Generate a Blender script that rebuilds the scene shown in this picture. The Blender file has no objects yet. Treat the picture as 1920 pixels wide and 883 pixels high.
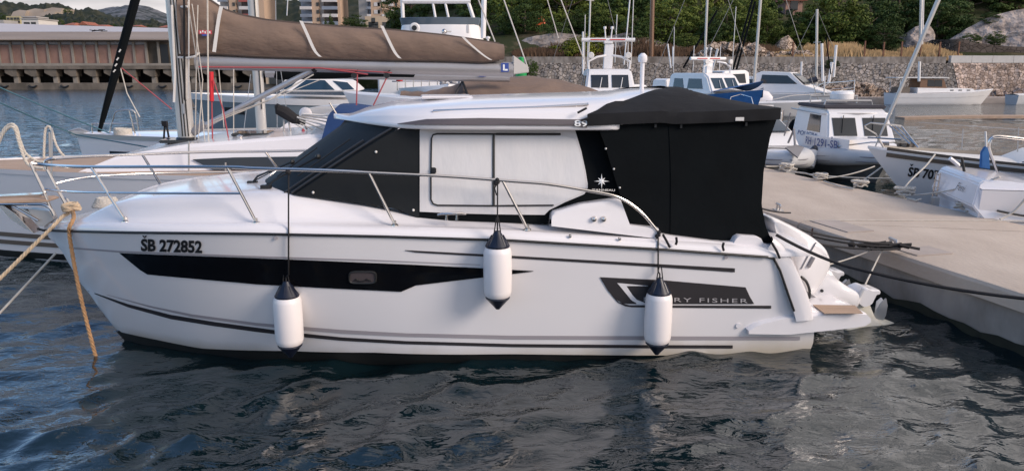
import bpy, math, random
import numpy as np
from mathutils import Vector, Matrix, noise
R = math.radians
rnd = random.Random(7)
scene = bpy.context.scene
COL = scene.collection

# ---------------------------------------------------------------- camera
CAM_H, PITCH, FPX = 3.0, R(12.2), 1450.0
cam_d = bpy.data.cameras.new('camera')
cam = bpy.data.objects.new('camera', cam_d); COL.objects.link(cam)
cam.location = (0, 0, CAM_H)
cam.rotation_euler = (R(90) - PITCH, 0, 0)
cam_d.sensor_width = 36; cam_d.lens = 36 * FPX / 1920
cam_d.clip_start = 0.1; cam_d.clip_end = 9000
scene.camera = cam

# ---------------------------------------------------------------- light
SUN_EL, SUN_AZ = R(27), R(118)     # azimuth measured clockwise from +Y (to the right and behind)
world = bpy.data.worlds.new('World'); scene.world = world; world.use_nodes = True
def build_world():
    nt = world.node_tree; N = nt.nodes; L = nt.links; N.clear()
    out = N.new('ShaderNodeOutputWorld'); bg = N.new('ShaderNodeBackground')
    sky = N.new('ShaderNodeTexSky'); sky.sky_type = 'NISHITA'; sky.sun_disc = False
    sky.sun_elevation = SUN_EL; sky.sun_rotation = SUN_AZ
    sky.air_density = 1.0; sky.dust_density = 1.0; sky.ozone_density = 3.0
    tc = N.new('ShaderNodeTexCoord'); sep = N.new('ShaderNodeSeparateXYZ')
    L.new(tc.outputs['Generated'], sep.inputs[0])
    mp = N.new('ShaderNodeMapping'); mp.inputs['Scale'].default_value = (1.0, 1.0, 3.0)
    mp.inputs['Location'].default_value = (3.1, .4, .2)
    L.new(tc.outputs['Generated'], mp.inputs[0])
    nz = N.new('ShaderNodeTexNoise'); nz.inputs['Scale'].default_value = 2.4; nz.inputs['Detail'].default_value = 7
    nz.inputs['Roughness'].default_value = .58; nz.inputs['Distortion'].default_value = .35
    L.new(mp.outputs[0], nz.inputs['Vector'])
    # more cloud low down and to the right (east) of the view, open blue higher up on the left
    def math_(op, a, b=None, c=None, clamp=False):
        m = N.new('ShaderNodeMath'); m.operation = op; m.use_clamp = clamp
        for i, v in enumerate((a, b, c)):
            if v is None: continue
            if isinstance(v, (int, float)): m.inputs[i].default_value = v
            else: L.new(v, m.inputs[i])
        return m.outputs[0]
    low = math_('MULTIPLY_ADD', sep.outputs['Z'], -5.0, .72)
    low = math_('MAXIMUM', low, 0.0)
    east = math_('MULTIPLY', sep.outputs['X'], .50)
    s = math_('ADD', nz.outputs['Fac'], low); s = math_('ADD', s, east)
    mr = N.new('ShaderNodeMapRange'); mr.interpolation_type = 'SMOOTHSTEP'
    mr.inputs['From Min'].default_value = .50; mr.inputs['From Max'].default_value = .66
    L.new(s, mr.inputs['Value'])
    # cloud colour: bright tops, grey undersides
    n2 = N.new('ShaderNodeTexNoise'); n2.inputs['Scale'].default_value = 4.2; n2.inputs['Detail'].default_value = 6
    mp2 = N.new('ShaderNodeMapping'); mp2.inputs['Scale'].default_value = (1, 1, 5); mp2.inputs['Location'].default_value = (0, 2, 0)
    L.new(tc.outputs['Generated'], mp2.inputs[0]); L.new(mp2.outputs[0], n2.inputs['Vector'])
    cr = N.new('ShaderNodeValToRGB'); cr.color_ramp.elements[0].position = .34; cr.color_ramp.elements[1].position = .66
    cr.color_ramp.elements[0].color = (2.5, 2.4, 2.45, 1); cr.color_ramp.elements[1].color = (5.6, 5.2, 5.05, 1)
    L.new(n2.outputs['Fac'], cr.inputs[0])
    mix = N.new('ShaderNodeMixRGB'); L.new(mr.outputs[0], mix.inputs[0])
    L.new(sky.outputs[0], mix.inputs[1]); L.new(cr.outputs[0], mix.inputs[2])
    L.new(mix.outputs[0], bg.inputs[0]); bg.inputs[1].default_value = 0.12
    L.new(bg.outputs[0], out.inputs[0])
build_world()
sun_d = bpy.data.lights.new('sun', 'SUN'); sun_d.energy = 1.4; sun_d.angle = R(22); sun_d.color = (1.0, .87, .76)
sun = bpy.data.objects.new('sun', sun_d); COL.objects.link(sun)
to_sun = Vector((math.sin(SUN_AZ) * math.cos(SUN_EL), math.cos(SUN_AZ) * math.cos(SUN_EL), math.sin(SUN_EL)))
sun.rotation_euler = to_sun.to_track_quat('Z', 'Y').to_euler()
scene.view_settings.view_transform = 'Standard'; scene.view_settings.look = 'None'
scene.view_settings.gamma = 1.0; scene.view_settings.exposure = 1.08
scene.view_settings.use_curve_mapping = False
scene.render.engine = 'CYCLES'
scene.cycles.max_bounces = 6; scene.cycles.diffuse_bounces = 3; scene.cycles.glossy_bounces = 4
scene.cycles.transmission_bounces = 4; scene.cycles.transparent_max_bounces = 6
scene.cycles.use_adaptive_sampling = True

# ---------------------------------------------------------------- pixel -> world helpers
SP, CP = math.sin(PITCH), math.cos(PITCH)
def ray(px, py):
    a = (px - 960) / FPX; b = (441.5 - py) / FPX
    return Vector((a, CP + b * SP, -SP + b * CP))
ORI = Vector((0, 0, CAM_H))
def at(px, py, Y=None, z=None):
    d = ray(px, py)
    t = Y / d.y if Y is not None else (z - CAM_H) / d.z
    return ORI + d * t
def hit(px, py, F, t0=4.0, t1=14.0, step=.05, off=0.0):
    """first point on the ray where F(point) turns negative (F is positive in front of the surface)"""
    d = ray(px, py); t = t0; prev = F(ORI + d * t)
    while t < t1:
        t2 = t + step; v = F(ORI + d * t2)
        if v <= 0 < prev:
            a, b = t, t2
            for _ in range(22):
                m = .5 * (a + b)
                if F(ORI + d * m) > 0: a = m
                else: b = m
            return ORI + d * (b - off)
        prev = v; t = t2
    return None

# ---------------------------------------------------------------- materials
def mat(name, col, rough=.5, metal=0.0, spec=.5, var=0.0, vscale=3.0, bump=0.0, bscale=20.0, coat=0.0, col2=None, stretch=(1, 1, 1), detail=5):
    m = bpy.data.materials.new(name); m.use_nodes = True
    nt = m.node_tree; N = nt.nodes; L = nt.links; b = N['Principled BSDF']
    c = (*col, 1)
    b.inputs['Base Color'].default_value = c; b.inputs['Roughness'].default_value = rough
    b.inputs['Metallic'].default_value = metal; b.inputs['Specular IOR Level'].default_value = spec
    b.inputs['Coat Weight'].default_value = coat; b.inputs['Coat Roughness'].default_value = .05
    tc = mp = None
    if var or col2 or bump:
        tc = N.new('ShaderNodeTexCoord'); mp = N.new('ShaderNodeMapping'); mp.inputs['Scale'].default_value = stretch
        L.new(tc.outputs['Object'], mp.inputs[0])
    if var or col2:
        nz = N.new('ShaderNodeTexNoise'); nz.inputs['Scale'].default_value = vscale; nz.inputs['Detail'].default_value = detail
        L.new(mp.outputs[0], nz.inputs['Vector'])
        cr = N.new('ShaderNodeValToRGB'); e = cr.color_ramp.elements
        e[0].position = .3; e[1].position = .7
        lo = col2 if col2 else tuple(x * (1 - var) for x in col)
        hi = col if col2 else tuple(min(1, x * (1 + var)) for x in col)
        e[0].color = (*lo, 1); e[1].color = (*hi, 1)
        L.new(nz.outputs['Fac'], cr.inputs[0]); L.new(cr.outputs[0], b.inputs['Base Color'])
    if bump:
        n2 = N.new('ShaderNodeTexNoise'); n2.inputs['Scale'].default_value = bscale; n2.inputs['Detail'].default_value = 4
        L.new(mp.outputs[0], n2.inputs['Vector'])
        bp = N.new('ShaderNodeBump'); bp.inputs['Strength'].default_value = 1; bp.inputs['Distance'].default_value = bump
        L.new(n2.outputs['Fac'], bp.inputs['Height']); L.new(bp.outputs[0], b.inputs['Normal'])
    return m

MT = dict(
 gelcoat=mat('white_gelcoat', (.76, .725, .735), .16, coat=.25, var=.015, vscale=1.2),
 hullpaint=mat('off_white_hull_gelcoat', (.75, .72, .73), .2, coat=.3, var=.02, vscale=.9),
 decal=mat('charcoal_vinyl', (.028, .025, .028), .45),
 greyline=mat('grey_vinyl', (.34, .31, .33), .4),
 roofstripe=mat('taupe_vinyl', (.105, .088, .092), .35),
 darkwin=mat('tinted_hull_glass', (.004, .004, .005), .05, spec=.25),
 mesh_cover=mat('black_mesh_cover', (.005, .0065, .008), .6, spec=.3, var=.2, vscale=2, bump=.004, bscale=6),
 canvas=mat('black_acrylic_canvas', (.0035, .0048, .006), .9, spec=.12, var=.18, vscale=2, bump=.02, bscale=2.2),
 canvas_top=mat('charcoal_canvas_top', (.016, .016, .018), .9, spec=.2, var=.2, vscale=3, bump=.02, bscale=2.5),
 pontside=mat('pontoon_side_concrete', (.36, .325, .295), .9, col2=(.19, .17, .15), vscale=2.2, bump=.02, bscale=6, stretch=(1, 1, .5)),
 wire=mat('grey_rigging_wire', (.22, .21, .20), .6),
 patch_concrete=mat('patched_concrete', (.40, .335, .295), .9, var=.1),
 curtain=mat('pale_grey_curtain', (.60, .575, .575), .8, var=.06, vscale=1.5, bump=.03, bscale=2.2, stretch=(1.6, 1, .6)),
 paneglass=mat('glass_over_grey_blind', (.66, .64, .64), .3, spec=.35, var=.06, vscale=1.6, bump=.014, bscale=2.2, stretch=(1.8, 1, .7)),
 rubber=mat('black_rubber', (.012, .012, .013), .5),
 antifoul=mat('black_antifouling', (.008, .009, .009), .6, var=.2),
 steel=mat('polished_steel', (.62, .58, .55), .18, metal=1.0),
 steel_dull=mat('dull_aluminium', (.50, .48, .47), .38, metal=.7),
 fender=mat('white_fender_vinyl', (.80, .74, .73), .35, var=.02),
 navy=mat('navy_fender_cap', (.007, .010, .024), .35),
 teak=mat('bleached_teak', (.42, .295, .215), .8, spec=.2, var=.14, vscale=3, stretch=(1, 14, 1), bump=.002, bscale=30),
 rope=mat('beige_rope', (.55, .42, .29), .9, var=.15, vscale=20),
 ropewhite=mat('pale_rope', (.55, .50, .44), .9, var=.12, vscale=14),
 ropeblack=mat('black_rope', (.010, .009, .011), .8),
 roperust=mat('orange_brown_rope', (.42, .24, .12), .9, var=.15, vscale=20),
 ropered=mat('red_rope', (.38, .07, .08), .8),
 ropeteal=mat('teal_rope', (.05, .13, .17), .8),
 redplastic=mat('red_plastic', (.62, .02, .03), .4),
 engine=mat('white_engine_paint', (.74, .71, .71), .18, coat=.5),
 engine_grey=mat('grey_engine_plastic', (.22, .21, .22), .4),
 fouled=mat('yellowed_lower_unit', (.66, .63, .58), .4, col2=(.55, .50, .38), vscale=5),
 sailbag=mat('brown_sail_cover', (.185, .125, .094), .85, var=.12, vscale=1.3, bump=.09, bscale=1.9, stretch=(.7, 1, 1.5)),
 sailbag_dark=mat('brown_cover_binding', (.07, .05, .042), .85),
 boom=mat('grey_anodised_boom', (.36, .34, .34), .35, metal=.45, var=.04),
 mast=mat('grey_anodised_mast', (.52, .49, .46), .4, metal=.25, var=.06, stretch=(1, 1, .1)),
 strap=mat('white_webbing', (.70, .66, .62), .8),
 brownstripe=mat('brown_hull_stripe', (.13, .105, .085), .4),
 bluecloth=mat('blue_canvas', (.012, .045, .15), .8, var=.15, vscale=3, bump=.02, bscale=3),
 bluetarp=mat('bright_blue_cover', (.02, .11, .30), .75, var=.15, vscale=3, bump=.02, bscale=3),
 greyhull=mat('blue_grey_hull', (.20, .235, .26), .3, var=.05),
 bluewin=mat('blue_tinted_window', (.015, .04, .07), .06, spec=.6),
 window=mat('dark_window', (.02, .024, .028), .06, spec=.6),
 whitepaint=mat('white_boat_paint', (.76, .73, .72), .35, var=.03, vscale=2),
 offwhite=mat('weathered_white_paint', (.66, .63, .61), .5, var=.08, vscale=2),
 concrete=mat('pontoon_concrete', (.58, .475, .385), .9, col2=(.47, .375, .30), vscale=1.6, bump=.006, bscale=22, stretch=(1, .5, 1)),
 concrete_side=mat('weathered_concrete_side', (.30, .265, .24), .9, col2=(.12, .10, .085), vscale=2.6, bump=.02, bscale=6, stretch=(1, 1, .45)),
 rust=mat('rusty_steel', (.16, .07, .04), .8, var=.3),
 red=mat('red_paint', (.55, .03, .03), .5),
 green=mat('green_paint', (.01, .33, .08), .4),
 logo_red=mat('logo_red', (.50, .06, .08), .6), logo_blue=mat('logo_blue', (.03, .07, .30), .6),
 logo_white=mat('logo_white', (.8, .8, .8), .5),
 textblue=mat('faded_blue_lettering', (.05, .08, .22), .5),
 textblack=mat('black_lettering', (.012, .012, .014), .45),
 textgrey=mat('silver_lettering', (.42, .40, .41), .35),
 rib=mat('grey_hypalon_tube', (.46, .46, .47), .55, var=.06),
 ribdark=mat('dark_grey_rib_hull', (.15, .155, .155), .45, var=.1),
 orange=mat('orange_plastic', (.7, .12, .03), .5),
 teakdark=mat('varnished_wood', (.17, .085, .045), .4, var=.2, vscale=6, stretch=(1, 1, 6)),
)

# ---------------------------------------------------------------- mesh helpers
class M:
    def __init__(s): s.v = []; s.f = []
    def add(s, vs, fs):
        n = len(s.v); s.v += [tuple(v) for v in vs]; s.f += [tuple(i + n for i in f) for f in fs]; return s
    def box(s, c, d, rot=None):
        c = Vector(c); h = [Vector((x * d[0] / 2, y * d[1] / 2, z * d[2] / 2)) for x in (-1, 1) for y in (-1, 1) for z in (-1, 1)]
        if rot is not None:
            q = rot if isinstance(rot, Matrix) else Matrix.Rotation(rot, 3, 'Z'); h = [q @ p for p in h]
        return s.add([c + p for p in h], [(0, 1, 3, 2), (4, 6, 7, 5), (0, 4, 5, 1), (2, 3, 7, 6), (0, 2, 6, 4), (1, 5, 7, 3)])
    def grid(s, rows, close_u=False, close_v=False):
        n, m = len(rows), len(rows[0]); vs = [p for r in rows for p in r]; fs = []
        for i in range(n if close_u else n - 1):
            for j in range(m if close_v else m - 1):
                a = i * m + j; b = i * m + (j + 1) % m; c = ((i + 1) % n) * m + (j + 1) % m; d = ((i + 1) % n) * m + j
                fs.append((a, b, c, d))
        return s.add(vs, fs)
    def tube(s, pts, r, n=8, caps=True):
        pts = [Vector(p) for p in pts]; k = len(pts); rr = r if isinstance(r, (list, tuple)) else [r] * k
        rows = []; up = None
        for i, p in enumerate(pts):
            t = (pts[min(i + 1, k - 1)] - pts[max(i - 1, 0)])
            if t.length < 1e-9: t = Vector((0, 0, 1))
            t.normalize()
            if up is None:
                up = Vector((0, 0, 1)) if abs(t.z) < .9 else Vector((1, 0, 0))
            a = t.cross(up)
            if a.length < 1e-6: a = t.orthogonal()
            a.normalize(); b = a.cross(t).normalized(); up = b
            rows.append([p + (a * math.cos(q) + b * math.sin(q)) * rr[i] for q in (2 * math.pi * j / n for j in range(n))])
        base = len(s.v); s.grid(rows, close_v=True)
        if caps:
            s.f.append(tuple(base + j for j in range(n))[::-1]); s.f.append(tuple(base + (k - 1) * n + j for j in range(n)))
        return s
    def lathe(s, c, prof, n=20, axis='Z'):
        rows = []
        for r, h in prof:
            row = []
            for j in range(n):
                a = 2 * math.pi * j / n; p = Vector((r * math.cos(a), r * math.sin(a), h))
                if axis == 'X': p = Vector((p.z, p.x, p.y))
                if axis == 'Y': p = Vector((p.x, p.z, p.y))
                row.append(Vector(c) + p)
            rows.append(row)
        base = len(s.v); s.grid(rows, close_v=True)
        if prof[0][0] > 1e-4: s.f.append(tuple(base + j for j in range(n)))
        if prof[-1][0] > 1e-4: s.f.append(tuple(base + (len(rows) - 1) * n + j for j in range(n)))
        return s
    def ball(s, c, r, n=12, sz=1.0, sx=1.0, sy=1.0):
        rows = []
        for i in range(n // 2 + 1):
            t = math.pi * i / (n // 2); 
            rows.append([Vector(c) + Vector((sx * r * math.sin(t) * math.cos(a), sy * r * math.sin(t) * math.sin(a), sz * r * math.cos(t))) for a in (2 * math.pi * j / n for j in range(n))])
        return s.grid(rows, close_v=True)
    def prism(s, poly, vec):
        """closed solid: polygon poly (3d points) extruded along vec"""
        vec = Vector(vec); n = len(poly); b = len(s.v)
        s.v += [tuple(Vector(p)) for p in poly] + [tuple(Vector(p) + vec) for p in poly]
        s.f.append(tuple(range(b, b + n))[::-1]); s.f.append(tuple(range(b + n, b + 2 * n)))
        for i in range(n):
            j = (i + 1) % n; s.f.append((b + i, b + j, b + n + j, b + n + i))
        return s
    def poly(s, pts):
        b = len(s.v); s.v += [tuple(p) for p in pts]; s.f.append(tuple(range(b, b + len(pts)))); return s

def world_loc(o):
    l = Vector((0, 0, 0))
    while o: l += Vector(o.location); o = o.parent
    return l
def emit(name, m, material, parent=None, local=False, smooth=35, bevel=0, solid=0):
    me = bpy.data.meshes.new(name)
    vs = m.v
    if parent and not local:
        o = world_loc(parent); vs = [(v[0] - o.x, v[1] - o.y, v[2] - o.z) for v in vs]
    me.from_pydata(vs, [], m.f); me.validate(); me.update()
    import bmesh
    bm = bmesh.new(); bm.from_mesh(me); bmesh.ops.remove_doubles(bm, verts=bm.verts, dist=1e-5)
    bmesh.ops.recalc_face_normals(bm, faces=bm.faces)
    if bevel:
        es = [e for e in bm.edges if len(e.link_faces) == 2 and e.calc_face_angle(0) > R(30)]
        bmesh.ops.bevel(bm, geom=es, offset=bevel, segments=2, affect='EDGES', clamp_overlap=True)
    if solid:
        bmesh.ops.solidify(bm, geom=list(bm.faces), thickness=solid)
        bmesh.ops.recalc_face_normals(bm, faces=bm.faces)
    bm.to_mesh(me); bm.free()
    if smooth:
        me.polygons.foreach_set('use_smooth', [True] * len(me.polygons)); me.set_sharp_from_angle(angle=R(smooth))
    ob = bpy.data.objects.new(name, me); COL.objects.link(ob)
    me.materials.append(MT[material] if isinstance(material, str) else material)
    if parent: ob.parent = parent
    return ob
def thing(name, label, cat, loc=(0, 0, 0), rz=0, group=None):
    o = bpy.data.objects.new(name, None); COL.objects.link(o); o.location = loc; o.rotation_euler = (0, 0, rz)
    o.empty_display_size = .3
    return tag(o, label, cat, group)
def tag(o, label, cat, group=None):
    o['label'] = label; o['category'] = cat
    if group: o['group'] = group
    return o
def single(name, label, cat, m, material, group=None, **k):
    """a thing that is one mesh, its origin at the middle of its foot"""
    vs = m.v; xs = [v[0] for v in vs]; ys = [v[1] for v in vs]; zs = [v[2] for v in vs]
    c = Vector(((min(xs) + max(xs)) / 2, (min(ys) + max(ys)) / 2, min(zs)))
    m.v = [(v[0] - c.x, v[1] - c.y, v[2] - c.z) for v in vs]
    o = emit(name, m, material, **k); o.location = c
    return tag(o, label, cat, group)
def structure(name, m, material, **k):
    o = emit(name, m, material, **k); o['kind'] = 'structure'; return o
def copy_tree(o, parent=None):
    c = o.copy(); COL.objects.link(c)
    if parent: c.parent = parent
    for ch in list(o.children): copy_tree(ch, c)
    return c
def smoothpts(pts, n=6):
    """Catmull-Rom through the points"""
    P = [Vector(p) for p in pts]; out = []
    for i in range(len(P) - 1):
        a = P[max(i - 1, 0)]; b = P[i]; c = P[i + 1]; d = P[min(i + 2, len(P) - 1)]
        for k in range(n):
            t = k / n
            out.append(.5 * ((2 * b) + (c - a) * t + (2 * a - 5 * b + 4 * c - d) * t * t + (3 * b - a - 3 * c + d) * t ** 3))
    out.append(P[-1]); return out
def sag(a, b, s, n=12):
    a = Vector(a); b = Vector(b)
    return [a.lerp(b, i / n) - Vector((0, 0, s * 4 * (i / n) * (1 - i / n))) for i in range(n + 1)]
def strand(pts, r, m=None, pitch=None, n=5):
    """three strands laid round each other"""
    m = m or M(); pts = [Vector(p) for p in pts]; L = [0]
    for i in range(1, len(pts)): L.append(L[-1] + (pts[i] - pts[i - 1]).length)
    pitch = pitch or r * 7; step = pitch / 6; k = max(2, int(L[-1] / step)); 
    if k > 700: k = 700; 
    sp = []; j = 0
    for i in range(k + 1):
        d = L[-1] * i / k
        while j < len(L) - 2 and L[j + 1] < d: j += 1
        sp.append(pts[j].lerp(pts[j + 1], (d - L[j]) / max(1e-9, L[j + 1] - L[j])))
    for q in range(3):
        row = []
        for i, p in enumerate(sp):
            t = (sp[min(i + 1, k)] - sp[max(i - 1, 0)]).normalized()
            a = t.orthogonal() if abs(t.z) > .95 else t.cross(Vector((0, 0, 1))); a.normalize(); b = a.cross(t)
            w = 2 * math.pi * (i / 6 + q / 3)
            row.append(p + (a * math.cos(w) + b * math.sin(w)) * r * .5)
        m.tube(row, r * .56, n)
    return m
def interp(tr, x):
    if x <= tr[0][0]: return tr[0][1]
    for (a, b), (c, d) in zip(tr, tr[1:]):
        if x <= c: return b + (d - b) * (x - a) / max(1e-9, c - a)
    return tr[-1][1]
def sstep(a, b, x):
    t = max(0, min(1, (x - a) / (b - a))); return t * t * (3 - 2 * t)
_fonts = {}
def text_mesh(txt, bold=0.0, spacing=1.0, shear=0.0):
    """flat lettering as (verts, faces) in text units, height about 0.73 per capital"""
    cu = bpy.data.curves.new('lettering_source', 'FONT'); cu.body = txt; cu.offset = bold; cu.space_character = spacing
    cu.resolution_u = 3; cu.shear = shear
    ob = bpy.data.objects.new('lettering_source', cu); COL.objects.link(ob)
    bpy.context.view_layer.update()
    dg = bpy.context.evaluated_depsgraph_get(); me = bpy.data.meshes.new_from_object(ob.evaluated_get(dg))
    vs = [v.co.copy() for v in me.vertices]; fs = [tuple(p.vertices) for p in me.polygons]
    bpy.data.objects.remove(ob); bpy.data.curves.remove(cu); bpy.data.meshes.remove(me)
    x0 = min(v.x for v in vs); x1 = max(v.x for v in vs); y0 = min(v.y for v in vs); y1 = max(v.y for v in vs)
    return [((v.x - x0) / (x1 - x0), (v.y - y0) / (y1 - y0)) for v in vs], fs
# ---------------------------------------------------------------- water
def water_material():
    m = bpy.data.materials.new('sea_water'); m.use_nodes = True
    nt = m.node_tree; N = nt.nodes; L = nt.links; b = N['Principled BSDF']
    b.inputs['Base Color'].default_value = (.0027, .0105, .014, 1); b.inputs['Roughness'].default_value = .02
    b.inputs['IOR'].default_value = 1.5; b.inputs['Specular IOR Level'].default_value = 1.0
    tc = N.new('ShaderNodeTexCoord'); mp = N.new('ShaderNodeMapping'); mp.inputs['Scale'].default_value = (.55, 1, 1)
    mp.inputs['Rotation'].default_value = (0, 0, R(-12))
    L.new(tc.outputs['Object'], mp.inputs[0])
    def nz(scale, detail, dist=0.3):
        n = N.new('ShaderNodeTexNoise'); n.inputs['Scale'].default_value = scale; n.inputs['Detail'].default_value = detail
        n.inputs['Distortion'].default_value = dist; L.new(mp.outputs[0], n.inputs['Vector']); return n
    a = nz(7.5, 3, .8); c = nz(1.6, 4, .5)
    b1 = N.new('ShaderNodeBump'); b1.inputs['Distance'].default_value = .014; b1.inputs['Strength'].default_value = 1
    b2 = N.new('ShaderNodeBump'); b2.inputs['Distance'].default_value = .045; b2.inputs['Strength'].default_value = 1
    L.new(a.outputs['Fac'], b1.inputs['Height']); L.new(c.outputs['Fac'], b2.inputs['Height'])
    # rougher water out in the open basin than between the moored boats
    d = nz(2.6, 5, .6); b3 = N.new('ShaderNodeBump'); b3.inputs['Distance'].default_value = .22
    sp = N.new('ShaderNodeSeparateXYZ'); L.new(tc.outputs['Object'], sp.inputs[0]); mr = N.new('ShaderNodeMapRange'); mr.inputs['From Min'].default_value = 13; mr.inputs['From Max'].default_value = 30
    L.new(sp.outputs['Y'], mr.inputs['Value']); L.new(mr.outputs[0], b3.inputs['Strength']); L.new(d.outputs['Fac'], b3.inputs['Height']); L.new(b3.outputs[0], b2.inputs['Normal'])
    L.new(b2.outputs[0], b1.inputs['Normal']); L.new(b1.outputs[0], b.inputs['Normal'])
    return m
def build_water():
    rs = np.random.RandomState(3)
    rows = [1.2]
    while rows[-1] < 190: rows.append(rows[-1] * 1.0105)
    rows = np.array(rows); nc = 440
    ang = np.linspace(-1.05, 1.15, nc)
    Y = np.repeat(rows[:, None], nc, 1); X = Y * ang[None, :] * 1.0 + ang[None, :] * 2.0
    Z = np.zeros_like(X); DX = np.zeros_like(X); DY = np.zeros_like(X)
    sp = np.maximum(Y * .0105, Y * 2.2 / nc)
    main = R(-68)
    for i in range(64):
        lam = .15 * (14 ** (i / 63.0)) * rs.uniform(.9, 1.1)
        th = main + rs.normal(0, .62); k = 2 * math.pi / lam
        amp = .0068 * lam ** .85 * (1.0 if lam < .9 else (.9 / lam) ** 1.5) * (1.35 if lam < .85 else 1.0)
        w = np.clip((lam / (sp * 3.0)) - .6, 0, 1)
        ph = k * (X * math.cos(th) + Y * math.sin(th)) + rs.uniform(0, 6.28)
        # warp so that crests are not straight lines
        ph += .9 * np.sin(.55 * X * rs.uniform(.6, 1.6) + .8 * Y * rs.uniform(.5, 1.5) + rs.uniform(0, 6.28))
        Z += w * amp * np.cos(ph); DX -= w * amp * .9 * math.cos(th) * np.sin(ph); DY -= w * amp * .9 * math.sin(th) * np.sin(ph)
    # gust patches: calmer and rougher areas
    pat = .78 + .3 * np.sin(.9 * X + 1.3 * np.sin(.5 * Y)) * np.sin(.7 * Y + 1.1 * np.sin(.6 * X + 1))
    Z *= pat; X = X + DX * pat; Y = Y + DY * pat
    n = len(rows); co = np.stack([X, Y, Z], -1).reshape(-1, 3)
    idx = np.arange(n * nc).reshape(n, nc)
    q = np.stack([idx[:-1, :-1], idx[:-1, 1:], idx[1:, 1:], idx[1:, :-1]], -1).reshape(-1, 4)
    # outer flat apron reaching the far shore on all sides
    base = len(co)
    me = bpy.data.meshes.new('sea'); me.vertices.add(len(co)); me.vertices.foreach_set('co', co.ravel())
    me.loops.add(q.size); me.loops.foreach_set('vertex_index', q.ravel())
    me.polygons.add(len(q)); me.polygons.foreach_set('loop_start', np.arange(0, q.size, 4)); me.polygons.foreach_set('loop_total', np.full(len(q), 4))
    me.update(calc_edges=True); me.validate(); me.polygons.foreach_set('use_smooth', np.ones(len(me.polygons), bool))
    ob = bpy.data.objects.new('water', me); COL.objects.link(ob); me.materials.append(water_material()); ob['kind'] = 'structure'
    ap = M(); ap.poly([(-900, -60, -.32), (900, -60, -.32), (900, 900, -.32), (-900, 900, -.32)])
    o = structure('sea', ap, me.materials[0], smooth=0)
build_water()
# ---------------------------------------------------------------- the white cabin cruiser in front
A_ = math.atan(.122); CA, SA = math.cos(A_), math.sin(A_)
def BW(u, v, z): return Vector((-5 + u * CA + v * SA, 8.15 + u * SA - v * CA, z))      # boat (u aft, v to the near side) -> world
def BL(p):
    dx, dy = p.x + 5, p.y - 8.15
    return dx * CA + dy * SA, dx * SA - dy * CA, p.z
def hb(px, py, fv, off=0.0, **k):
    """world point where the pixel's ray meets the boat surface v = fv(u, z)"""
    def F(p):
        u, v, z = BL(p); return v - fv(u, z)
    return hit(px, py, F, off=off, **k)
def trace(pts, fv):
    r = []
    for px, py in pts:
        p = hb(px, py, fv); r.append(BL(p)) if p else None
    return r
UMAX = 8.25
def bs(u):
    t = max(0, min(1, u / 3.1)); b = 1.37 * (1 - (1 - t) ** 2.65)
    return max(.03, b - .07 * sstep(5, 8.3, u))
stem = sorted([(z, u) for u, v, z in trace([(76, 431), (112, 464), (149, 529), (165, 547), (190, 583), (221, 621)], lambda u, z: 0)])
def ustem(z): return interp(stem, z)
stem_u = sorted([(u, z) for z, u in stem])
sheer = sorted([(u, z) for u, v, z in trace([(81, 430.6), (150, 433), (238, 435), (480, 437), (718, 442.5), (960, 450), (1238, 467), (1440, 481)], lambda u, z: bs(u))])
def zs(u): return interp(sheer, u)
U1 = ustem(.07)
def vb(u):
    t = max(0, min(1, (u - U1) / 3.9)); return 1.17 * (1 - (1 - t) ** 2.0) - .03 * sstep(5, 8.3, u)
bottom = sorted([(u, z) for u, v, z in trace([(221, 621), (300, 638), (377, 653), (540, 657.5), (700, 660.5), (960, 663.5), (1200, 666), (1480, 666), (1515, 664)], lambda u, z: vb(u))])
def zb(u): return interp(stem_u, u) if u < U1 else interp(bottom, u)
def vh(u, z):
    """half beam of the topsides"""
    a, b = zb(u), zs(u); t = (z - a) / max(.02, b - a)
    if u < .02: return 0
    t = max(-.2, min(1.25, t)); v0 = vb(u) if u > U1 else 0
    t2 = t ** .85 if t > 0 else t
    v = v0 + (bs(u) - v0) * t2
    v += .015 * sstep(.70, .78, t) * sstep(.0, 1.5, u) * (1 - sstep(3, 6, u))        # knuckle forward
    return v
uend = sorted([(z, u) for u, v, z in trace([(1450, 462), (1470, 502), (1497, 556), (1519, 590), (1519, 640), (1512, 662)], lambda u, z: 1.1)])
def ue(z): return interp(uend, z)

cruiser = thing('cabin_cruiser', 'white cabin cruiser in the foreground with black window covers and black stern canopy', 'motorboat', tuple(BW(4.1, 0, 0)))
def boat_rows(side):
    us = [0.0, .03, .07, .12] + [.12 + (7.0 - .12) * i / 90 for i in range(1, 91)] + [7.0 + 1.3 * i / 16 for i in range(1, 17)]
    rows = []
    for u in us:
        r = []
        a, b = zb(u), zs(u)
        for j in range(25):
            t = j / 24; z = a + (b - a) * t; uu = u
            if u > 7.0: uu = 7.0 + (ue(z) - 7.0) * (u - 7.0) / 1.3
            r.append(BW(uu, side * (vh(min(u, 8.2), z) if u > .02 else 0), z))
        rows.append(r)
    return rows
near_rows, far_rows = boat_rows(1), boat_rows(-1)
m = M(); m.grid(near_rows); m.grid(far_rows)
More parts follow.
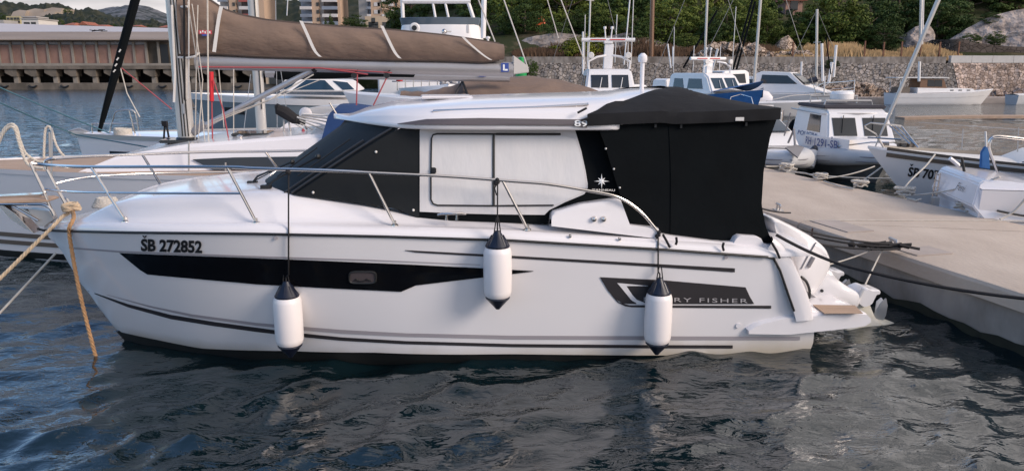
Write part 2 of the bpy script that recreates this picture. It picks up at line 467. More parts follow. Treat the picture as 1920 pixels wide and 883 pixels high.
# transom between the two aft edges
m.grid([near_rows[-1], [p.lerp(q, .5) for p, q in zip(near_rows[-1], far_rows[-1])], far_rows[-1]])
def stained_hull():
    mm = MT['hullpaint'].copy(); mm.name = 'hull_gelcoat_with_waterline_stain'; nt = mm.node_tree; N = nt.nodes; L = nt.links; b = N['Principled BSDF']
    src = b.inputs['Base Color'].links[0].from_socket; tc = N.new('ShaderNodeTexCoord'); sp = N.new('ShaderNodeSeparateXYZ'); L.new(tc.outputs['Object'], sp.inputs[0])
    nz = N.new('ShaderNodeTexNoise'); nz.inputs['Scale'].default_value = 3; nz.inputs['Detail'].default_value = 6; mp = N.new('ShaderNodeMapping'); mp.inputs['Scale'].default_value = (1, 1, .25); L.new(tc.outputs['Object'], mp.inputs[0]); L.new(mp.outputs[0], nz.inputs['Vector'])
    z = N.new('ShaderNodeMath'); z.operation = 'MULTIPLY_ADD'; z.inputs[1].default_value = -.16; L.new(nz.outputs['Fac'], z.inputs[0]); L.new(sp.outputs['Z'], z.inputs[2])
    mr = N.new('ShaderNodeMapRange'); mr.inputs['From Min'].default_value = -.10; mr.inputs['From Max'].default_value = .14; mr.inputs['To Min'].default_value = .8; mr.inputs['To Max'].default_value = 0; L.new(z.outputs[0], mr.inputs['Value'])
    mx = N.new('ShaderNodeMixRGB'); mx.inputs[2].default_value = (.46, .38, .26, 1); L.new(mr.outputs[0], mx.inputs[0]); L.new(src, mx.inputs[1]); L.new(mx.outputs[0], b.inputs['Base Color']); return mm
hull_ob = emit('hull', m, stained_hull(), cruiser, smooth=40)
# underwater body
m = M(); rows = []
for u in [U1 - .02] + [U1 + (8.2 - U1) * i / 40 for i in range(41)]:
    b = vb(max(u, U1 + .001)); z = zb(max(u, U1)); dz = .45
    k = sstep(U1, U1 + 1.5, u)
    rows.append([BW(u, b * .985, z + .004), BW(u + .1, b * .93, z - .14), BW(u + .3 * (1 - k), b * .5, -.38), BW(u + .4 * (1 - k), 0, -.5), BW(u + .3 * (1 - k), -b * .5, -.38), BW(u + .1, -b * .93, z - .14), BW(u, -b * .985, z + .004)])
m.grid(rows); n = len(m.v); m.f.append(tuple(range(n - 7, n)))
emit('underwater_hull', m, 'antifoul', cruiser)

# deck moulding
tr_ht = [(0, 0), (.5, .02), (.75, .10), (1.0, .16), (1.5, .20), (2.0, .215), (2.7, .235), (3.4, .14), (3.9, .05), (4.3, .02), (8.3, .0)]
def deck_section(u):
    b = bs(u); T = interp(tr_ht, u); z0 = zs(u)
    W = [1.012, 1.012, .99, .945, .92, .90, .86, .82, .775, .6, .3, 0]
    H = [-.005, .025, .06, .085, .083, .083, .088 + .22 * T, .095 + .62 * T, .10 + .93 * T, .105 + T * .98, .11 + T * 1.01, .112 + T * 1.02]
    nb = min(1, u / .9)
    return [(w * b, z0 + h * (1 if h < .03 else (.5 + .5 * nb))) for w, h in zip(W, H)]
m = M(); rows = []
us = [.0, .04, .1, .18, .28] + [.28 + (8.0 - .28) * i / 80 for i in range(1, 81)]
for u in us:
    s = deck_section(u); uo = -0.03 if u == 0 else u
    up = [BW(uo, v if u > 0 else 0, z) for v, z in s]; dn = [BW(uo, -v if u > 0 else 0, z) for v, z in s[::-1]]
    rows.append(up + dn[1:])
m.grid(rows)
n = len(rows[0]); m.f.append(tuple(range(len(m.v) - n, len(m.v))))
emit('deck', m, 'gelcoat', cruiser, smooth=50)
def zdeck(u, v):
    s = deck_section(u); v = abs(v)
    for (v0, z0), (v1, z1) in zip(s, s[1:]):
        if v1 <= v <= v0: return z0 + (z1 - z0) * (v0 - v) / max(1e-6, v0 - v1)
    return s[-1][1]
def vdeck(u, z):
    s = deck_section(max(.05, u)); best = s[0][0]
    for (v0, z0), (v1, z1) in zip(s, s[1:]):
        if z0 - 1e-6 <= z <= z1 + 1e-6 or z1 <= z <= z0: return v0 + (v1 - v0) * (z - z0) / (z1 - z0 if abs(z1 - z0) > 1e-5 else 1)
    return s[0][0] if z < s[0][1] else -.0 - (z - s[-1][1])

def px_strip(name, top, bot, fv, material, n=30, mrow=4, off=.006, parent=cruiser, solid=0, **k):
    """a panel lying on the boat surface fv between two outlines given left to right"""
    x0, x1 = top[0][0], top[-1][0]
    xs = sorted(set([x0 + (x1 - x0) * i / n for i in range(n + 1)] + [p[0] for p in top if x0 <= p[0] <= x1] + [p[0] for p in bot if x0 <= p[0] <= x1]))
    m = M(); rows = []
    for x in xs:
        a, b = interp(top, x), interp(bot, x)
        if abs(a - b) < .05: b = a + .05
        r = [hb(x, a + (b - a) * j / mrow, fv, off=off) for j in range(mrow + 1)]
        if any(p is None for p in r): continue
        rows.append(r)
    m.grid(rows)
    return emit(name, m, material, parent, solid=solid, **k)
def px_fill(name, left, right, fv, material, n=16, mrow=20, off=.006, parent=cruiser, solid=0, **k):
    """same, between a left and a right outline given top to bottom; rows go by fraction"""
    def frac(tr, t):
        L = [0]
        for a, b in zip(tr, tr[1:]): L.append(L[-1] + math.dist(a, b))
        d = t * L[-1]
        for i in range(len(tr) - 1):
            if d <= L[i + 1] + 1e-9:
                q = (d - L[i]) / max(1e-9, L[i + 1] - L[i]); return tr[i][0] + (tr[i + 1][0] - tr[i][0]) * q, tr[i][1] + (tr[i + 1][1] - tr[i][1]) * q
    m = M(); rows = []
    for j in range(mrow + 1):
        a = frac(left, j / mrow); b = frac(right, j / mrow)
        rows.append([hb(a[0] + (b[0] - a[0]) * i / n, a[1] + (b[1] - a[1]) * i / n, fv, off=off) for i in range(n + 1)])
    m.grid(rows); return emit(name, m, material, parent, solid=solid, **k)
def px_line(name, pts, r, fv, material, off=.008, parent=cruiser, n=8, sub=6, m=None, dense=0):
    if dense: pts = [(a[0] + (b[0] - a[0]) * k / dense, a[1] + (b[1] - a[1]) * k / dense) for a, b in zip(pts, pts[1:]) for k in range(dense)] + [pts[-1]]
    P = [hb(x, y, fv, off=off) for x, y in pts]; P = [p for p in P if p]
    q = (m or M()); q.tube(smoothpts(P, sub) if sub > 1 else P, r, n)
    return emit(name, q, material, parent) if m is None else q
def px_text(name, txt, x0, y0, x1, y1, fv, material, h, bold=0, parent=cruiser, off=.010, shear=0, spacing=1.0, caron=None):
    """lettering whose baseline runs from (x0,y0) to (x1,y1) with capitals h pixels high"""
    vs, fs = text_mesh(txt, bold, spacing, 0); m = M(); P = []
    for fx, fy in vs:
        px = x0 + (x1 - x0) * fx + shear * fy * h; py = y0 + (y1 - y0) * fx - h * fy
        P.append(hb(px, py, fv, off=off))
    m.add(P, fs)
    if caron is not None:
        w, hh = .20 * h, .24 * h
        for sg in (-1, 1):
            q = [(caron + sg * w, -h * 1.25), (caron + sg * w * 1.0 - sg * .13 * h, -h * 1.25), (caron, -h * 1.13), (caron, -h * 1.03)]
            m.poly([hb(cx_, y0 + (y1 - y0) * (cx_ - x0) / (x1 - x0) + dy, fv, off=off) for cx_, dy in q])
    return emit(name, m, material, parent, smooth=0)

# hull graphics
px_line('rubrail', [(70, 429), (82, 432), (150, 434), (238, 436), (480, 438.5), (718, 443.5), (960, 451), (1238, 467.5), (1440, 482)], .013, lambda u, z: bs(u) * 1.012 + .006, 'rubber', off=0, dense=12, sub=1)
px_line('rubrail', [(1440, 482), (1451, 485), (1463, 508), (1478, 552), (1489, 583)], .013, lambda u, z: 1.31, 'rubber', off=0, dense=3, sub=1)
px_strip('knuckle_line', [(112, 462), (224, 470.5), (480, 480), (700, 487), (900, 496)], [(112, 465), (224, 473.5), (480, 483), (700, 489), (900, 497)], vh, 'greyline', n=40, mrow=1, off=.008)
px_strip('hull_window', [(224, 474.5), (300, 477.5), (480, 484), (606, 489), (780, 496.5), (945, 505), (1000, 508)],
         [(224, 475), (262, 506), (276, 514.5), (300, 517), (480, 533), (606, 540), (752, 547), (780, 535), (1000, 509)], vh, 'darkwin', n=60, mrow=5, off=.010)
m = M(); c = []
for a in [2 * math.pi * i / 24 for i in range(24)]:
    ca, sa = math.cos(a), math.sin(a); c.append((680 + 25 * math.copysign(abs(ca) ** .45, ca), 520 + 11 * math.copysign(abs(sa) ** .45, sa)))
P = [hb(x, y, vh, off=.018) for x, y in c]; m.poly(P); port = emit('porthole', m, mat('porthole_glass', (.075, .06, .062), .25), cruiser)
m = M(); P = [hb(x, y, vh, off=.02) for x, y in c]; m.tube(P + [P[0]], .010, 6); emit('porthole_frame', m, 'rubber', port)
m = M(); m.tube([hb(x, y, vh, off=.028) for x, y in ((664, 527), (668, 523), (674, 527), (682, 527), (688, 523), (696, 527))], .006, 5); emit('porthole_latch', m, 'rubber', port)
px_strip('lower_stripe', [(165, 545), (240, 570), (320, 590), (400, 603), (480, 614), (540, 622), (640, 632), (760, 639), (960, 644.5), (1200, 646.5), (1374, 647)],
         [(165, 546), (240, 576), (320, 598), (400, 611), (480, 622), (540, 629), (640, 638.5), (760, 645), (960, 650.5), (1200, 652.5), (1368, 653)], vh, 'decal', n=70, mrow=1, off=.008)
px_strip('upper_grey_stripe', [(200, 552), (280, 573), (360, 589), (480, 605), (540, 610), (640, 618), (760, 624.5), (960, 629), (1200, 630), (1500, 631)],
         [(200, 552.6), (280, 576), (360, 594), (480, 610.5), (540, 616), (640, 625), (760, 631), (960, 636), (1200, 637), (1500, 637.5)], vh, 'greyline', n=70, mrow=1, off=.007)
px_strip('side_stripe', [(759, 469), (800, 471), (960, 479.5), (1200, 493), (1378, 503)], [(759, 470), (780, 473.5), (960, 484), (1200, 498.5), (1387, 511)], vh, 'decal', n=50, mrow=1, off=.008)
px_strip('logo_panel', [(1125, 519.5), (1240, 525), (1398, 538.5), (1406, 556), (1414, 569.5)],
         [(1125, 520), (1140, 545), (1153, 560), (1168, 569), (1200, 570), (1414, 569.8)], vh, 'decal', n=40, mrow=3, off=.009)
px_strip('logo_panel_foot', [(1146, 552), (1160, 566), (1180, 572.3), (1446, 572.8)], [(1146, 552.5), (1158, 567), (1172, 574), (1185, 576), (1448, 578.5)], vh, 'decal', n=40, mrow=1, off=.007)
px_strip('logo_swoosh', [(1157.5, 530.5), (1165, 531), (1215, 535.8)], [(1157.5, 531), (1163, 537), (1180, 536), (1215, 536.2)], vh, 'hullpaint', n=16, mrow=1, off=.0125)
px_fill('logo_swoosh', [(1157.5, 530.5), (1176, 553), (1184, 563), (1196, 569.5)], [(1173, 534), (1186, 553), (1194, 562), (1208, 567)], vh, 'hullpaint', n=2, mrow=14, off=.0130)
px_strip('logo_swoosh', [(1193, 567), (1205, 567.2), (1230, 567.4)], [(1193, 570.8), (1205, 571.5), (1230, 571.5)], vh, 'hullpaint', n=10, mrow=1, off=.0134)
px_text('lettering', 'MERRY FISHER', 1207, 565, 1402, 568, vh, 'textgrey', 8.0, .0, off=.016, spacing=1.25)
px_text('registration_number', 'SB 272852', 264, 471.5, 379, 475.5, vh, 'textblack', 24, .038, off=.012, spacing=1.0, caron=271)
for x, y, r in ((1384, 610, 4.5), (517, 446, 3), (1361, 482, 3)):
    p = hb(x, y, vh, off=.004); m = M(); m.lathe(p, [(.0, -.012), (r / 165, -.012), (r / 165, .004), (.0, .006)], 16, 'Y'); emit('through_hull_fitting', m, 'gelcoat' if r > 4 else 'greyline', cruiser)

# cabin
def vcab(u, z): return 1.09 - (z - 1.5) * .10 - .03 * sstep(1.5, 0, u)
pillar = [(555, 364), (600, 334), (660, 295), (710, 263), (745, 243)]
px_strip('side_window_cover', [(553, 364)] + pillar[1:] + [(786, 242)], [(553, 365), (600, 371), (700, 384), (748, 393), (770, 404), (786, 410)], vcab, 'mesh_cover', n=30, mrow=14, off=.0, solid=0)
px_strip('cabin_side', [(784, 241), (1122, 244), (1128, 262), (1172, 376)], [(784, 412), (1037, 420), (1060, 420), (1172, 420)], vcab, 'canvas', n=40, mrow=10, off=-.004)
# far side and back, plain
m = M()
q = [(2.55, 1.72), (4.05, 2.4), (6.3, 2.4), (6.5, 1.45), (3.0, 1.45)]
m.poly([BW(u, -vcab(u, z) + .01, z) for u, z in q]); m.poly([BW(6.4, v, z) for v, z in ((-1.02, 1.3), (1.02, 1.3), (.97, 2.4), (-.97, 2.4))])
emit('cabin_wall', m, 'canvas', cruiser)
# windscreen cover: from the pillar on the near side across to the far side
pil = [BL(hb(x, y, vcab)) for x, y in smoothpts([(x, y, 0) for x, y in pillar], 3) and [(p.x, p.y) for p in smoothpts([(x, y, 0) for x, y in pillar], 4)]]
cb, ct = BL(hb(484, 346, lambda u, z: 0)), BL(hb(638, 236, lambda u, z: 0))
m = M(); rows = []
for i, (u, v, z) in enumerate(pil):
    t = i / (len(pil) - 1)
    cu, cz = cb[0] + (ct[0] - cb[0]) * t, cb[2] + (ct[2] - cb[2]) * t
    row = []
    for j in range(21):
        w = 1 - 2 * j / 20; k = abs(w) ** 2.2
        row.append(BW(cu + (u - cu) * k, v * w, cz + (z - cz) * k + .0))
    rows.append(row)
rows.append([BL(p) for p in rows[-1]]); rows[-1] = [BW(u + .10, v, max(z, 2.40) + .10) for u, v, z in rows[-1]]
rows.append([BW(BL(p)[0] + .5, BL(p)[1], BL(p)[2]) for p in rows[-1]])
m.grid(rows); screen = emit('windscreen_cover', m, 'mesh_cover', cruiser)
def vscreen_pt(t, w, off=.015):
    """point on the windscreen cover: t up, w across (1 = near side)"""
    i = t * (len(pil) - 1); a = int(min(i, len(pil) - 2)); f = i - a
    u, v, z = [pil[a][q] + (pil[a + 1][q] - pil[a][q]) * f for q in range(3)]
    cu, cz = cb[0] + (ct[0] - cb[0]) * t, cb[2] + (ct[2] - cb[2]) * t; k = abs(w) ** 2.2
    return BW(cu + (u - cu) * k - off, v * w, cz + (z - cz) * k + off)
mp_ = mat('satin_black_trim', (.035, .036, .04), .3)
m = M(); m.tube([vscreen_pt(t / 12, .97, .012) for t in range(0, 13)], .012, 6); emit('windscreen_pillar', m, mp_, screen)
m = M(); m.tube([vscreen_pt(t / 12, .90, .012) for t in range(0, 10)], .010, 6); emit('windscreen_pillar', m, mp_, screen)
for w0, w1, tt in ((.30, .55, .62), (.72, .80, .74)):
    m = M(); m.tube([vscreen_pt(.02, w0, .05), vscreen_pt(.10, w0 + .03, .07), vscreen_pt(tt * .62, w1, .05)], .011, 6)
    m.tube([vscreen_pt(.02, w0 - .06, .05), vscreen_pt(tt * .60, w1 - .02, .05)], .006, 6)
    m.box(vscreen_pt(.01, w0 - .02, .04), (.10, .06, .06)); m.ball(vscreen_pt(tt * .62, w1, .05), .03, 8)
    wp = emit('wiper_arm', m, 'rubber', screen)
    m = M(); m.tube([vscreen_pt(tt * .30, w1 + .05, .035), vscreen_pt(tt, w1 + .02, .035)], .008, 6); emit('wiper_blade', m, 'rubber', wp)
for x, y in ((587, 361), (705, 285), (775, 394)):
    p = hb(x, y, vcab, off=.006); m = M(); m.ball(p, .014, 8); emit('snap_fastener', m, 'strap', cruiser)
px_strip('window_blind', [(787, 240), (1078, 243), (1090, 283), (1098, 320), (1102, 345)], [(787, 397), (850, 400), (925, 402), (1021, 403), (1030, 394), (1060, 379), (1096, 364), (1102, 352)], vcab, 'curtain', n=44, mrow=16, off=.012)
px_strip('window_pane', [(809, 258), (813, 254), (923, 255)], [(809, 380), (813, 384), (923, 385)], vcab, 'paneglass', n=8, mrow=4, off=.017)
px_strip('window_pane', [(928, 255), (1060, 255), (1079, 262), (1092, 300), (1098, 348)], [(928, 385), (1040, 384), (1062, 375), (1094, 360), (1098, 352)], vcab, 'paneglass', n=20, mrow=6, off=.017)
fr = M()
for pts in ([(1051, 251.5), (930, 251.5), (820, 251), (812, 253), (809, 260), (808, 320), (808, 374), (812, 382), (820, 385), (925, 386), (1038, 385)], ):
    P = [hb(x, y, vcab, off=.02) for x, y in pts]; fr.tube(P, .0085, 6)
P = [hb(925.5, 252, vcab, off=.021), hb(925.5, 386, vcab, off=.021)]; fr.tube(P, .012, 6)
P = [hb(930, 251.5, vcab, off=.024), hb(1051, 251.8, vcab, off=.024)]; fr.tube(P, .012, 6)
emit('window_frame', fr, 'rubber', cruiser)
p = hb(813, 320, vcab, off=.03); m = M(); m.box(p, (.05, .03, .06)); emit('window_latch', m, 'rubber', cruiser, bevel=.008)

# roof
redge = sorted([(u, z) for u, v, z in trace([(640, 241.5), (760, 243), (900, 243.3), (1050, 243.8), (1121, 244)], lambda u, z: 1.17)])
rcrest = sorted([(u, z) for u, v, z in trace([(627, 234), (652, 220), (690, 204), (735, 192), (779, 187), (874, 180), (960, 177), (1123, 172.5), (1204, 165), (1249, 166)], lambda u, z: 0)])
UN = rcrest[0][0]; UR = BL(hb(1160, 232, lambda u, z: 1.17))[0]
def vr(u):
    t = max(0, min(1, (u - UN) / 1.35)); return max(.02, 1.19 * (1 - (1 - t) ** 2.6)) * (1 - .22 * sstep(UR - .05, UR + .25, u))
RSEC = [(.90, -.012), (.985, -.01), (1.0, .03), (1.0, .20), (.985, .235), (.962, .50), (.94, .56), (.87, .74), (.74, .845), (.55, .92), (.3, .98), (0, 1)]
def roof_pt(u, side, sec):
    w, h = sec; e = interp(redge, u); c = interp(rcrest, u)
    k = sstep(UN, UN + .9, u); H = max(.05, c - e)
    return BW(u, side * vr(u) * w, e + (.025 * (1 - k)) + H * h)
def zroof(u, v):
    e = interp(redge, u); c = interp(rcrest, u); w = abs(v) / vr(u)
    if w > .985: return e
    for (w0, h0), (w1, h1) in zip(RSEC[2:], RSEC[3:]):
        if w1 <= w <= w0: return e + max(.05, c - e) * (h0 + (h1 - h0) * (w0 - w) / max(1e-6, w0 - w1))
    return c
def vroof(u, z):
    e = interp(redge, u); c = interp(rcrest, u); h = (z - e) / max(.05, c - e)
    for (w0, h0), (w1, h1) in zip(RSEC[1:], RSEC[2:]):
        if h <= h1: return vr(u) * (w0 + (w1 - w0) * max(0, h - h0) / (h1 - h0))
    return 0
m = M(); rows = []
for i in range(61):
    u = UN + (6.95 - UN) * (i / 60) ** 1.5
    rows.append([roof_pt(u, 1, s) for s in RSEC] + [roof_pt(u, -1, s) for s in RSEC[::-1][1:]])
m.grid(rows, close_v=True); m.f.append(tuple(range(len(m.v) - len(rows[0]), len(m.v))))
roof = emit('roof', m, 'gelcoat', cruiser, smooth=60)
px_strip('roof_stripe', [(745, 232), (800, 223.5), (900, 221.5), (1101, 224.5)], [(745, 233), (780, 234.5), (940, 235.5), (1070, 236.5), (1090, 239.5), (1101, 240)], lambda u, z: vroof(u, z) + .004, 'roofstripe', n=40, mrow=8, off=.008, parent=roof)
px_text('model_number', '89', 1077, 237.5, 1102, 238, lambda u, z: vroof(u, z) + .006, 'logo_white', 12, .02, off=.016, parent=roof)
m = M(); P = [hb(x, y, lambda u, z: 1.06) for x, y in ((813, 210), (820, 208.5), (900, 205.5), (1000, 202), (1090, 197), (1103, 195.5))]; m.tube(smoothpts(P), .014, 8)
for x in (830, 960, 1080):
    p = hb(x, 208 - (x - 830) * .042, lambda u, z: 1.06); m.tube([p, p - Vector((0, -.03, .07))], .010, 6)
emit('roof_handrail', m, 'steel', roof)
m = M(); p = BL(hb(1203, 168, lambda u, z: 0)); m.tube([BW(p[0], 0, p[2] - .12), BW(p[0], 0, p[2] + .32)], .025, 10); m.lathe(BW(p[0], 0, p[2] + .30), [(.0, 0), (.045, 0), (.055, .03), (.05, .07), (.02, .10), (0, .10)], 14)
m.lathe(BW(p[0], 0, p[2] - .14), [(.09, 0), (.08, .04), (.03, .06)], 14); emit('anchor_light', m, 'gelcoat', roof)
# roof hatch and horn on the crest
m = M(); m.box(BW(4.3, .1, interp(rcrest, 4.3) + .012), (.55, .55, .03), A_); emit('roof_hatch', m, 'gelcoat', roof, bevel=.012)

# stern canopy
def vcan(u, z): return 1.15 - .10 * max(0, (2.4 - z)) * sstep(5.9, 6.4, u) * .3
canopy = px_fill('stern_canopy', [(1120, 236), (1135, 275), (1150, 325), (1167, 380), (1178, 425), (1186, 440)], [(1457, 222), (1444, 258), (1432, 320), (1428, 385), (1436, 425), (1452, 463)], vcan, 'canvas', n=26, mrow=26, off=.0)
# aft curtain and far side of the canopy
rt = [BL(hb(x, y, vcan)) for x, y in ((1457, 222), (1444, 258), (1432, 320), (1428, 385), (1436, 425), (1452, 463))]
m = M(); m.grid([[BW(u + .05 * (1 - w * w), v * w, z) for w in [1 - j / 5 for j in range(11)]] for u, v, z in rt]); m.poly([BW(u, -1.13, z) for u, z in ((6.2, 2.4), (rt[0][0], 2.4), (rt[3][0], 1.5), (rt[5][0], 1.15), (6.4, 1.2))])
emit('aft_curtain', m, 'canvas', canopy)
vlow = [(1100, 235.5), (1160, 232.5), (1240, 229), (1262, 232), (1350, 229), (1440, 224.5), (1461, 223)]
vtop = [(1100, 195), (1100.5, 212), (1140, 216), (1240, 218), (1360, 216), (1440, 212), (1461, 211)]
ed = sorted([(u, z) for u, v, z in trace(vlow, lambda u, z: 1.19)])
cr_ = sorted([(u, z) for u, v, z in trace([(1204, 163.5), (1249, 164.5), (1290, 172), (1345, 184), (1400, 197), (1440, 206), (1461, 212)], lambda u, z: 0)])
Ua = BL(hb(1100, 215, lambda u, z: 1.19))[0]; Ub = ed[-1][0]; Uc = BL(hb(1250, 166, lambda u, z: 0))[0]
m = M(); rows = []
for i in range(41):
    f = i / 40; row = []
    for j in range(33):
        w = 1 - 2 * j / 32; aw = abs(w)
        ustart = Ua + (Uc - Ua) * (1 - aw ** 1.6); uu = ustart + (Ub + .03 * (1 - aw) - ustart) * f
        e = interp(ed, uu); c = interp(cr_, uu)
        if uu < cr_[1][0]: c = interp(rcrest, uu) + .02
        prof = (1 - aw ** 2.6); z = e + .11 + (c - e - .11) * prof
        z += .012 * math.sin(uu * 9 + w * 5) * math.sin(w * 7) * (1 - aw)
        z = max(z, e + .10)
        if uu < 6.95: z = max(z, zroof(uu, 1.205 * w) + .018)
        row.append(BW(uu, 1.215 * w, z))
    # valance skirts
    uu = BL(row[0])[0]; e = interp(ed, uu); wv = .006 * math.sin(uu * 20)
    row = [BW(uu, 1.212 + wv, e - .005), BW(uu, 1.220, e + .05)] + row + [BW(uu, -1.220, e + .05), BW(uu, -1.212, e - .005)]
    rows.append(row)
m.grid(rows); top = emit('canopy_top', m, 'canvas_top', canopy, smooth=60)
px_line('canopy_seam', [(1254, 232), (1258, 330), (1257, 452)], .004, vcan, 'canvas', off=.004, parent=canopy)
for x, y in ((1146, 240), (1229, 236), (1277, 237), (1399, 233)):
    m = M(); m.box(hb(x, y, vcan, off=.02), (.02, .02, .035)); emit('canopy_toggle', m, 'rubber', canopy)
m = M(); m.box(hb(1387, 223.5, lambda u, z: 1.2, off=.02), (.085, .006, .035)); emit('maker_tag', m, 'strap', canopy)
for x, y in ((1119, 242), (1136, 279), (1151, 317), (1162, 352)):
    m = M(); m.ball(hb(x, y, vcan, off=.012), .011, 8); emit('snap_fastener', m, 'strap', canopy)
for (a, b) in (((1100, 203), (1083, 212)), ((1103, 222), (1090, 226))):
    m = M(); m.tube([hb(*a, lambda u, z: 1.2, off=.02), hb(*b, lambda u, z: 1.2, off=.02)], .012, 6); emit('canopy_strap', m, 'ropeblack', canopy)
for P in ([(1243, 440), (1250, 452), (1256, 464)], [(1268, 445), (1269, 453), (1267, 459)], [(1357, 455), (1355, 462), (1357, 470)], [(1447, 455), (1456, 470), (1462, 484)]):
    m = M(); m.tube([hb(x, y, lambda u, z: bs(u) + .02, off=.02) for x, y in P], .013, 6); emit('canopy_tie', m, 'ropeblack', canopy)
# star and name on the canvas
cx, cy = 1128, 340; pts = []
for i in range(16):
    a = math.pi * i / 8; r = (14.5 if i % 4 == 0 else 9.5) if i % 2 == 0 else 3.8
    pts.append((cx + r * math.sin(a), cy - r * math.cos(a)))
m = M(); c0 = hb(cx, cy, vcan, off=.02); P = [hb(x, y, vcan, off=.012) for x, y in pts]
m.add([c0] + P, [(0, 1 + i, 1 + (i + 1) % 16) for i in range(16)]); emit('star_emblem', m, 'logo_white', canopy, smooth=0)
px_text('lettering', 'JEANNEAU', 1109, 359, 1153, 360, vcan, 'strap', 5, .02, parent=canopy, off=.014)

# cockpit coaming and gunwale top on the near side
def vco(u, z): return bs(u) - .10
ctop = [(1034, 414), (1036, 404), (1040, 400), (1090, 385), (1160, 374.5), (1165, 378), (1182, 424), (1235, 430), (1239, 441), (1270, 446), (1355, 456.5), (1376, 456), (1381, 447), (1388, 443), (1420, 445), (1428, 449), (1433, 459), (1450, 462.5)]
x0, x1 = ctop[0][0], ctop[-1][0]; m = M(); rows = []
xs = sorted(set([x0 + (x1 - x0) * i / 50 for i in range(51)] + [p[0] for p in ctop]))
for x in xs:
    y = interp(ctop, x); yb = 424 + (x - 1034) * .118
    vv = lambda u, z: bs(u) - .10 - .05 * sstep(1.4, 1.7, z)
    P = [hb(x, yb + (y - yb) * j / 5, vv) for j in range(6)]
    u, v, z = BL(P[-1]); P += [BW(u, v - .012, z + .008), BW(u, v - .05, z + .010), BW(u, v - .15, z + .004), BW(u, v - .16, z - .2)]
    rows.append(P)
m.grid(rows); emit('cockpit_coaming', m, 'gelcoat', cruiser, smooth=50)
for x, y in ((1114, 411), (1132, 411)):
    m = M(); m.lathe(hb(x, y, vco, off=.0), [(0, -.03), (.022, -.02), (.028, 0), (.028, .02)], 14, 'Y'); emit('fuel_cap', m, 'steel', cruiser)
for x, y in ((1069, 443), (1162, 448)):
    m = M(); m.lathe(hb(x, y, lambda u, z: bs(u)), [(0, -.012), (.014, -.01), (.016, 0.02)], 12, 'Y'); emit('drain_fitting', m, 'steel', cruiser)
# transom quarter: rounded white moulding going down from the gunwale to the bathing platform
m = M(); rows = []
edge = [(1449, 446, 1440, 466), (1456, 450, 1446, 476), (1470, 461, 1452, 486), (1486, 488, 1460, 508), (1501, 520, 1471, 536), (1513, 548, 1481, 563), (1521, 575, 1490, 588), (1525, 597, 1494, 603)]
for xo, yo, xi, yi in edge:
    a = hb(xi, yi, lambda u, z: 1.30); b = hb(xo, yo, lambda u, z: 1.27); ua, va, za = BL(a); ub, vb_, zb_ = BL(b)
    rows.append([BW(ua, va - .01, za), BW(ua + (ub - ua) * .35, va + .004, za + (zb_ - za) * .35), BW(ua + (ub - ua) * .85, va + .002, za + (zb_ - za) * .85), b, BW(ub + .02, vb_ - .06, zb_ + .0), BW(ub + .02, vb_ - .35, zb_)])
m.grid(rows); emit('transom_quarter', m, 'gelcoat', cruiser, smooth=60)
m = M(); m.prism([BW(ue(.7) - .5, v, z) for v, z in ((1.15, .45), (1.15, 1.0), (-1.15, 1.0), (-1.15, .45))], BW(.42, 0, 0) - BW(0, 0, 0)); emit('transom_well', m, 'gelcoat', cruiser)

# bathing platform with teak inlay (one each side of the engines), near one seen from the side
def px_solid(top_px, depth_v, v, name, material, parent, bevel=.02, **k):
    P = [hb(x, y, lambda u, z: abs(v) if v > 0 else 1.26) for x, y in top_px]; m = M(); m.prism(P, BW(0, -depth_v, 0) - BW(0, 0, 0)); return emit(name, m, material, parent, bevel=bevel, smooth=24, **k)
def platform(v_out, v_in, sgn):
    topl = [(1404, 621), (1416, 613), (1431, 607), (1465, 599), (1500, 594), (1560, 590.5), (1612, 588.5), (1626, 590), (1633, 597)]
    botl = [(1404, 628), (1430, 628.5), (1460, 629), (1482, 629), (1510, 626), (1560, 621), (1606, 615.5), (1622, 613), (1633, 606)]
    m = M(); rows = []
    for (a, b) in zip(topl, botl):
        ut, _, zt = BL(hb(*a, lambda u, z: 1.26)); ub, _, zb2 = BL(hb(*b, lambda u, z: 1.26)); zt2 = zt + .02
        rows.append([BW(ub, sgn * v_in, zb2 - .0), BW(ub, sgn * (v_out - .03), zb2), BW(ub, sgn * v_out, zb2 + .012), BW(ut, sgn * v_out, zt), BW(ut - .012, sgn * (v_out - .03), zt2), BW(ut - .02, sgn * (v_out - .07), zt2 + .004), BW(ut - .02, sgn * v_in, zt2 + .004)])
    m.grid(rows); k = len(rows[0]); m.f.append(tuple(range(k))[::-1]); m.f.append(tuple(range(len(m.v) - k, len(m.v))))
    return emit('bathing_platform', m, 'gelcoat', cruiser, smooth=40)
plat = platform(1.26, .62, 1); platform(1.26, .62, -1)
m = M(); z1 = BL(hb(1590, 589, lambda u, z: 1.26))[2] + .030
P = [at(x, y, z=z1) for x, y in ((1546, 588), (1618, 588), (1603, 573), (1524, 572))]; m.prism(P, (0, 0, .006)); emit('teak_inlay', m, 'teak', plat)

# deck fittings
m = M(); p = hb(847, 409, lambda u, z: bs(u) - .10); c = BL(p)
m.tube([BW(c[0] - .14, c[1], c[2] + .035), BW(c[0] - .10, c[1], c[2] + .045), BW(c[0] + .10, c[1], c[2] + .045), BW(c[0] + .14, c[1], c[2] + .035)], [.008, .014, .014, .008], 8)
for d in (-.05, .05): m.tube([BW(c[0] + d, c[1], c[2] - .02), BW(c[0] + d, c[1], c[2] + .045)], .014, 8)
emit('mooring_cleat', m, 'steel', cruiser)
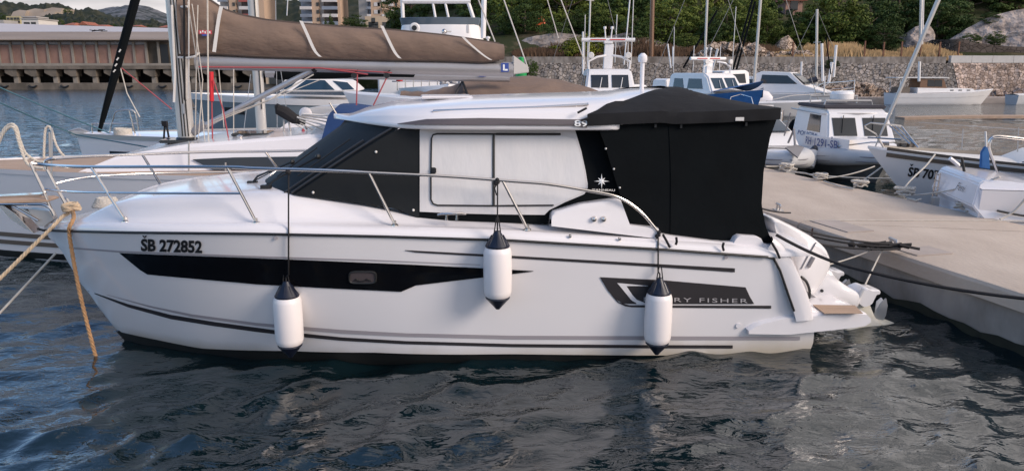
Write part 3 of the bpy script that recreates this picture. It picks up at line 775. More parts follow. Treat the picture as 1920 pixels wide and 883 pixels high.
# railings
def vrail(u, z): return max(.05, bs(u) - .10)
def frail(u, z): return -max(.05, bs(u) - .10)
nr = [(57, 306), (88, 309.5), (156, 313), (300, 313), (430, 313.5), (480, 316), (600, 319.5), (718, 325), (840, 331), (960, 340), (1028, 345.5), (1099, 357), (1147, 366), (1177, 379), (1205, 401), (1225, 424), (1236, 438)]
rail = px_line('pulpit_rail', nr, .0155, vrail, 'steel', off=0)
fr_pts = [(86, 318), (84, 306), (90, 300), (110, 297), (170, 293), (272, 289), (400, 285), (505, 284), (620, 281)]
px_line('pulpit_rail', fr_pts, .0155, frail, 'steel', off=0)
px_line('pulpit_mid_rail', [(80, 354), (110, 358), (170, 361), (300, 362.5), (452, 363)], .011, vrail, 'steel', off=0, parent=rail)
px_line('pulpit_mid_rail', [(105, 344), (140, 336), (190, 330), (300, 325), (480, 322), (520, 322)], .011, frail, 'steel', off=0, parent=rail)
for a, b in (((172, 315), (235, 414)), ((427, 315), (480, 416)), ((692, 325), (740, 421)), ((943, 340), (989, 429))):
    s_ = px_line('stanchion', [a, b], .0145, vrail, 'steel', off=0, parent=rail, sub=1)
    p = hb(*b, vrail); m = M(); m.lathe(p - Vector((0, 0, .012)), [(.038, 0), (.036, .012), (.018, .022), (.016, .05)], 14); emit('stanchion_base', m, 'steel', s_)
for a, b in (((267, 290), (311, 362)), ((497, 284), (530, 330))):
    px_line('stanchion', [a, b], .0145, frail, 'steel', off=0, parent=rail, sub=1)
px_line('stanchion', [(57, 306), (80, 354), (101, 404)], .0155, lambda u, z: .10, 'steel', off=0, parent=rail, sub=1)
px_line('stanchion', [(85, 312), (108, 355), (129, 393)], .0155, lambda u, z: -.12, 'steel', off=0, parent=rail, sub=1)
px_line('stanchion', [(120, 372), (126, 374), (136, 391)], .012, lambda u, z: -.14, 'steel', off=0, parent=rail)
# bow roller, small teak step and anchor
step_ = px_line('bow_step', [(-40, 386), (0, 383), (60, 383), (82, 384), (95, 392), (102, 404)], .014, lambda u, z: .12, 'steel', off=0)
px_line('step_strut', [(22, 386), (72, 414)], .012, lambda u, z: .08, 'steel', off=0, parent=step_, sub=1)
def bowplate(name, pts, v0, v1, th, material, parent):
    P = []
    for x, y in pts: P.append(hb(x, y, lambda u, z: v0))
    m = M(); m.prism(P, BW(0, v1 - v0, 0) - BW(0, 0, 0)); return emit(name, m, material, parent, bevel=.004)
bowplate('step_board', [(-40, 378), (82, 374), (92, 377), (90, 379), (-40, 383)], .13, -.13, .03, 'teak', step_)
bowplate('step_frame', [(-40, 370), (62, 365), (76, 364), (76, 368), (60, 371), (-40, 376)], -.06, -.22, .03, 'steel', step_)
anchor = bowplate('anchor', [(-4, 384), (4, 384), (30, 402), (64, 438), (45, 428), (18, 410)], .09, -.09, .1, 'steel', cruiser)
bowplate('anchor_shank', [(10, 388), (60, 392), (96, 410), (92, 416), (50, 408), (30, 402)], .02, -.02, .1, 'steel', anchor)
bowplate('bow_roller', [(52, 392), (92, 396), (100, 412), (84, 424), (70, 424)], .06, -.06, .1, 'steel_dull', cruiser)

# outboard engines on the transom, tilted up
def outboard(v0, du, label):
    root = thing('outboard_engine', label, 'outboard motor', tuple(BW(8.6 + du, v0, .4)))
    dpx = du * 150
    def body(name, poly, half, material, parent, sharp=False, tip=.25):
        """rounded solid: side outline swollen sideways"""
        C0 = [BL(hb(x, y, lambda u, z: .42)) for x, y in poly]
        cx_ = sum(p[0] for p in C0) / len(C0); cz_ = sum(p[2] for p in C0) / len(C0)
        dense = []
        for i in range(len(C0)):
            a, b = C0[i - 1], C0[i]
            for k in range(4): dense.append((a[0] + (b[0] - a[0]) * k / 4, a[2] + (b[2] - a[2]) * k / 4))
        # soften corners
        for _ in range(1 if sharp else 2): dense = [((dense[i - 1][0] + 2 * dense[i][0] + dense[(i + 1) % len(dense)][0]) / 4, (dense[i - 1][1] + 2 * dense[i][1] + dense[(i + 1) % len(dense)][1]) / 4) for i in range(len(dense))]
        m = M(); rows = []
        for q in range(-6, 7):
            s = q / 6; sh = (1 - abs(s) ** 3.2) ** .5 if abs(s) < 1 else 0; sc = tip + (1 - tip) * sh
            inner = 1 - .14 * (1 - sc) / (1 - tip) 
            ins = (1 - sc) * .09
            row = []
            for (u, z) in dense:
                L = math.hypot(u - cx_, z - cz_) + 1e-6; k = max(.2, 1 - ins / L)
                row.append(BW(cx_ + (u - cx_) * k + du, v0 + s * half, cz_ + (z - cz_) * k))
            rows.append(row)
        b0 = len(m.v); m.grid(rows, close_v=True); n_ = len(dense)
        m.f.append(tuple(range(n_))[::-1]); m.f.append(tuple(range(12 * n_, 13 * n_)))
        return emit(name, m, material, parent, smooth=50)
    cowl = body('cowl', [(1424, 398), (1440, 402), (1474, 418), (1510, 437), (1532, 456), (1540, 474), (1542, 496), (1500, 560), (1484, 545), (1478, 515), (1452, 460), (1428, 425)], .27, 'engine', root)
    mid = body('midsection', [(1541, 494), (1556, 514), (1576, 529), (1600, 543), (1603, 556), (1595, 572), (1560, 585), (1500, 575), (1492, 545), (1512, 505)], .20, 'engine', root)
    body('gearcase', [(1594, 552), (1622, 560), (1630, 578), (1636, 592), (1648, 602), (1650, 622), (1628, 640), (1590, 644), (1570, 634), (1566, 622), (1588, 603), (1590, 575)], .11, 'fouled', root, sharp=True, tip=.35)
    m = M()
    for k in range(10):
        pass
    nose = [BL(hb(x, y, lambda u, z: .42)) for x, y in ((1634, 607), (1676, 617))]
    P = [BW(nose[0][0] + du, v0, nose[0][2]), BW((nose[0][0] + nose[1][0]) / 2 + du, v0, (nose[0][2] + nose[1][2]) / 2), BW(nose[1][0] + du, v0, nose[1][2])]
    m.tube(P, [.10, .095, .075], 16); hub = emit('propeller_hub', m, 'fouled', root)
    # three thin leaf shaped blades standing out of the hub, each leaning its own way
    for outl, lean in (([(1640, 604), (1632, 584), (1636, 560), (1642, 550), (1650, 566), (1654, 588), (1650, 606)], .16), ([(1646, 604), (1646, 586), (1654, 570), (1664, 564), (1668, 574), (1662, 592), (1654, 606)], -.16), ([(1642, 622), (1650, 640), (1660, 650), (1668, 640), (1660, 624)], .10)):
        C0 = [BL(hb(x, y, lambda u, z: .42)) for x, y in outl]; z0_ = C0[0][2]; m = M()
        P3 = [BW(u + du, v0 + lean * abs(z - z0_) / .3, z) for u, v, z in C0]; m.prism(P3, BW(.006, .012, 0) - BW(0, 0, 0)); emit('propeller_blade', m, 'rib', hub, smooth=60)
    # clamp lugs, cowl band, grip and tell-tale
    body('trim_bracket', [(1596, 542), (1614, 533), (1624, 537), (1640, 538), (1639, 544), (1633, 545), (1630, 552), (1622, 566), (1606, 572), (1594, 562)], .15, 'engine', root, sharp=True, tip=.8)
    m = M(); m.tube([BW(BL(hb(1619, 541, lambda u, z: v0 + .17))[0] + du, v0 + .165, BL(hb(1619, 541, lambda u, z: v0 + .17))[2]), BW(BL(hb(1606, 566, lambda u, z: v0 + .17))[0] + du, v0 + .165, BL(hb(1606, 566, lambda u, z: v0 + .17))[2])], .022, 8); emit('tilt_ram', m, 'rib', root)
    m = M(); m.tube([BW(*[a + b for a, b in zip(BL(hb(x, y, lambda u, z: v0 + .275)), (du if False else 0, 0, 0))]) for x, y in ((1530, 455), (1516, 478), (1502, 504))], .008, 6)
    emit('cowl_band', m, 'engine_grey', cowl) if du == 0 else None
    if du == 0:
        m = M(); m.prism([hb(x, y, lambda u, z: v0 + .272) for x, y in ((1512, 545), (1548, 569), (1512, 569))], BW(0, -.02, 0) - BW(0, 0, 0)); emit('lower_cover', m, 'engine_grey', root)
        m = M(); m.tube([hb(1525, 482, lambda u, z: v0 + .27), hb(1515, 500, lambda u, z: v0 + .27)], .026, 10); emit('cowl_vent', m, 'engine_grey', cowl)
        m = M(); m.lathe(hb(1541, 545, lambda u, z: v0 + .21), [(0, -.01), (.018, -.008), (.018, .02)], 12, 'Y'); emit('tell_tale', m, 'rubber', mid)
        px_line('steering_hose', [(1502, 519), (1512, 528), (1518, 545), (1517, 560)], .016, lambda u, z: v0 + .3, 'rubber', off=0, parent=root)
    return root
outboard(.42, 0.0, 'nearer white outboard engine tilted up behind the cabin cruiser stern')
outboard(-.42, .03, 'farther white outboard engine behind its twin on the cabin cruiser stern')

# fenders
def fender(px, ytop, yb0, yb1, ybot, rail_px, fv, label, knot):
    mid = hb(px, (yb0 + yb1) / 2, lambda u, z: vh(u, min(z, zs(u))) + .15); Yf = mid.y
    zt, z0, z1, zbm = [at(px, y, Y=Yf).z for y in (ytop, yb0, yb1, ybot)]; x = at(px, (yb0 + yb1) / 2, Y=Yf).x
    r = .136; root = thing('boat_fender', label, 'fender', (x, Yf, zbm), group='white fenders hanging along the cabin cruiser side')
    m = M(); h = z0 - z1
    m.lathe((x, Yf, z1), [(r * .80, 0), (r * .93, .02), (r, .06), (r * 1.02, h * .5), (r, h - .06), (r * .93, h - .02), (r * .80, h)], 28); emit('fender_body', m, 'fender', root)
    m = M(); hh = zt - z0; m.lathe((x, Yf, z0), [(r * .86, -.004), (r * .88, .01), (r * .62, hh * .4), (r * .36, hh * .75), (.028, hh), (.0, hh)], 20); cap = emit('fender_cap', m, 'navy', root)
    m = M(); hh = z1 - zbm; m.lathe((x, Yf, z1), [(0, -hh), (.02, -hh), (r * .36, -hh * .72), (r * .62, -hh * .4), (r * .88, -.01), (r * .86, .004)], 20); emit('fender_cap', m, 'navy', root)
    m = M()
    for k in range(8):
        a = k * math.pi / 4; m.tube([(x + math.cos(a) * r * .78, Yf + math.sin(a) * r * .78, z0 + .02), (x + math.cos(a) * r * .40, Yf + math.sin(a) * r * .4, z0 + (zt - z0) * .74)], .007, 5)
    emit('cap_rib', m, 'navy', cap)
    top = hb(px, rail_px, fv); m = M()
    edge = Vector((x, Yf + .02, zs(BL(mid)[0]) + .02))
    ue_, ve_, ze_ = BL(Vector((x, Yf, zt))); ys_ = interp([(480, 438), (718, 443), (1238, 467)], px); e0 = hb(px, ys_ + 1, lambda u, z: bs(u) * 1.012 + .03); e1 = hb(px, ys_ - 9, lambda u, z: bs(u) + .012)
    pts = [Vector((x, Yf, zt)), Vector((x, Yf + .01, zt + .04))] + [hb(px, yq, lambda u, z: vh(u, z) + .03) for yq in [ytop - 12 - (ytop - 12 - ys_ - 4) * q / 5 for q in range(6)]] + [e0, e1, top] if zt < zs(ue_) - .12 else [Vector((x, Yf, zt)), Vector((x, Yf + .01, zt + .06)), top]
    m.tube(pts, .008, 6)
    m.tube([(x + .03, Yf, zt - .01), (x + .01, Yf, zt + .13)], .006, 5); m.tube([(x - .03, Yf, zt - .01), (x - .01, Yf, zt + .13)], .006, 5)
    for k in range(knot): m.ball(top + Vector((rnd.uniform(-.02, .02), -.02, rnd.uniform(-.03, .02))), .022, 8)
    if knot > 2: m.tube([top + Vector((.01, -.02, 0)), top + Vector((-.03, -.02, -.07)), top + Vector((-.01, -.02, -.14))], .007, 5)
    emit('fender_rope', m, 'ropeblack', root)
fender(541, 527, 555, 645, 669, 318, vrail, 'white fender with navy caps under the dark hull window, nearest the bow', 2)
fender(933, 433, 462, 556, 579, 339, vrail, 'highest hanging white fender, its black rope knotted to the rail before the grey window', 5)
fender(1234, 521, 549, 641, 664, 438, vrail, 'white fender covering part of the boat name near the stern', 3)

# mooring lines at the bow
def ropething(name, label, m, material, cat='rope', group=None): return single(name, label, cat, m, material, group, smooth=60)
m = strand([at(130, 399, Y=8.1), at(118, 405, Y=8.0), at(100, 424, Y=7.9), at(0, 522, Y=7.75), at(-120, 650, Y=7.6), at(-150, 690, Y=7.5)], .021)
ropething('mooring_rope', 'thick beige rope running down left from the cruiser bow out of the picture', m, 'rope')
m = strand(smoothpts([at(136, 396, Y=8.05), at(138, 408, Y=7.78), at(131, 425, Y=7.70), at(130, 440, Y=7.74), at(140, 500, Y=7.76), at(152, 560, Y=7.77), at(172, 640, Y=7.78), at(180, 668, Y=7.8), at(192, 683, Y=7.7)], 5), .021)
ropething('mooring_rope', 'orange beige rope hanging from the cruiser bow straight into the water', m, 'roperust')
m = M(); m.tube([at(105, 474, Y=8.6), at(0, 586, Y=8.2), at(-90, 690, Y=7.9)], .013, 6)
ropething('mooring_rope', 'thin grey rope slanting into the water from behind the cruiser stem', m, 'ropewhite')
pts = []
for k in range(70):
    a = k * .55; rr = .06 + .012 * math.sin(k * 1.7); c = hb(134, 397, lambda u, z: .15)
    pts.append(c + Vector((math.cos(a) * rr * 1.25, math.sin(a) * rr, .03 * math.sin(a * .53) + .025 + .0006 * k)))
ropething('rope_coil', 'knotted beige rope wound round the cleat on the cruiser bow', strand(pts, .016), 'rope')
pts = []; c = hb(200, 384, lambda u, z: -.42); c.z = zdeck(BL(c)[0], -.42) + .01
for k in range(90):
    a = k * .5; rr = .14 - .0006 * k; pts.append(c + Vector((math.cos(a) * rr * 1.1, math.sin(a) * rr * .8, .012 + .0011 * k)))
ropething('rope_coil', 'pale coiled rope lying on the far side of the cruiser foredeck', strand(pts, .017), 'ropewhite')
# ---------------------------------------------------------------- generic boat pieces, local axes: +x bow, y port, z up, origin at the stern on the waterline
class Hull:
    def __init__(s, L, B, fb, fs, rake, entry=.55, p=2.1, foot=.72, draft=.35, tuck=.9, sag=.0):
        s.__dict__.update(locals())
    def xs(s, t): return s.L - s.rake * (1 - t)
    def sheer(s, x):
        q = x / s.L; return s.fs + (s.fb - s.fs) * q * q - s.sag * 4 * q * (1 - q)
    def half(s, x, t):
        xs = s.xs(t); Lf = s.L * s.entry; d = max(0, min(1, (xs - x) / Lf))
        w = s.foot + (1 - s.foot) * max(0, t) ** .6 if t > 0 else s.foot * (1 + t * 1.2)
        w *= 1 - (1 - s.tuck) * max(0, 1 - x / (s.L * .5)) ** 1.5
        return s.B / 2 * w * (1 - (1 - d) ** s.p)
    def pt(s, x, t, side, off=0):
        x2 = min(x, s.xs(t)); return Vector((x2, side * (s.half(x2, t) + off), s.sheer(x2) * t if t >= 0 else t * s.draft))
    def grid(s, side, ts, n=40):
        return [[s.pt(s.xs(t) * (1 - (1 - i / n) ** 1.0), t, side) for t in ts] for i in range(n + 1)]
    def shell(s):
        ts = [-.95, -.5, 0] + [j / 10 for j in range(1, 11)]; m = M()
        a, b = s.grid(1, ts), s.grid(-1, ts); m.grid(a); m.grid(b); m.grid([a[0], b[0]]); return m
    def deck(s, camber=.05, drop=.0, n=30):
        m = M(); rows = []
        for i in range(n + 1):
            x = s.L * i / n * .999; h = s.half(x, 1); z = s.sheer(x) - drop
            rows.append([(x, h * w, z + camber * (1 - w * w)) for w in (1, .93, .7, .35, 0, -.35, -.7, -.93, -1)])
        return m.grid(rows)
    def stripe(s, side, t0, t1, x0=0, x1=None, off=.008, n=50):
        """band between height fractions; t0/t1 may be functions of x"""
        m = M(); rows = []; x1 = x1 or s.L
        f0 = t0 if callable(t0) else (lambda x: t0); f1 = t1 if callable(t1) else (lambda x: t1)
        for i in range(n + 1):
            x = x0 + (x1 - x0) * i / n; rows.append([s.pt(x, f0(x) + (f1(x) - f0(x)) * j / 3, side, off) for j in range(4)])
        return m.grid(rows)
    def lettering(s, txt, side, x0, x1, t0, t1, bold=0, off=.014, spacing=1.0, caron=None):
        vs, fs = text_mesh(txt, bold, spacing); m = M()
        g = lambda fx, fy: s.pt(x0 + (x1 - x0) * fx, t0 + (t1 - t0) * fy, side, off)
        m.add([g(fx, fy) for fx, fy in vs], fs)
        if caron is not None:
            for sg in (-1, 1): m.poly([g(caron + sg * .05, 1.30), (g(caron + sg * .015, 1.30)), g(caron, 1.20), g(caron, 1.06)])
        return m
def L_emit(name, m, material, parent, **k): return emit(name, m, material, parent, local=True, **k)
def house(m, pts, half_lo, half_hi, z_lo=None):
    """cabin house: side outline pts [(x, z)...] (closed), half width tapering with height"""
    zs_ = [p[1] for p in pts]; a, b = min(zs_), max(zs_)
    w = lambda z: half_lo + (half_hi - half_lo) * (z - a) / max(.01, b - a)
    n = len(pts); k = len(m.v)
    m.v += [(x, w(z), z) for x, z in pts] + [(x, -w(z), z) for x, z in pts]
    m.f.append(tuple(range(k, k + n))); m.f.append(tuple(range(k + n, k + 2 * n))[::-1])
    for i in range(n):
        j = (i + 1) % n; m.f.append((k + i, k + j, k + n + j, k + n + i))
    return w
def side_panel(m, quad, w, side, th=.02, proud=.012):
    P = [Vector((x, side * (w(z) + proud), z)) for x, z in quad]; m.prism(P, (0, -side * th, 0))
def rail_run(m, pts, r=.014, h=None): m.tube(pts, r, 6)

# ------------------------------------------------- sailing yacht right behind the cruiser
def to_world(root, p):
    c, s = math.cos(root.rotation_euler.z), math.sin(root.rotation_euler.z)
    return Vector((root.location.x + p[0] * c - p[1] * s, root.location.y + p[0] * s + p[1] * c, root.location.z + p[2]))
def to_local(root, p):
    d = Vector(p) - Vector(root.location); c, s = math.cos(-root.rotation_euler.z), math.sin(-root.rotation_euler.z)
    return Vector((d.x * c - d.y * s, d.x * s + d.y * c, d.z))
A = thing('sailing_yacht', 'large white sailing yacht with teak deck and brown sail cover, directly behind the cabin cruiser', 'sailboat', (3.0, 14.0, 0), R(180 + 7.5))
hA = Hull(12.6, 4.1, 1.50, 1.42, .55, entry=.62, p=2.3, foot=.80, draft=.5)
L_emit('hull', hA.shell(), 'hullpaint', A)
L_emit('deck', hA.deck(.04, .005), 'teak', A)
for sd in (1, -1):
    L_emit('toe_rail', hA.stripe(sd, .965, 1.015, off=.012), 'gelcoat', A)
L_emit('hull_stripe', hA.stripe(1, .255, .305, off=.01), 'brownstripe', A)
L_emit('hull_stripe', hA.stripe(1, .165, .215, off=.01), 'brownstripe', A)
L_emit('boot_top', hA.stripe(1, -.1, .09, off=.008), 'antifoul', A)
# the hull's visible side is the one towards the camera: local +y (the boat points left)
m = M()
for y0 in [k * .14 for k in range(-13, 14)]:
    m.box((6, y0, 1.45), (0.01, .006, .001))
# coachroof
cr = M()
house(cr, [(4.6, 1.38), (9.9, 1.42), (9.2, 1.70), (8.2, 1.86), (6.4, 1.98), (4.6, 2.02)], 1.22, 1.05)
L_emit('coachroof', cr, 'gelcoat', A, bevel=.05)
w = lambda z: 1.22 + (1.05 - 1.22) * (z - 1.45) / .57
for sd in (1, -1):
    m = M(); side_panel(m, [(4.8, 1.48), (4.8, 1.66), (7.5, 1.66), (8.1, 1.64), (7.8, 1.48)], w, sd, .01, .02); L_emit('coachroof_window', m, 'window', A)
m = M(); m.box((7.4, .0, 1.93), (.6, .6, .05)); L_emit('deck_hatch', m, 'window', A, bevel=.015)
m = M(); m.box((8.6, 0, 1.83), (.5, .5, .05)); L_emit('deck_hatch', m, 'window', A, bevel=.015)
# cockpit coamings and helm arch (mostly hidden)
m = M(); house(m, [(.9, 1.4), (4.6, 1.45), (4.6, 1.75), (.9, 1.6)], 1.5, 1.42); L_emit('cockpit_coaming', m, 'gelcoat', A, bevel=.06)
# spray hood in blue canvas, traced at its own distance
def hood():
    c = to_local(A, at(655, 215, Y=13.0)); m = M(); rows = []
    x0, x1 = to_local(A, at(617, 240, Y=13.0)).x, to_local(A, at(705, 240, Y=13.0)).x
    zt = at(650, 196, Y=13.2).z; zb_ = at(650, 262, Y=13.0).z
    prof = [(x0 + .06, 0), (x0 - .0, .35), (x0 - .08, .85), (x0 - .18, 1.0), ((x0 + x1) / 2, 1.0), (x1, .90), (x1 - .04, .3), (x1, 0)]
    for x, f in prof:
        rows.append([(x, y, zb_ + (zt - zb_) * f * (1 - .12 * abs(y / 1.15) ** 3)) for y in (1.15, 1.05, .7, 0, -.7, -1.05, -1.15)])
    m.grid(rows); a = len(m.v)
    for s_ in (1.15, -1.15): m.poly([(x, s_, zb_ + (zt - zb_) * f * .88) for x, f in prof])
    h = L_emit('spray_hood', m, 'bluecloth', A, smooth=50)
    m = M(); m.tube([to_local(A, at(618, 193, Y=11.8)), to_local(A, at(632, 216, Y=11.8))], .014, 6); L_emit('hood_frame', m, 'steel', h)
hood()
# mast
mx = to_local(A, at(344, 250, Y=12.75)); mast_x = mx.x
m = M()
def oval(c, rx, ry, z0, z1, n=20): return [[(c[0] + rx * math.cos(a), c[1] + ry * math.sin(a), z) for a in (2 * math.pi * k / n for k in range(n))] for z in (z0, z1)]
m.grid(oval((mast_x, 0), .135, .095, 1.6, 12.5), close_v=True); mast = L_emit('mast', m, 'mast', A)
m = M()
for dx, y in ((-.06, .085), (.03, .094), (-.015, .096)):
    m.tube([(mast_x + dx, y, 1.9), (mast_x + dx, y, 7)], .011, 5)
L_emit('mast_track', m, 'rubber', mast)
m = M(); m.box((mast_x - .03, .10, 2.35), (.04, .05, .17)); L_emit('mast_cleat', m, 'steel_dull', mast, bevel=.01)
m = M(); m.lathe((mast_x, 0, 1.72), [(.26, -.1), (.28, .02), (.2, .10), (.15, .16)], 16); L_emit('mast_collar', m, 'rubber', mast)
m = M()
for k in range(10): m.ball((mast_x + rnd.uniform(-.35, .30), .1 + rnd.uniform(-.1, .15), 1.80 + rnd.uniform(-.02, .04)), .045, 7)
L_emit('halyard_block', m, 'rubber', mast)
# boom, traced in the plane of the mast
def A_at(px, py, y=0.0):
    """local point of yacht A where the pixel's ray meets the vertical plane y = const"""
    def F(p): return to_local(A, p).y - y
    p = hit(px, py, lambda q: F(q), t0=8, t1=20); return to_local(A, p)
b0, b1 = A_at(366, 116), A_at(962, 131)
m = M(); rows = []
for i in range(25):
    f = i / 24; c = b0.lerp(b1, f); rx = .11
    rows.append([(c.x, rx * math.cos(a) * .72, c.z + .125 * math.sin(a)) for a in (2 * math.pi * k / 18 for k in range(18))])
m.grid(rows, close_v=True); n = len(m.v); m.f.append(tuple(range(n - 18, n))); m.f.append(tuple(range(18))[::-1])
boom = L_emit('boom', m, 'boom', A, smooth=60)
e = A_at(972, 122); m = M()
m.prism([(e.x + .10, .075, e.z - .16), (e.x + .10, .075, e.z + .16), (e.x - .16, .055, e.z - .02), (e.x - .18, .055, e.z - .13)], (0, -.13, 0)); L_emit('boom_end_fitting', m, 'mast', boom, bevel=.012)
# builder's square badge on the boom end
c = A_at(947, 127, .10); m = M(); m.box((c.x, .082, c.z), (.13, .006, .15)); bd = L_emit('badge', m, 'logo_blue', boom)
m = M(); m.box((c.x + .02, .090, c.z + .0), (.03, .006, .10)); m.box((c.x - .015, .090, c.z - .04), (.06, .006, .028)); L_emit('badge_letter', m, 'logo_white', bd)
# sail bag
top_px = [(330, -14), (385, -6), (400, 5), (420, 18), (450, 28), (500, 38), (560, 44), (660, 52), (740, 57), (830, 66), (900, 76), (945, 84)]
bot_px = [(330, 104), (400, 101), (480, 106), (600, 110), (740, 113), (840, 114), (905, 117), (945, 112)]
m = M(); rows = []
for i in range(61):
    x = 334 + (944 - 334) * i / 60; T, Bt = A_at(x, interp(top_px, x)), A_at(x, interp(bot_px, x))
    row = []
    H = T.z - Bt.z
    for j in range(21):
        a = j / 20; ang = math.pi * a; f = (1 - math.cos(ang)) / 2     # near side bottom -> top
        q = j / 10 if j <= 10 else 2 - j / 10; sd = 1 if j <= 10 else -1
        wd = .20 * (math.sin(math.pi * min(1, q * .80 + .12))) ** .8 * (1 if i < 59 else .8)
        wd += .012 * math.sin(i * .9 + q * 5) * q
        if q > .97: wd = .012
        row.append((T.x, sd * wd, Bt.z + H * q))
    rows.append(row)
m.grid(rows); n = len(rows[0]); m.f.append(tuple(range(n))[::-1]); m.f.append(tuple(range(len(m.v) - n, len(m.v))))
bag = L_emit('sail_cover', m, 'sailbag', A, smooth=70)
m = M(); m.tube([A_at(x, interp(top_px, x), .0) + Vector((0, 0, -.01)) for x in range(336, 946, 12)], .030, 6); L_emit('cover_seam', m, 'sailbag_dark', bag)
m = M(); m.tube([A_at(x, interp(bot_px, x), .08) for x in range(336, 946, 12)], .022, 6); L_emit('cover_seam', m, 'sailbag_dark', bag)
for pts in ([(416, 13), (410, 40), (402, 98)], [(565, 40), (575, 62), (590, 95), (601, 107)], [(716, 49), (726, 70), (740, 98), (750, 110)], [(868, 70), (880, 82), (905, 103), (920, 113)]):
    P = [A_at(p.x, p.y, .19 + .02 * math.sin(math.pi * i / 12)) for i, p in enumerate(smoothpts([(x, y, 0) for x, y in pts], 4))]
    m = M(); rows = [[p + Vector((.027, 0, .004)), p + Vector((-.027, 0, -.004))] for p in P]
    for r in rows:
        for p in r: p.y = .232
    m.grid(rows); L_emit('cover_strap', m, 'strap', bag, solid=.006)
c = A_at(385, 61, .23); m = M(); m.box((c.x, .238, c.z), (.20, .004, .06)); lg = L_emit('maker_patch', m, 'logo_red', bag)
vs, fs = text_mesh('Deniz', .01); m = M(); m.add([(c.x + .09 - fx * .18, .243, c.z - .035 + fy * .06) for fx, fy in vs], fs)
m2 = M(); m2.box((c.x, .238, c.z - .045), (.11, .004, .03)); L_emit('maker_patch', m2, 'logo_blue', bag)
m = M()
for k in range(5): m.box((c.x + .07 - k * .035, .242, c.z + (.012 if k % 2 else -.002)), (.018, .004, .034))
L_emit('patch_script', m, 'logo_white', lg)
m = M(); m.tube([A_at(334, 108, .12), A_at(352, 109, .22), A_at(366, 106, .22), A_at(374, 99, .2)], .018, 6); m.tube([A_at(334, 14, .1), A_at(352, 13, .2)], .02, 6); L_emit('cover_lashing', m, 'strap', bag)
# rod kicker below the boom
k0, k1 = A_at(588, 131), A_at(372, 242); m = M(); m.tube([k0, k1], [.045, .05], 10); kick = L_emit('boom_vang', m, 'steel_dull', A)
m = M(); m.tube([k0 + Vector((-.06, 0, .05)), k0 + Vector((.02, 0, -.02))], .07, 8); L_emit('vang_fitting', m, 'rubber', kick)
m = M(); m.tube([A_at(362, 248), A_at(384, 232)], .075, 8); L_emit('vang_boot', m, 'engine_grey', kick)
# reefing and sheet lines
def line(root, fn, pts, r, material, name, y=0, parent=None, sag_=0):
    P = [fn(x, yy, y) for x, yy in pts]; m = M(); m.tube(P, r, 5); return L_emit(name, m, material, parent or root)
for pts, r, mt, y in (
    ([(371, 126), (600, 128), (690, 140)], .012, 'ropered', .10), ([(610, 129), (735, 137)], .010, 'ropered', .10), ([(670, 140), (668, 208)], .012, 'ropered', .1), ([(728, 140), (700, 198)], .012, 'ropered', .1),
    ([(397, 190), (399, 290)], .012, 'ropered', .25), ([(400, 150), (418, 205), (430, 268)], .011, 'ropered', .3),
    ([(371, 10), (368, 130), (366, 262)], .009, 'ropewhite', .3), ([(389, -5), (390, 150), (391, 332)], .013, 'ropewhite', .6), ([(352, 4), (373, 140), (385, 280)], .009, 'ropewhite', .3), ([(360, 8), (380, 150), (372, 260)], .008, 'ropewhite', .35),
    ([(438, 130), (438, 265)], .008, 'ropewhite', .2), ([(410, 130), (420, 240)], .007, 'ropewhite', .2), ([(354, 0), (354, 185)], .012, 'strap', .2),
    ([(322, 10), (328, 140), (326, 192)], .02, 'strap', .15), ([(588, 140), (500, 190), (396, 232)], .012, 'ropewhite', .12), ([(600, 150), (520, 182), (400, 226)], .008, 'ropewhite', .15),
    ([(345, 0), (346, 186), (348, 190)], .018, 'ropeblack', .22)):
    line(A, A_at, pts, r, mt, 'running_line', y)
m = M(); m.tube([A_at(396, 135, .25), A_at(397, 190, .25)], .035, 8); L_emit('red_tackle', m, 'redplastic', A)
for x in (664, 725):
    c = A_at(x, 142, .1); m = M(); m.lathe((c.x, c.y - .02, c.z), [(.015, 0), (.045, 0), (.05, .02), (.045, .04), (.015, .04)], 12, 'Y'); m.tube([(c.x, .09, c.z + .03), (c.x - .07, .05, c.z + .10)], .014, 6); L_emit('sheet_block', m, 'rubber', A)
# stanchions and lifelines of the yacht on its near and far side
def A_up(px, py, y): return A_at(px, py, y)
ybound = 1.85
for x0, y0, y1 in ((97, 335, 240), (354, 345, 265), (423, 345, 305)):
    P0, P1 = A_at(x0, y0, 1.3), A_at(x0, y1, 1.3); m = M(); m.tube([P0, P1], .013, 6); L_emit('stanchion', m, 'steel_dull', A)
m = M(); m.tube([A_at(391, 290, 1.0), A_at(391, 335, 1.0)], .02, 6); m.lathe(A_at(391, 338, 1.0), [(.09, 0), (.05, .03), (.02, .04)], 10); L_emit('chainplate', m, 'steel', A)
# winches and small gear on the coachroof
for x, y in ((375, 288), (388, 284), (398, 282)):
    c = A_at(x, y, .9); m = M(); m.lathe((c.x, c.y, c.z - .05), [(.05, 0), (.05, .03), (.035, .05), (.04, .09), (0, .10)], 10); m.tube([(c.x, c.y, c.z), (c.x + .12, c.y, c.z - .02)], .015, 5); L_emit('deck_clutch', m, 'engine_grey', A)
m = M(); c = A_at(421, 272, 1.0); m.box((c.x, c.y, c.z), (.06, .05, .07)); 
for dx in (-.03, .05): m.tube([(c.x + dx, c.y, c.z), (c.x + dx + .03, c.y + .02, c.z - .22), (c.x + dx - .03, c.y + .02, c.z - .20)], .011, 5)
L_emit('hanging_line', m, 'ropeblack', A)
c = A_at(450, 262, .6); m = M(); m.lathe((c.x, c.y, c.z - .04), [(.07, 0), (.07, .03), (.04, .05), (.05, .10), (0, .12)], 12); m.box((c.x - .1, c.y, c.z + .02), (.14, .04, .03)); L_emit('winch', m, 'steel', A)
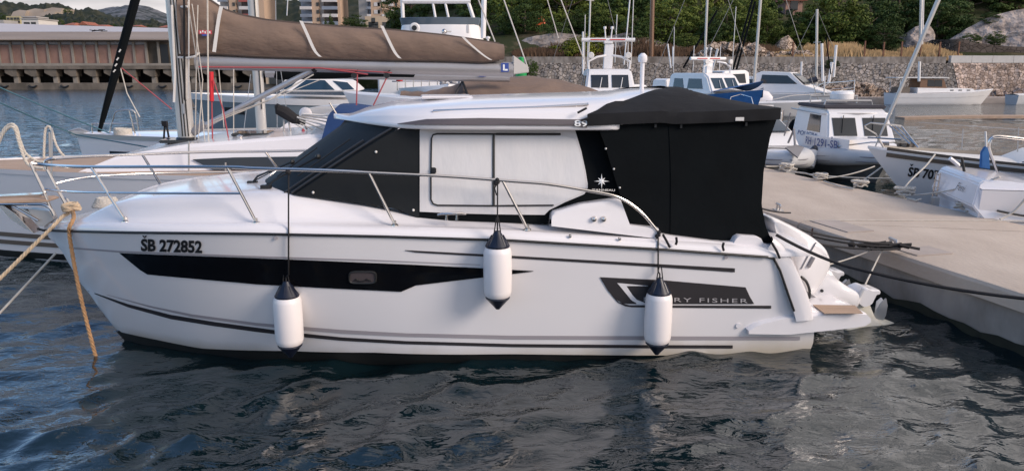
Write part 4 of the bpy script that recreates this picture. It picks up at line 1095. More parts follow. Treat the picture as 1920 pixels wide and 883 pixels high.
# coil of rope on the far deck and the roller of headsail sheets wrapped in black
c0, c1 = A_at(520, 205, -.1), A_at(566, 228, -.1); m = M(); 
m.tube([c0, c0.lerp(c1, .3) + Vector((0, 0, .01)), c0.lerp(c1, .7) - Vector((0, 0, .02)), c1], [.085, .105, .09, .06], 10)
for k in range(14): m.ball(c0.lerp(c1, rnd.random()) + Vector((rnd.uniform(-.03, .03), rnd.uniform(-.05, .05), rnd.uniform(-.05, .05))), .06, 7)
L_emit('wrapped_bundle', m, 'ropeblack', A)
for k in range(7):
    a, b = (545 + k * 4, 226 - k * 2), (600 + k * 9, 262 - k * 7); m = M(); m.tube([A_at(*a, -.1 + .02 * k), A_at(*b, .0 + .02 * k)], .013 + .004 * (k % 3 == 0), 5)
    L_emit('sheet_bundle_line', m, 'ropewhite' if k % 3 else 'strap', A)
for a, b in (((532, 225), (532, 268)), ((541, 226), (548, 268)), ((572, 235), (582, 262))):
    m = M(); m.tube([A_at(*a, -.1), A_at(*b, -.1)], .016, 6); L_emit('bundle_stand', m, 'steel_dull', A)
c = A_at(569, 252, .1); m = M(); m.lathe((c.x, c.y, c.z - .12), [(.07, 0), (.075, .06), (.05, .12), (.02, .20), (0, .22)], 10); L_emit('folded_flag', m, 'logo_red', A)

# rope wound ladder rails standing up at the left, in front of the yacht's bow deck
def rungs(root, fn, pa, pb, n, y, r):
    m = M()
    for k in range(n):
        f = (k + .5) / n; a = pa[int(f * (len(pa) - 1))]; b = pb[int(f * (len(pb) - 1))]; m.tube([a, b], r, 5)
    return m
P1 = [at(x, y, Y=10.2) for x, y in ((-12, 300), (0, 262), (10, 245), (20, 238), (28, 243), (34, 262), (42, 288), (52, 308), (66, 314), (82, 316))]
P2 = [at(x, y, Y=10.5) for x, y in ((-14, 285), (2, 252), (12, 238), (22, 233), (31, 240), (37, 262), (47, 286), (62, 299), (76, 304), (92, 303))]
lad = thing('boarding_ladder', 'curved rope wound boarding rails standing at the left edge before the teak deck', 'ladder', tuple(at(40, 318, Y=10.35)))
P1, P2 = smoothpts(P1, 5), smoothpts(P2, 5)
for P in (P1, P2): emit('ladder_rail', strand(P, .020), 'ropewhite', lad)
for k in range(8):
    i = int(len(P1) * (.40 + .055 * k)); m = M(); m.tube([P1[i], P2[min(len(P2) - 1, i)]], .012, 5); emit('rung', m, 'ropewhite', lad)
lad2 = thing('boarding_ladder', 'narrow rope wound rail loop standing right of the curved boarding rails', 'ladder', tuple(at(98, 300, Y=13.3)))
P3 = smoothpts([at(x, y, Y=13.3) for x, y in ((82, 304), (83, 270), (85, 244), (91, 237), (97, 246), (104, 268), (112, 284), (120, 293))], 5)
emit('ladder_rail', strand(P3, .022), 'ropewhite', lad2)
m = M(); m.tube([at(93, 248, Y=13.3), at(94, 300, Y=13.3)], .018, 6); emit('ladder_post', m, 'steel_dull', lad2)
# long teal lines coming down from the upper left to the second yacht
for a, b, s_, lb in (((-120, 120), (142, 252), .05, 'thin teal line sloping down to the bow roller of the second yacht, the higher one'), ((-120, 150), (420, 292), .05, 'thin teal line sloping down across the bay to the teak deck, the lower one')):
    pass
m = M(); m.tube(sag(at(-160, 92, Y=15), at(205, 250, Y=17), .04), .014, 5); ropething('mooring_line', 'upper teal line sloping down across the blue water to the second yacht bow', m, 'ropeteal', 'line')
m = M(); m.tube(sag(at(-160, 118, Y=13), at(142, 253, Y=17), .04) + [at(300, 280, Y=15.5), at(395, 292, Y=13.0)], .014, 5); ropething('mooring_line', 'lower teal line passing in front of the second yacht bow', m, 'ropeteal', 'line')

# ------------------------------------------------- second sailing yacht
B = thing('sailing_yacht', 'second white sailing yacht farther back, black furled headsail and black bow window', 'sailboat', (2.2, 18.6, 0), R(180 + 7))
hB = Hull(11.9, 3.7, 1.55, 1.5, .25, entry=.62, p=2.3, foot=.82, draft=.5)
L_emit('hull', hB.shell(), 'hullpaint', B); L_emit('deck', hB.deck(.08, .0), 'gelcoat', B)
def B_at(px, py, y=0.0):
    p = hit(px, py, lambda q: to_local(B, q).y - y, t0=10, t1=30); return to_local(B, p)
for sd in (1, -1):
    L_emit('hull_window', hB.stripe(sd, lambda x: .52 + .16 * sstep(9.0, 11.0, x) , lambda x: .80, 7.6, 11.1, off=.01), 'window', B)
    L_emit('toe_rail', hB.stripe(sd, .97, 1.03, off=.012), 'steel_dull', B)
m = M(); w = house(m, [(2.5, 1.5), (7.6, 1.56), (7.2, 1.85), (5.9, 2.05), (2.5, 2.12)], 1.15, 1.0); L_emit('coachroof', m, 'gelcoat', B, bevel=.06)
m = M(); side_panel(m, [(3.0, 1.72), (2.9, 1.9), (5.6, 1.88), (6.2, 1.74)], w, 1, .01, .006); L_emit('coachroof_window', m, 'window', B)
f0, f1 = B_at(186, 248), B_at(262, -30)
m = M(); m.tube([f0, f0.lerp(f1, .12), f0.lerp(f1, .4), f1, f0 + (f1 - f0) * 2.2], [.035, .06, .085, .095, .06], 10)
fur = L_emit('furled_headsail', m, 'canvas', B)
m = M()
for f in (.42, .46, .50, .555): 
    c = f0.lerp(f1, f); m.box((c.x, c.y + .085, c.z), (.07, .02, .025), Matrix.Rotation(.4 + f, 3, 'Y'))
L_emit('sail_tie', m, 'strap', fur)
m = M()
P = [B_at(x, y, .0) for x, y in ((205, 248), (212, 222), (220, 208), (248, 207), (256, 222), (260, 245))]; m.tube(smoothpts(P, 4), .018, 6)
m.tube([B_at(172, 231), B_at(258, 231)], .016, 6); m.tube([B_at(242, 208, .3), B_at(253, 250, .3)], .016, 6); m.tube([B_at(173, 232, .1), B_at(173, 282, .1)], .014, 6); L_emit('pulpit', m, 'steel', B)
m = M(); c = B_at(150, 250); m.box((c.x, 0, c.z), (.35, .14, .10)); m.tube([(c.x + .25, 0, c.z + .02), (c.x, 0, c.z + .08), (c.x - .2, 0, c.z)], .05, 7); L_emit('bow_roller', m, 'steel_dull', B, bevel=.02)
bx = B_at(489, 220).x; m = M(); m.grid(oval((bx, 0), .115, .08, 1.3, 12), close_v=True); bm_ = L_emit('mast', m, 'mast', B)
m = M(); m.tube([(bx - .05, .09, 2.1), (bx - .05, .09, 7)], .012, 5); L_emit('mast_track', m, 'rubber', bm_)
m = M(); m.tube([B_at(498, 137), B_at(955, 146)], .105, 14); bmB = L_emit('boom', m, 'boom', B)
m = M(); P = [B_at(x, 139.5 - 2 * math.sin((x - 505) / 300 * 3.1), .0) for x in range(505, 800, 15)]; m.tube(P, [.02] + [.13] * (len(P) - 2) + [.02], 12); L_emit('black_sail_cover', m, 'canvas', bmB)
c = B_at(905, 138, .14); m = M(); m.box((c.x, c.y, c.z), (.16, .01, .15)); L_emit('boom_badge', m, 'logo_blue', bmB)
for a, b, r in (((517, 0), (520, 268), .008), ((526, 130), (545, 260), .008), ((470, 140), (455, 262), .007), ((540, -5), (538, 30), .012)):
    m = M(); m.tube([B_at(*a, .3), B_at(*b, .5)], r, 5); L_emit('rigging_wire', m, 'steel_dull', B)
m = M(); m.tube([B_at(225, 125), B_at(238, 175), B_at(262, 220)], .012, 5); L_emit('lazy_line', m, 'ropewhite', B)
m = M(); m.tube([B_at(228, 128), B_at(322, 205)], .012, 5); L_emit('lazy_line', m, 'ropered', B)
pts = []; c = B_at(231, 252, .3)
for k in range(60):
    a = k * .55; pts.append(to_world(B, c + Vector((math.cos(a) * .17, math.sin(a) * .13, .002 * k))))
ropething('rope_coil', 'beige rope coil lying on the bow of the second yacht', strand(pts, .03), 'ropewhite')
for x, lb in ((309, 'black line hanging on the guard rail of the second yacht left of the mast'),):
    m = M(); c = at(x, 232, Y=15.6); m.box(c, (.10, .08, .10)); m.tube([c, c - Vector((.05, 0, .32))], .02, 6); m.tube([c + Vector((.03, 0, 0)), c - Vector((-.06, 0, .34))], .02, 6); ropething('hanging_line', lb, m, 'ropeblack', 'line')
m = M(); c = at(488, 256, Y=14.6); m.box(c, (.10, .08, .12)); m.tube([c, c - Vector((.03, 0, .18))], .03, 6); ropething('hanging_line', 'short black line tied to the rail right of the winch', m, 'ropeblack', 'line')

# ------------------------------------------------- grey motor yacht
C_ = thing('motor_yacht', 'blue grey hulled motor yacht with blue tinted windows seen under the boom', 'motorboat', (-.6, 23.2, 0), R(180 + 6))
hC = Hull(8.6, 3.2, 2.25, 2.05, .9, entry=.5, foot=.8)
L_emit('hull', hC.shell(), 'greyhull', C_); L_emit('deck', hC.deck(.06), 'whitepaint', C_)
for sd in (1, -1): L_emit('gunwale', hC.stripe(sd, .95, 1.03, off=.02), 'whitepaint', C_)
def C_at(px, py, y=0.0):
    p = hit(px, py, lambda q: to_local(C_, q).y - y, t0=12, t1=36); return to_local(C_, p)
q = [(522, 172), (560, 148), (600, 146), (650, 152), (672, 172)]
P = [C_at(x, y, 1.2) for x, y in q]; m = M(); w = house(m, [(p.x, p.z) for p in P], 1.22, 1.0); L_emit('cabin', m, 'whitepaint', C_, bevel=.03)
for q in ([(548, 169), (572, 150), (607, 151), (627, 169)], [(622, 152), (650, 155), (664, 168), (642, 169)], [(528, 168), (540, 155), (556, 151), (540, 168)]):
    m = M(); P = [C_at(x, y, 1.26) for x, y in q]; m.prism([(p.x, w(p.z) + .015, p.z) for p in P], (0, -.03, 0)); L_emit('cabin_window', m, 'bluewin', C_)
m = M(); m.tube([C_at(520, 171, 1.0), C_at(540, 146, 1.0), C_at(600, 146, 1.0)], .03, 6); L_emit('cabin_frame', m, 'whitepaint', C_)
L_emit('hull_lettering', hC.lettering('ODESSA', 1, 8.0, 6.9, .78, .90, .02) if False else hC.stripe(1, .80, .88, 6.9, 7.5, off=.012), 'textblack', C_)
# white dinghy style tender between the yachts with a round lamp
m = M(); m.prism([at(x, y, Y=19.0) for x, y in ((560, 232), (562, 206), (600, 200), (640, 200), (660, 205), (660, 240), (560, 240))], (0, 1.4, 0)); single('cockpit_locker', 'cream white cockpit side between the black bundle and the blue spray hood', 'boat cockpit', m, 'offwhite', bevel=.05)
m = M(); m.ball(at(573, 214, Y=18.7), .16, 16, sy=.4); single('round_buoy', 'pale round buoy leaning on the cream cockpit side', 'buoy', m, 'fender')

# ------------------------------------------------- motor boat with brown tonneau behind the cruiser's roof
D = thing('covered_motorboat', 'white motorboat with brown canvas covers showing above the cruiser roof', 'motorboat', (1.5, 19.5, 0), R(180 + 5))
def D_at(px, py, y=0.0):
    p = hit(px, py, lambda q: to_local(D, q).y - y, t0=10, t1=30); return to_local(D, p)
hD = Hull(5.6, 3.0, 2.42, 2.2, 1.3, entry=.6, foot=.75)
L_emit('hull', hD.shell(), 'whitepaint', D); L_emit('deck', hD.deck(.05), 'whitepaint', D)
L_emit('hull_band', hD.stripe(1, .80, .86, off=.012), 'antifoul', D)
def tent(name, ridge, eave, yw, material, parent, n=24):
    """cloth cover: ridge and eave outlines in pixels, half width yw"""
    m = M(); rows = []; x0 = max(ridge[0][0], eave[0][0]); x1 = min(ridge[-1][0], eave[-1][0])
    for i in range(n + 1):
        x = x0 + (x1 - x0) * i / n; r = D_at(x, interp(ridge, x), 0); e = D_at(x, interp(eave, x), yw); 
        rows.append([(r.x, yw * w, e.z + (r.z - e.z) * (1 - abs(w) ** 1.7) + .01 * math.sin(i * 1.3 + w * 6)) for w in [1 - j / 8 for j in range(17)]])
    m.grid(rows); return L_emit(name, m, material, parent, solid=.02, smooth=60)
tent('bow_cover', [(752, 171), (800, 172), (860, 158), (876, 152)], [(752, 196), (876, 196)], .9, 'sailbag', D)
tent('bimini', [(866, 148), (900, 144), (1000, 143), (1060, 152), (1115, 168), (1140, 176)], [(866, 186), (1140, 186)], 1.3, 'sailbag', D)
m = M(); m.tube([D_at(880, 186, 1.2), D_at(866, 150, .8)], .03, 6); m.tube([D_at(850, 184, 1.2), D_at(868, 150, .8)], .02, 6); L_emit('bimini_frame', m, 'rubber', D)
m = M(); m.tube([D_at(1035, 160, .7), D_at(1085, 168, 1.0)], .09, 6); L_emit('cover_patch', m, 'strap', D) if False else None

# ------------------------------------------------- flying bridge yacht
E = thing('flybridge_yacht', 'tall white yacht whose flying bridge with glass screen rises above the brown sail cover', 'motor yacht', (-1.9, 33.0, 0), R(-90))
def E_at(px, py, Y): return to_local(E, at(px, py, Y=Y))
hE = Hull(9.5, 4.2, 2.5, 2.2, 1.2, entry=.5, foot=.8)
root_shift = 0
L_emit('hull', hE.shell(), 'whitepaint', E); L_emit('deck', hE.deck(.05), 'whitepaint', E)
def ring(cx, half, x_front, z, n=22, depth=2.6, bulge=.55):
    """U shape of the bridge front in local axes (bow = +x towards the camera)"""
    P = []
    for k in range(n + 1):
        a = math.pi * k / n; P.append((x_front - bulge * (1 - math.sin(a) ** .8), cx + half * math.cos(a), z))
    return [(x_front - depth, cx + half, z)] + P + [(x_front - depth, cx - half, z)]
zf = lambda y: at(820, y, Y=29).z
cxE = at(823, 60, Y=29).x - E.location.x; hw = (at(905, 60, Y=29).x - at(742, 60, Y=29).x) / 2; xf = to_local(E, at(820, 60, Y=29)).x
m = M(); m.grid([ring(cxE, hw * 1.00, xf, zf(95)), ring(cxE, hw * .97, xf, zf(72)), ring(cxE, hw * .90, xf - .1, zf(46)), ring(cxE, hw * .86, xf - .2, zf(46)), ring(cxE, hw * .86, xf - .2, zf(62))]); L_emit('flying_bridge', m, 'whitepaint', E, solid=.05, smooth=50)
glass = mat('smoked_screen', (.10, .13, .16), .1, spec=.6)
m = M(); m.grid([ring(cxE, hw * .91, xf - .12, zf(47)), ring(cxE, hw * .95, xf - .02, zf(33))]); L_emit('bridge_screen', m, glass, E, solid=.02, smooth=50)
m = M(); m.box(E_at(826, 38, 29.3), (.2, 1.2, .12)); L_emit('seat_back', m, 'whitepaint', E, bevel=.04)
for x0, x1 in ((762, 753), (886, 868), (838, 828), (813, 806)):
    m = M(); m.tube([E_at(x0 - 6 if x0 < 800 else x0 + 6, 48, 29.6), E_at(x1, -25, 29.6)], .07 if x0 in (762, 886) else .045, 8); L_emit('tower_leg', m, 'whitepaint', E)
m = M(); m.tube([E_at(755, 3, 29.6), E_at(882, 3, 29.6)], .09, 8); m.tube([E_at(750, -8, 29.6), E_at(880, -8, 29.6)], .05, 8); L_emit('tower_top', m, 'whitepaint', E)
c = E_at(777, 53, 28.6); m = M(); m.lathe((c.x - .05, c.y, c.z), [(.19, -.05), (.19, 0), (.15, .03), (.0, .03)], 20, 'X'); L_emit('vent_ring', m, 'offwhite', E)
m = M(); m.lathe((c.x + .0, c.y, c.z), [(.0, .0), (.09, 0), (.09, .03), (.0, .03)], 18, 'X'); L_emit('horn', m, 'rubber', E)
c = E_at(833, 60, 28.4); m = M(); m.ball(c, .10, 12); m.box((c.x, c.y + .15, c.z), (.05, .2, .05)); L_emit('searchlight', m, 'steel', E)
c = E_at(877, 55, 28.5); m = M(); m.box((c.x, c.y, c.z), (.08, .10, .30)); L_emit('speaker', m, 'offwhite', E, bevel=.02)
m = M(); P0, P1 = E_at(728, 190, 30), E_at(880, 140, 30); m.box(((P0.x), (P0.y + P1.y) / 2, (P0.z + zf(75)) / 2 - .2), (3.0, abs(P0.y - P1.y) * 1.08, zf(75) - P0.z - .1)); L_emit('deckhouse', m, 'whitepaint', E, bevel=.06)
m = M()
for k in range(12):
    x = 745 + k * 15; m.tube([E_at(x, 170, 27.5), E_at(x, 139, 27.5)], .025, 5)
m.tube([E_at(735, 141, 27.5), E_at(925, 141, 27.5)], .03, 5); m.tube([E_at(735, 153, 27.5), E_at(925, 153, 27.5)], .02, 5); L_emit('side_rail', m, 'steel', E)
m = M(); m.tube([E_at(908, -20, 28), E_at(906, 72, 28)], .09, 8); L_emit('support_pole', m, 'whitepaint', E)
m = M(); c = E_at(915, 74, 28); m.lathe(tuple(c), [(.04, -.2), (.04, 0), (.08, .02), (.08, .08), (0, .10)], 10); L_emit('mushroom_light', m, 'whitepaint', E)
c = at(749, 150, Y=26); m = M(); m.lathe(c, [(.0, -.05), (.10, -.05), (.12, .0), (.12, .35), (.08, .42), (0, .42)], 12); single('red_gas_bottle', 'small red bottle standing by the white deck under the boom', 'bottle', m, 'red')
m = M()
for k in range(9): m.ball(at(rnd.uniform(828, 868), rnd.uniform(148, 158), Y=24.5), rnd.uniform(.06, .12), 8)
m.box(at(850, 160, Y=24.5), (.7, .3, .12)); single('deck_gear', 'dark jumble of winches and gear on the white deck below the boom', 'boat gear', m, 'engine_grey')
# brown rocks seen under the boom
# green starboard light post behind the boom end
m = M(); m.lathe(at(977, 158, Y=40), [(.28, 0), (.28, .55), (.2, .6), (.2, 1.0), (.14, 1.05), (.14, 1.3), (0, 1.35)], 14); single('harbour_light', 'green harbour light post just right of the brown sail cover end', 'beacon', m, 'green')
# stays of the yachts that cross the trees
for a, b, Y, lb in (((943, -5), (990, 128), 24, 'pale slanting stay wire just right of the brown sail cover end'), ((1050, -5), (1098, 120), 30, 'pale slanting stay wire left of the radar mast boat'), ((895, -5), (928, 78), 24, 'thin stay wire between the flying bridge and the sail cover end'), ((1025, -4), (1047, 72), 34, 'faint stay wire crossing the trees left of the bushes')):
    m = M(); p0, p1 = at(*a, Y=Y), at(*b, Y=Y + 1.5); m.tube([p0 + (p0 - p1) * .6, p0, p1], .022, 5); single('stay_wire', lb, 'rigging', m, 'offwhite')
# ---------------------------------------------------------------- concrete pontoon
ZD = .67
def dn(Y): return Vector((4.36 - .25 * (Y - 12.04), Y, ZD))
def df(Y): return Vector((7.70 - .25 * (Y - 12.0), Y, ZD))
pont = thing('concrete_pontoon', 'long pale concrete pontoon running from the right edge back behind the black canopy', 'pontoon', tuple(dn(16) * .5 + df(16) * .5 - Vector((0, 0, .9))))
segs = [-6, 3.9, 11.75, 20.2, 28.6, 37]
for a, b in zip(segs, segs[1:]):
    m = M(); g = .012
    q = [dn(a + g), df(a + g - .8), df(b - g - .8), dn(b - g)]
    n_ = 14; rows = []
    for i in range(n_ + 1):
        f = i / n_; A0 = q[0].lerp(q[3], f); A1 = q[1].lerp(q[2], f)
        wob = .006 * math.sin(i * 2.1 + a)
        e = Vector((.06, 0, 0)); rows.append([A0 + Vector((wob, 0, -.20)), A0 + Vector((wob, 0, -.045)), A0 + e * .35 + Vector((wob, 0, -.008)), A0 + e, A0.lerp(A1, .5), A1 - e, A1 - e * .35 + Vector((0, 0, -.008)), A1 + Vector((0, 0, -.045)), A1 + Vector((0, 0, -.20))])
    m.grid(rows); k = len(rows[0]); m.f.append(tuple(range(len(m.v) - k, len(m.v)))); m.f.append(tuple(range(len(m.v) - k * (n_ + 1), len(m.v) - k * n_)))
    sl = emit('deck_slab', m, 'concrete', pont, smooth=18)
    m = M(); ins = Vector((.05, 0, 0)); base = Vector((0, 0, -1.2)); t = Vector((0, 0, -.19))
    rows = []
    for i in range(n_ + 1):
        f = i / n_; A0 = q[0].lerp(q[3], f) + ins; A1 = q[1].lerp(q[2], f) - ins
        rows.append([A0 + t, A0 + t + Vector((0, 0, -.25)), A0 + Vector((.03, 0, -.62)), A0 + base, A1 + base, A1 + t])
    m.grid(rows); k = 6; m.f.append(tuple(range(len(m.v) - k, len(m.v)))); m.f.append(tuple(range(len(m.v) - k * (n_ + 1), len(m.v) - k * n_)))
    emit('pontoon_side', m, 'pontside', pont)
m = M(); rows = []
for i in range(161):
    Y = -4 + 36 * i / 160; p = dn(Y) + Vector((.066, 0, 0)); t = .10 + .07 * noise.noise(Vector((Y * 2.2, 0, 1))) + .04 * noise.noise(Vector((Y * 9, 3, 1)))
    rows.append([Vector((p.x - .012, p.y, t)), Vector((p.x - .012 + .02, p.y, -.3))])
m.grid(rows); emit('weed_band', m, mat('dark_weed', (.018, .02, .012), .9, var=.4, vscale=6), pont)
for Y in (6.0, 11.4, 12.6, 14.2, 17):
    m = M(); m.box(dn(Y) + Vector((.004, 0, -.11)), (.014, .035, .17)); emit('side_joint', m, 'rust', pont)
m = M(); m.box(dn(9.75) + Vector((.42, .05, .006)), (.55, .42, .012), .25); emit('dark_concrete_patch', m, 'patch_concrete', pont, bevel=.004)  # thin slab laid on for a stained patch of darker concrete, not steel
m = M(); m.box(dn(11.4) + Vector((.45, .05, .006)), (.45, .9, .012), .25); emit('dark_concrete_patch', m, 'patch_concrete', pont, bevel=.004)  # second slab, likewise a patch of darker concrete
def cleat(Y, off, label, side=0):
    p = (dn(Y) if not side else df(Y)) + Vector((off, 0, 0)); m = M()
    m.tube([p + Vector((-.03, -.16, .085)), p + Vector((0, -.1, .10)), p + Vector((0, .1, .10)), p + Vector((.03, .16, .085))], [.012, .022, .022, .012], 8)
    for d in (-.06, .06): m.tube([p + Vector((0, d, 0)), p + Vector((0, d, .10))], .022, 8)
    m.box(p + Vector((0, 0, .008)), (.12, .24, .016)); return single('dock_cleat', label, 'cleat', m, 'steel_dull')
cleat(12.75, .28, 'steel cleat on the pontoon edge nearest to the black canopy')
cleat(10.05, .22, 'steel cleat on the pontoon edge under the bundle of black mooring lines')
# black mooring lines from the cruiser's stern
def bl(name, label, pts, r, material='ropeblack', n=6, cat='rope'):
    m = M(); m.tube(pts, r, n); return single(name, label, cat, m, material, smooth=60)
K = at(1688, 464, z=ZD + .09)
bl('mooring_line', 'long black mooring line crossing the outboard engine and running out at the right edge', sag(at(1455, 440, Y=7.85), at(1580, 497, Y=7.6), .02, 6)[:-1] + sag(at(1580, 497, Y=7.6), at(1990, 566, Y=6.6), .05, 12), .017)
bl('mooring_line', 'upper black line from the stern to the cleat on the pontoon', sag(at(1462, 420, Y=8.9), K + Vector((0, .1, .02)), .05), .013)
bl('mooring_line', 'middle black line from the stern to the cleat on the pontoon', sag(at(1510, 440, Y=9.2), K + Vector((0, .06, 0)), .04), .013)
bl('mooring_line', 'lower black line from the engines to the cleat on the pontoon', sag(at(1525, 456, Y=9.1), K + Vector((0, .0, -.02)), .03), .014)
bl('mooring_line', 'short black line from the canopy foot to the small cleat on the pontoon', sag(at(1425, 390, Y=10.5), at(1482, 399, z=ZD + .09), .02), .013)
m = M()
for k in range(26):
    a = at(1600, 461, z=ZD + .06); f = rnd.random(); c = a.lerp(K, f); m.tube([c + Vector((rnd.uniform(-.02, .02), rnd.uniform(-.05, .05), rnd.uniform(-.03, .04))), c + Vector((rnd.uniform(.1, .3), rnd.uniform(-.06, .06), rnd.uniform(-.02, .05)))], .018, 5)
m.ball(at(1597, 459, z=ZD + .05), .05, 8); single('rope_bundle', 'tangled bundle of black mooring lines round the nearer pontoon cleat', 'rope', m, 'ropeblack')
bl('mooring_rope', 'thin white rope from the engine to the pontoon edge under the black lines', sag(at(1548, 497, Y=9.3), at(1640, 466, z=ZD + .02), .02), .010, 'ropewhite')
bl('mooring_rope', 'white rope bent over the pontoon edge and down to the engine leg', [at(1621, 536, Y=9.0), at(1653, 470, z=ZD + .01), at(1676, 467, z=ZD + .02)], .010, 'ropewhite')
bl('mooring_rope', 'flat light line lying across the pontoon joint', [at(1508, 412.5, z=ZD + .01), at(1700, 413.5, z=ZD + .01), at(1925, 414, z=ZD + .01)], .008, 'ropewhite')
# rope heaps along the far edge
def heap(px, py, r, label, tail=None, n=46):
    c = at(px, py, z=ZD + .03); pts = []
    for k in range(n):
        a = k * .75 + rnd.uniform(-.2, .2); q = r * (.55 + .45 * rnd.random()); pts.append(c + Vector((math.cos(a) * q, math.sin(a) * q * .8, abs(math.sin(a * .37)) * r * .7 + .0)))
    m = strand(pts, .018)
    if tail: strand([at(x, y, z=ZD + .03) for x, y in tail], .018, m)
    return ropething('rope_heap', label, m, 'ropewhite')
heap(1476, 320, .22, 'rope heap on the pontoon beside the black canopy', [(1484, 322), (1510, 325), (1530, 331)])
heap(1538, 336, .17, 'rope heap on the pontoon below the police boat fender', [(1545, 340), (1575, 350), (1600, 355)])
heap(1612, 350, .17, 'rope heap on the pontoon between the police boat and the white sailing bow')
heap(1696, 366, .20, 'largest rope heap on the pontoon, under the sailing boat bow', [(1702, 372), (1718, 376), (1728, 373)])
heap(1804, 391, .13, 'rope heap on the pontoon beside the small boat stern', [(1810, 396), (1828, 396), (1832, 399)])

# ------------------------------------------------- police boat
Pb = thing('police_boat', 'white police boat with blue lettering and grey tubes, bow towards the pontoon', 'patrol boat', (9.75, 25.6, -.24), R(-91))
def P_at(px, py, y=None, x=None):
    if x is not None: p = hit(px, py, lambda q: x - to_local(Pb, q).x if False else -(to_local(Pb, q).x - x) * -1, t0=8, t1=45)
    else: p = hit(px, py, lambda q: (to_local(Pb, q).y - y) * -1, t0=8, t1=45)
    return to_local(Pb, p) if p else None
hP = Hull(5.9, 2.4, 1.10, .80, .9, entry=.50, p=2.4, foot=.6)
L_emit('hull', hP.shell(), 'ribdark', Pb); L_emit('deck', hP.deck(.03, .03), 'whitepaint', Pb)
m = M(); P = []
for i in range(25):
    x = 5.9 * i / 24; P.append((x, -1, x))
def ring_tube(root, h, L_, r, drop, strake_mat, fore):
    half_ = [Vector((L_ * math.sin(a), 0, 0)) for a in (math.pi / 2 * i / 30 for i in range(31))]
    pts = [Vector((p.x, h.half(p.x, 1) * (1 if p.x < L_ * .97 else max(0, (L_ - p.x) / (L_ * .03)) ** .5), h.sheer(p.x) - drop)) for p in half_]
    full = pts + [Vector((p.x, -p.y, p.z)) for p in pts[::-1][1:]]
    rr = [r * (.75 if i == 0 else 1) * (1 - .30 * sstep(.80, 1.0, p.x / L_)) for i, p in enumerate(full)]; rr[-1] = rr[0]
    m = M(); m.tube(full, rr, 14); L_emit('inflatable_tube', m, 'rib', root)
    c = Vector((L_ * .35, 0, 0))
    for dz, q in ((.02, 1.0), (-.10, .93)):
        m = M(); m.tube([p + Vector(((1 if p.x > L_ * .9 else 0) * sstep(L_ * .9, L_, p.x), (1 if p.y > 0 else -1) * (1 - sstep(L_ * .9, L_, p.x)), 0)).normalized() * k * q + Vector((0, 0, dz)) for p, k in zip(full, rr)], .018, 6); L_emit('tube_strake', m, strake_mat, root)
ring_tube(Pb, hP, 5.85, .24, .10, 'engine_grey', .5)
m = M(); w = house(m, [(1.2, .75), (4.5, .95), (4.15, 1.22), (3.70, 2.02), (3.45, 2.12), (1.35, 2.12), (1.2, 1.95)], 1.02, .82); cab = L_emit('wheelhouse', m, 'whitepaint', Pb, bevel=.05)
# side window, two raked windscreens
for sd in (1, -1):
    m = M(); side_panel(m, [(2.45, 1.44), (2.42, 1.92), (3.28, 1.92), (3.46, 1.45)], w, sd, .02, .014); L_emit('side_window', m, 'window', cab)
def front_pt(y, f):
    x = 4.15 + (3.70 - 4.15) * f; z = 1.22 + (2.02 - 1.22) * f; n_ = Vector((.80, 0, .45)).normalized(); return Vector((x, y, z)) + n_ * .012
for y0, y1 in ((.10, .74), (-.74, -.10)):
    m = M(); m.prism([front_pt(y0, .22), front_pt(y1, .22), front_pt(y1 * 1.0, .82), front_pt(y0, .82)], (-.02, 0, 0)); L_emit('windscreen', m, 'window', cab)
    m = M(); m.tube([front_pt((y0 + y1) / 2, .9) + Vector((.03, 0, 0)), front_pt((y0 + y1) / 2 - .1, .35) + Vector((.04, 0, 0))], .012, 5); L_emit('wiper', m, 'rubber', cab)
m = M(); m.box((2.4, 0, 2.16), (2.2, 1.75, .10)); L_emit('roof_pad', m, mat('dark_roof_pad', (.05, .045, .055), .8), Pb, bevel=.03)
m = M(); m.lathe((2.5, 0, 2.30), [(0, 0), (.27, 0), (.33, .05), (.33, .20), (.28, .27), (0, .30)], 20); L_emit('radar_dome', m, 'whitepaint', Pb)
m = M(); m.tube([(1.9, -.7, 2.15), (1.9, -.7, 2.42), (1.9, .7, 2.42), (1.9, .7, 2.15)], .03, 6); L_emit('roof_rack', m, 'steel_dull', Pb)
m = M(); m.tube([(3.0, -.7, 2.15), (3.0, -.65, 2.32), (3.0, .65, 2.32), (3.0, .7, 2.15)], .03, 6); L_emit('roof_rack', m, 'steel_dull', Pb)
m = M(); m.tube([(1.9, .6, 2.4), (1.85, .6, 2.9)], .015, 5); L_emit('aerial', m, 'offwhite', Pb)
m = M(); m.tube([(1.9, -.3, 2.4), (1.85, -.3, 3.0)], .02, 5); L_emit('aerial', m, 'offwhite', Pb)
m = M(); P = [(1.2, 1.0, 2.02), (3.6, .98, 1.98), (3.75, 0.0, 2.0), (3.6, -.98, 1.98), (1.2, -1.0, 2.02)]; m.tube(P, .022, 6); L_emit('roof_gutter_rail', m, 'steel_dull', Pb)
m = M(); m.ball((.85, -.75, 1.25), .42, 14, sz=1.0, sx=.55, sy=.5); L_emit('spare_tube_cover', m, 'canvas', Pb)
m = M()
for y in (-1.05, 1.05): m.tube([(.5, y, .8), (.5, y, 1.55), (1.15, y, 1.6)], .02, 6); m.tube([(.5, y, 1.2), (1.15, y, 1.2)], .016, 6)
m.tube([(.1, -.9, .8), (.1, -.9, 1.9)], .03, 6); L_emit('stern_rail', m, 'steel', Pb)
m = M(); m.tube([(4.6, -.9, 1.15), (5.4, -.3, 1.35), (5.75, 0, 1.38), (5.4, .3, 1.35), (4.6, .9, 1.15)], .02, 6); m.box((5.6, 0, 1.2), (.10, .12, .3)); L_emit('bow_post', m, 'steel', Pb)
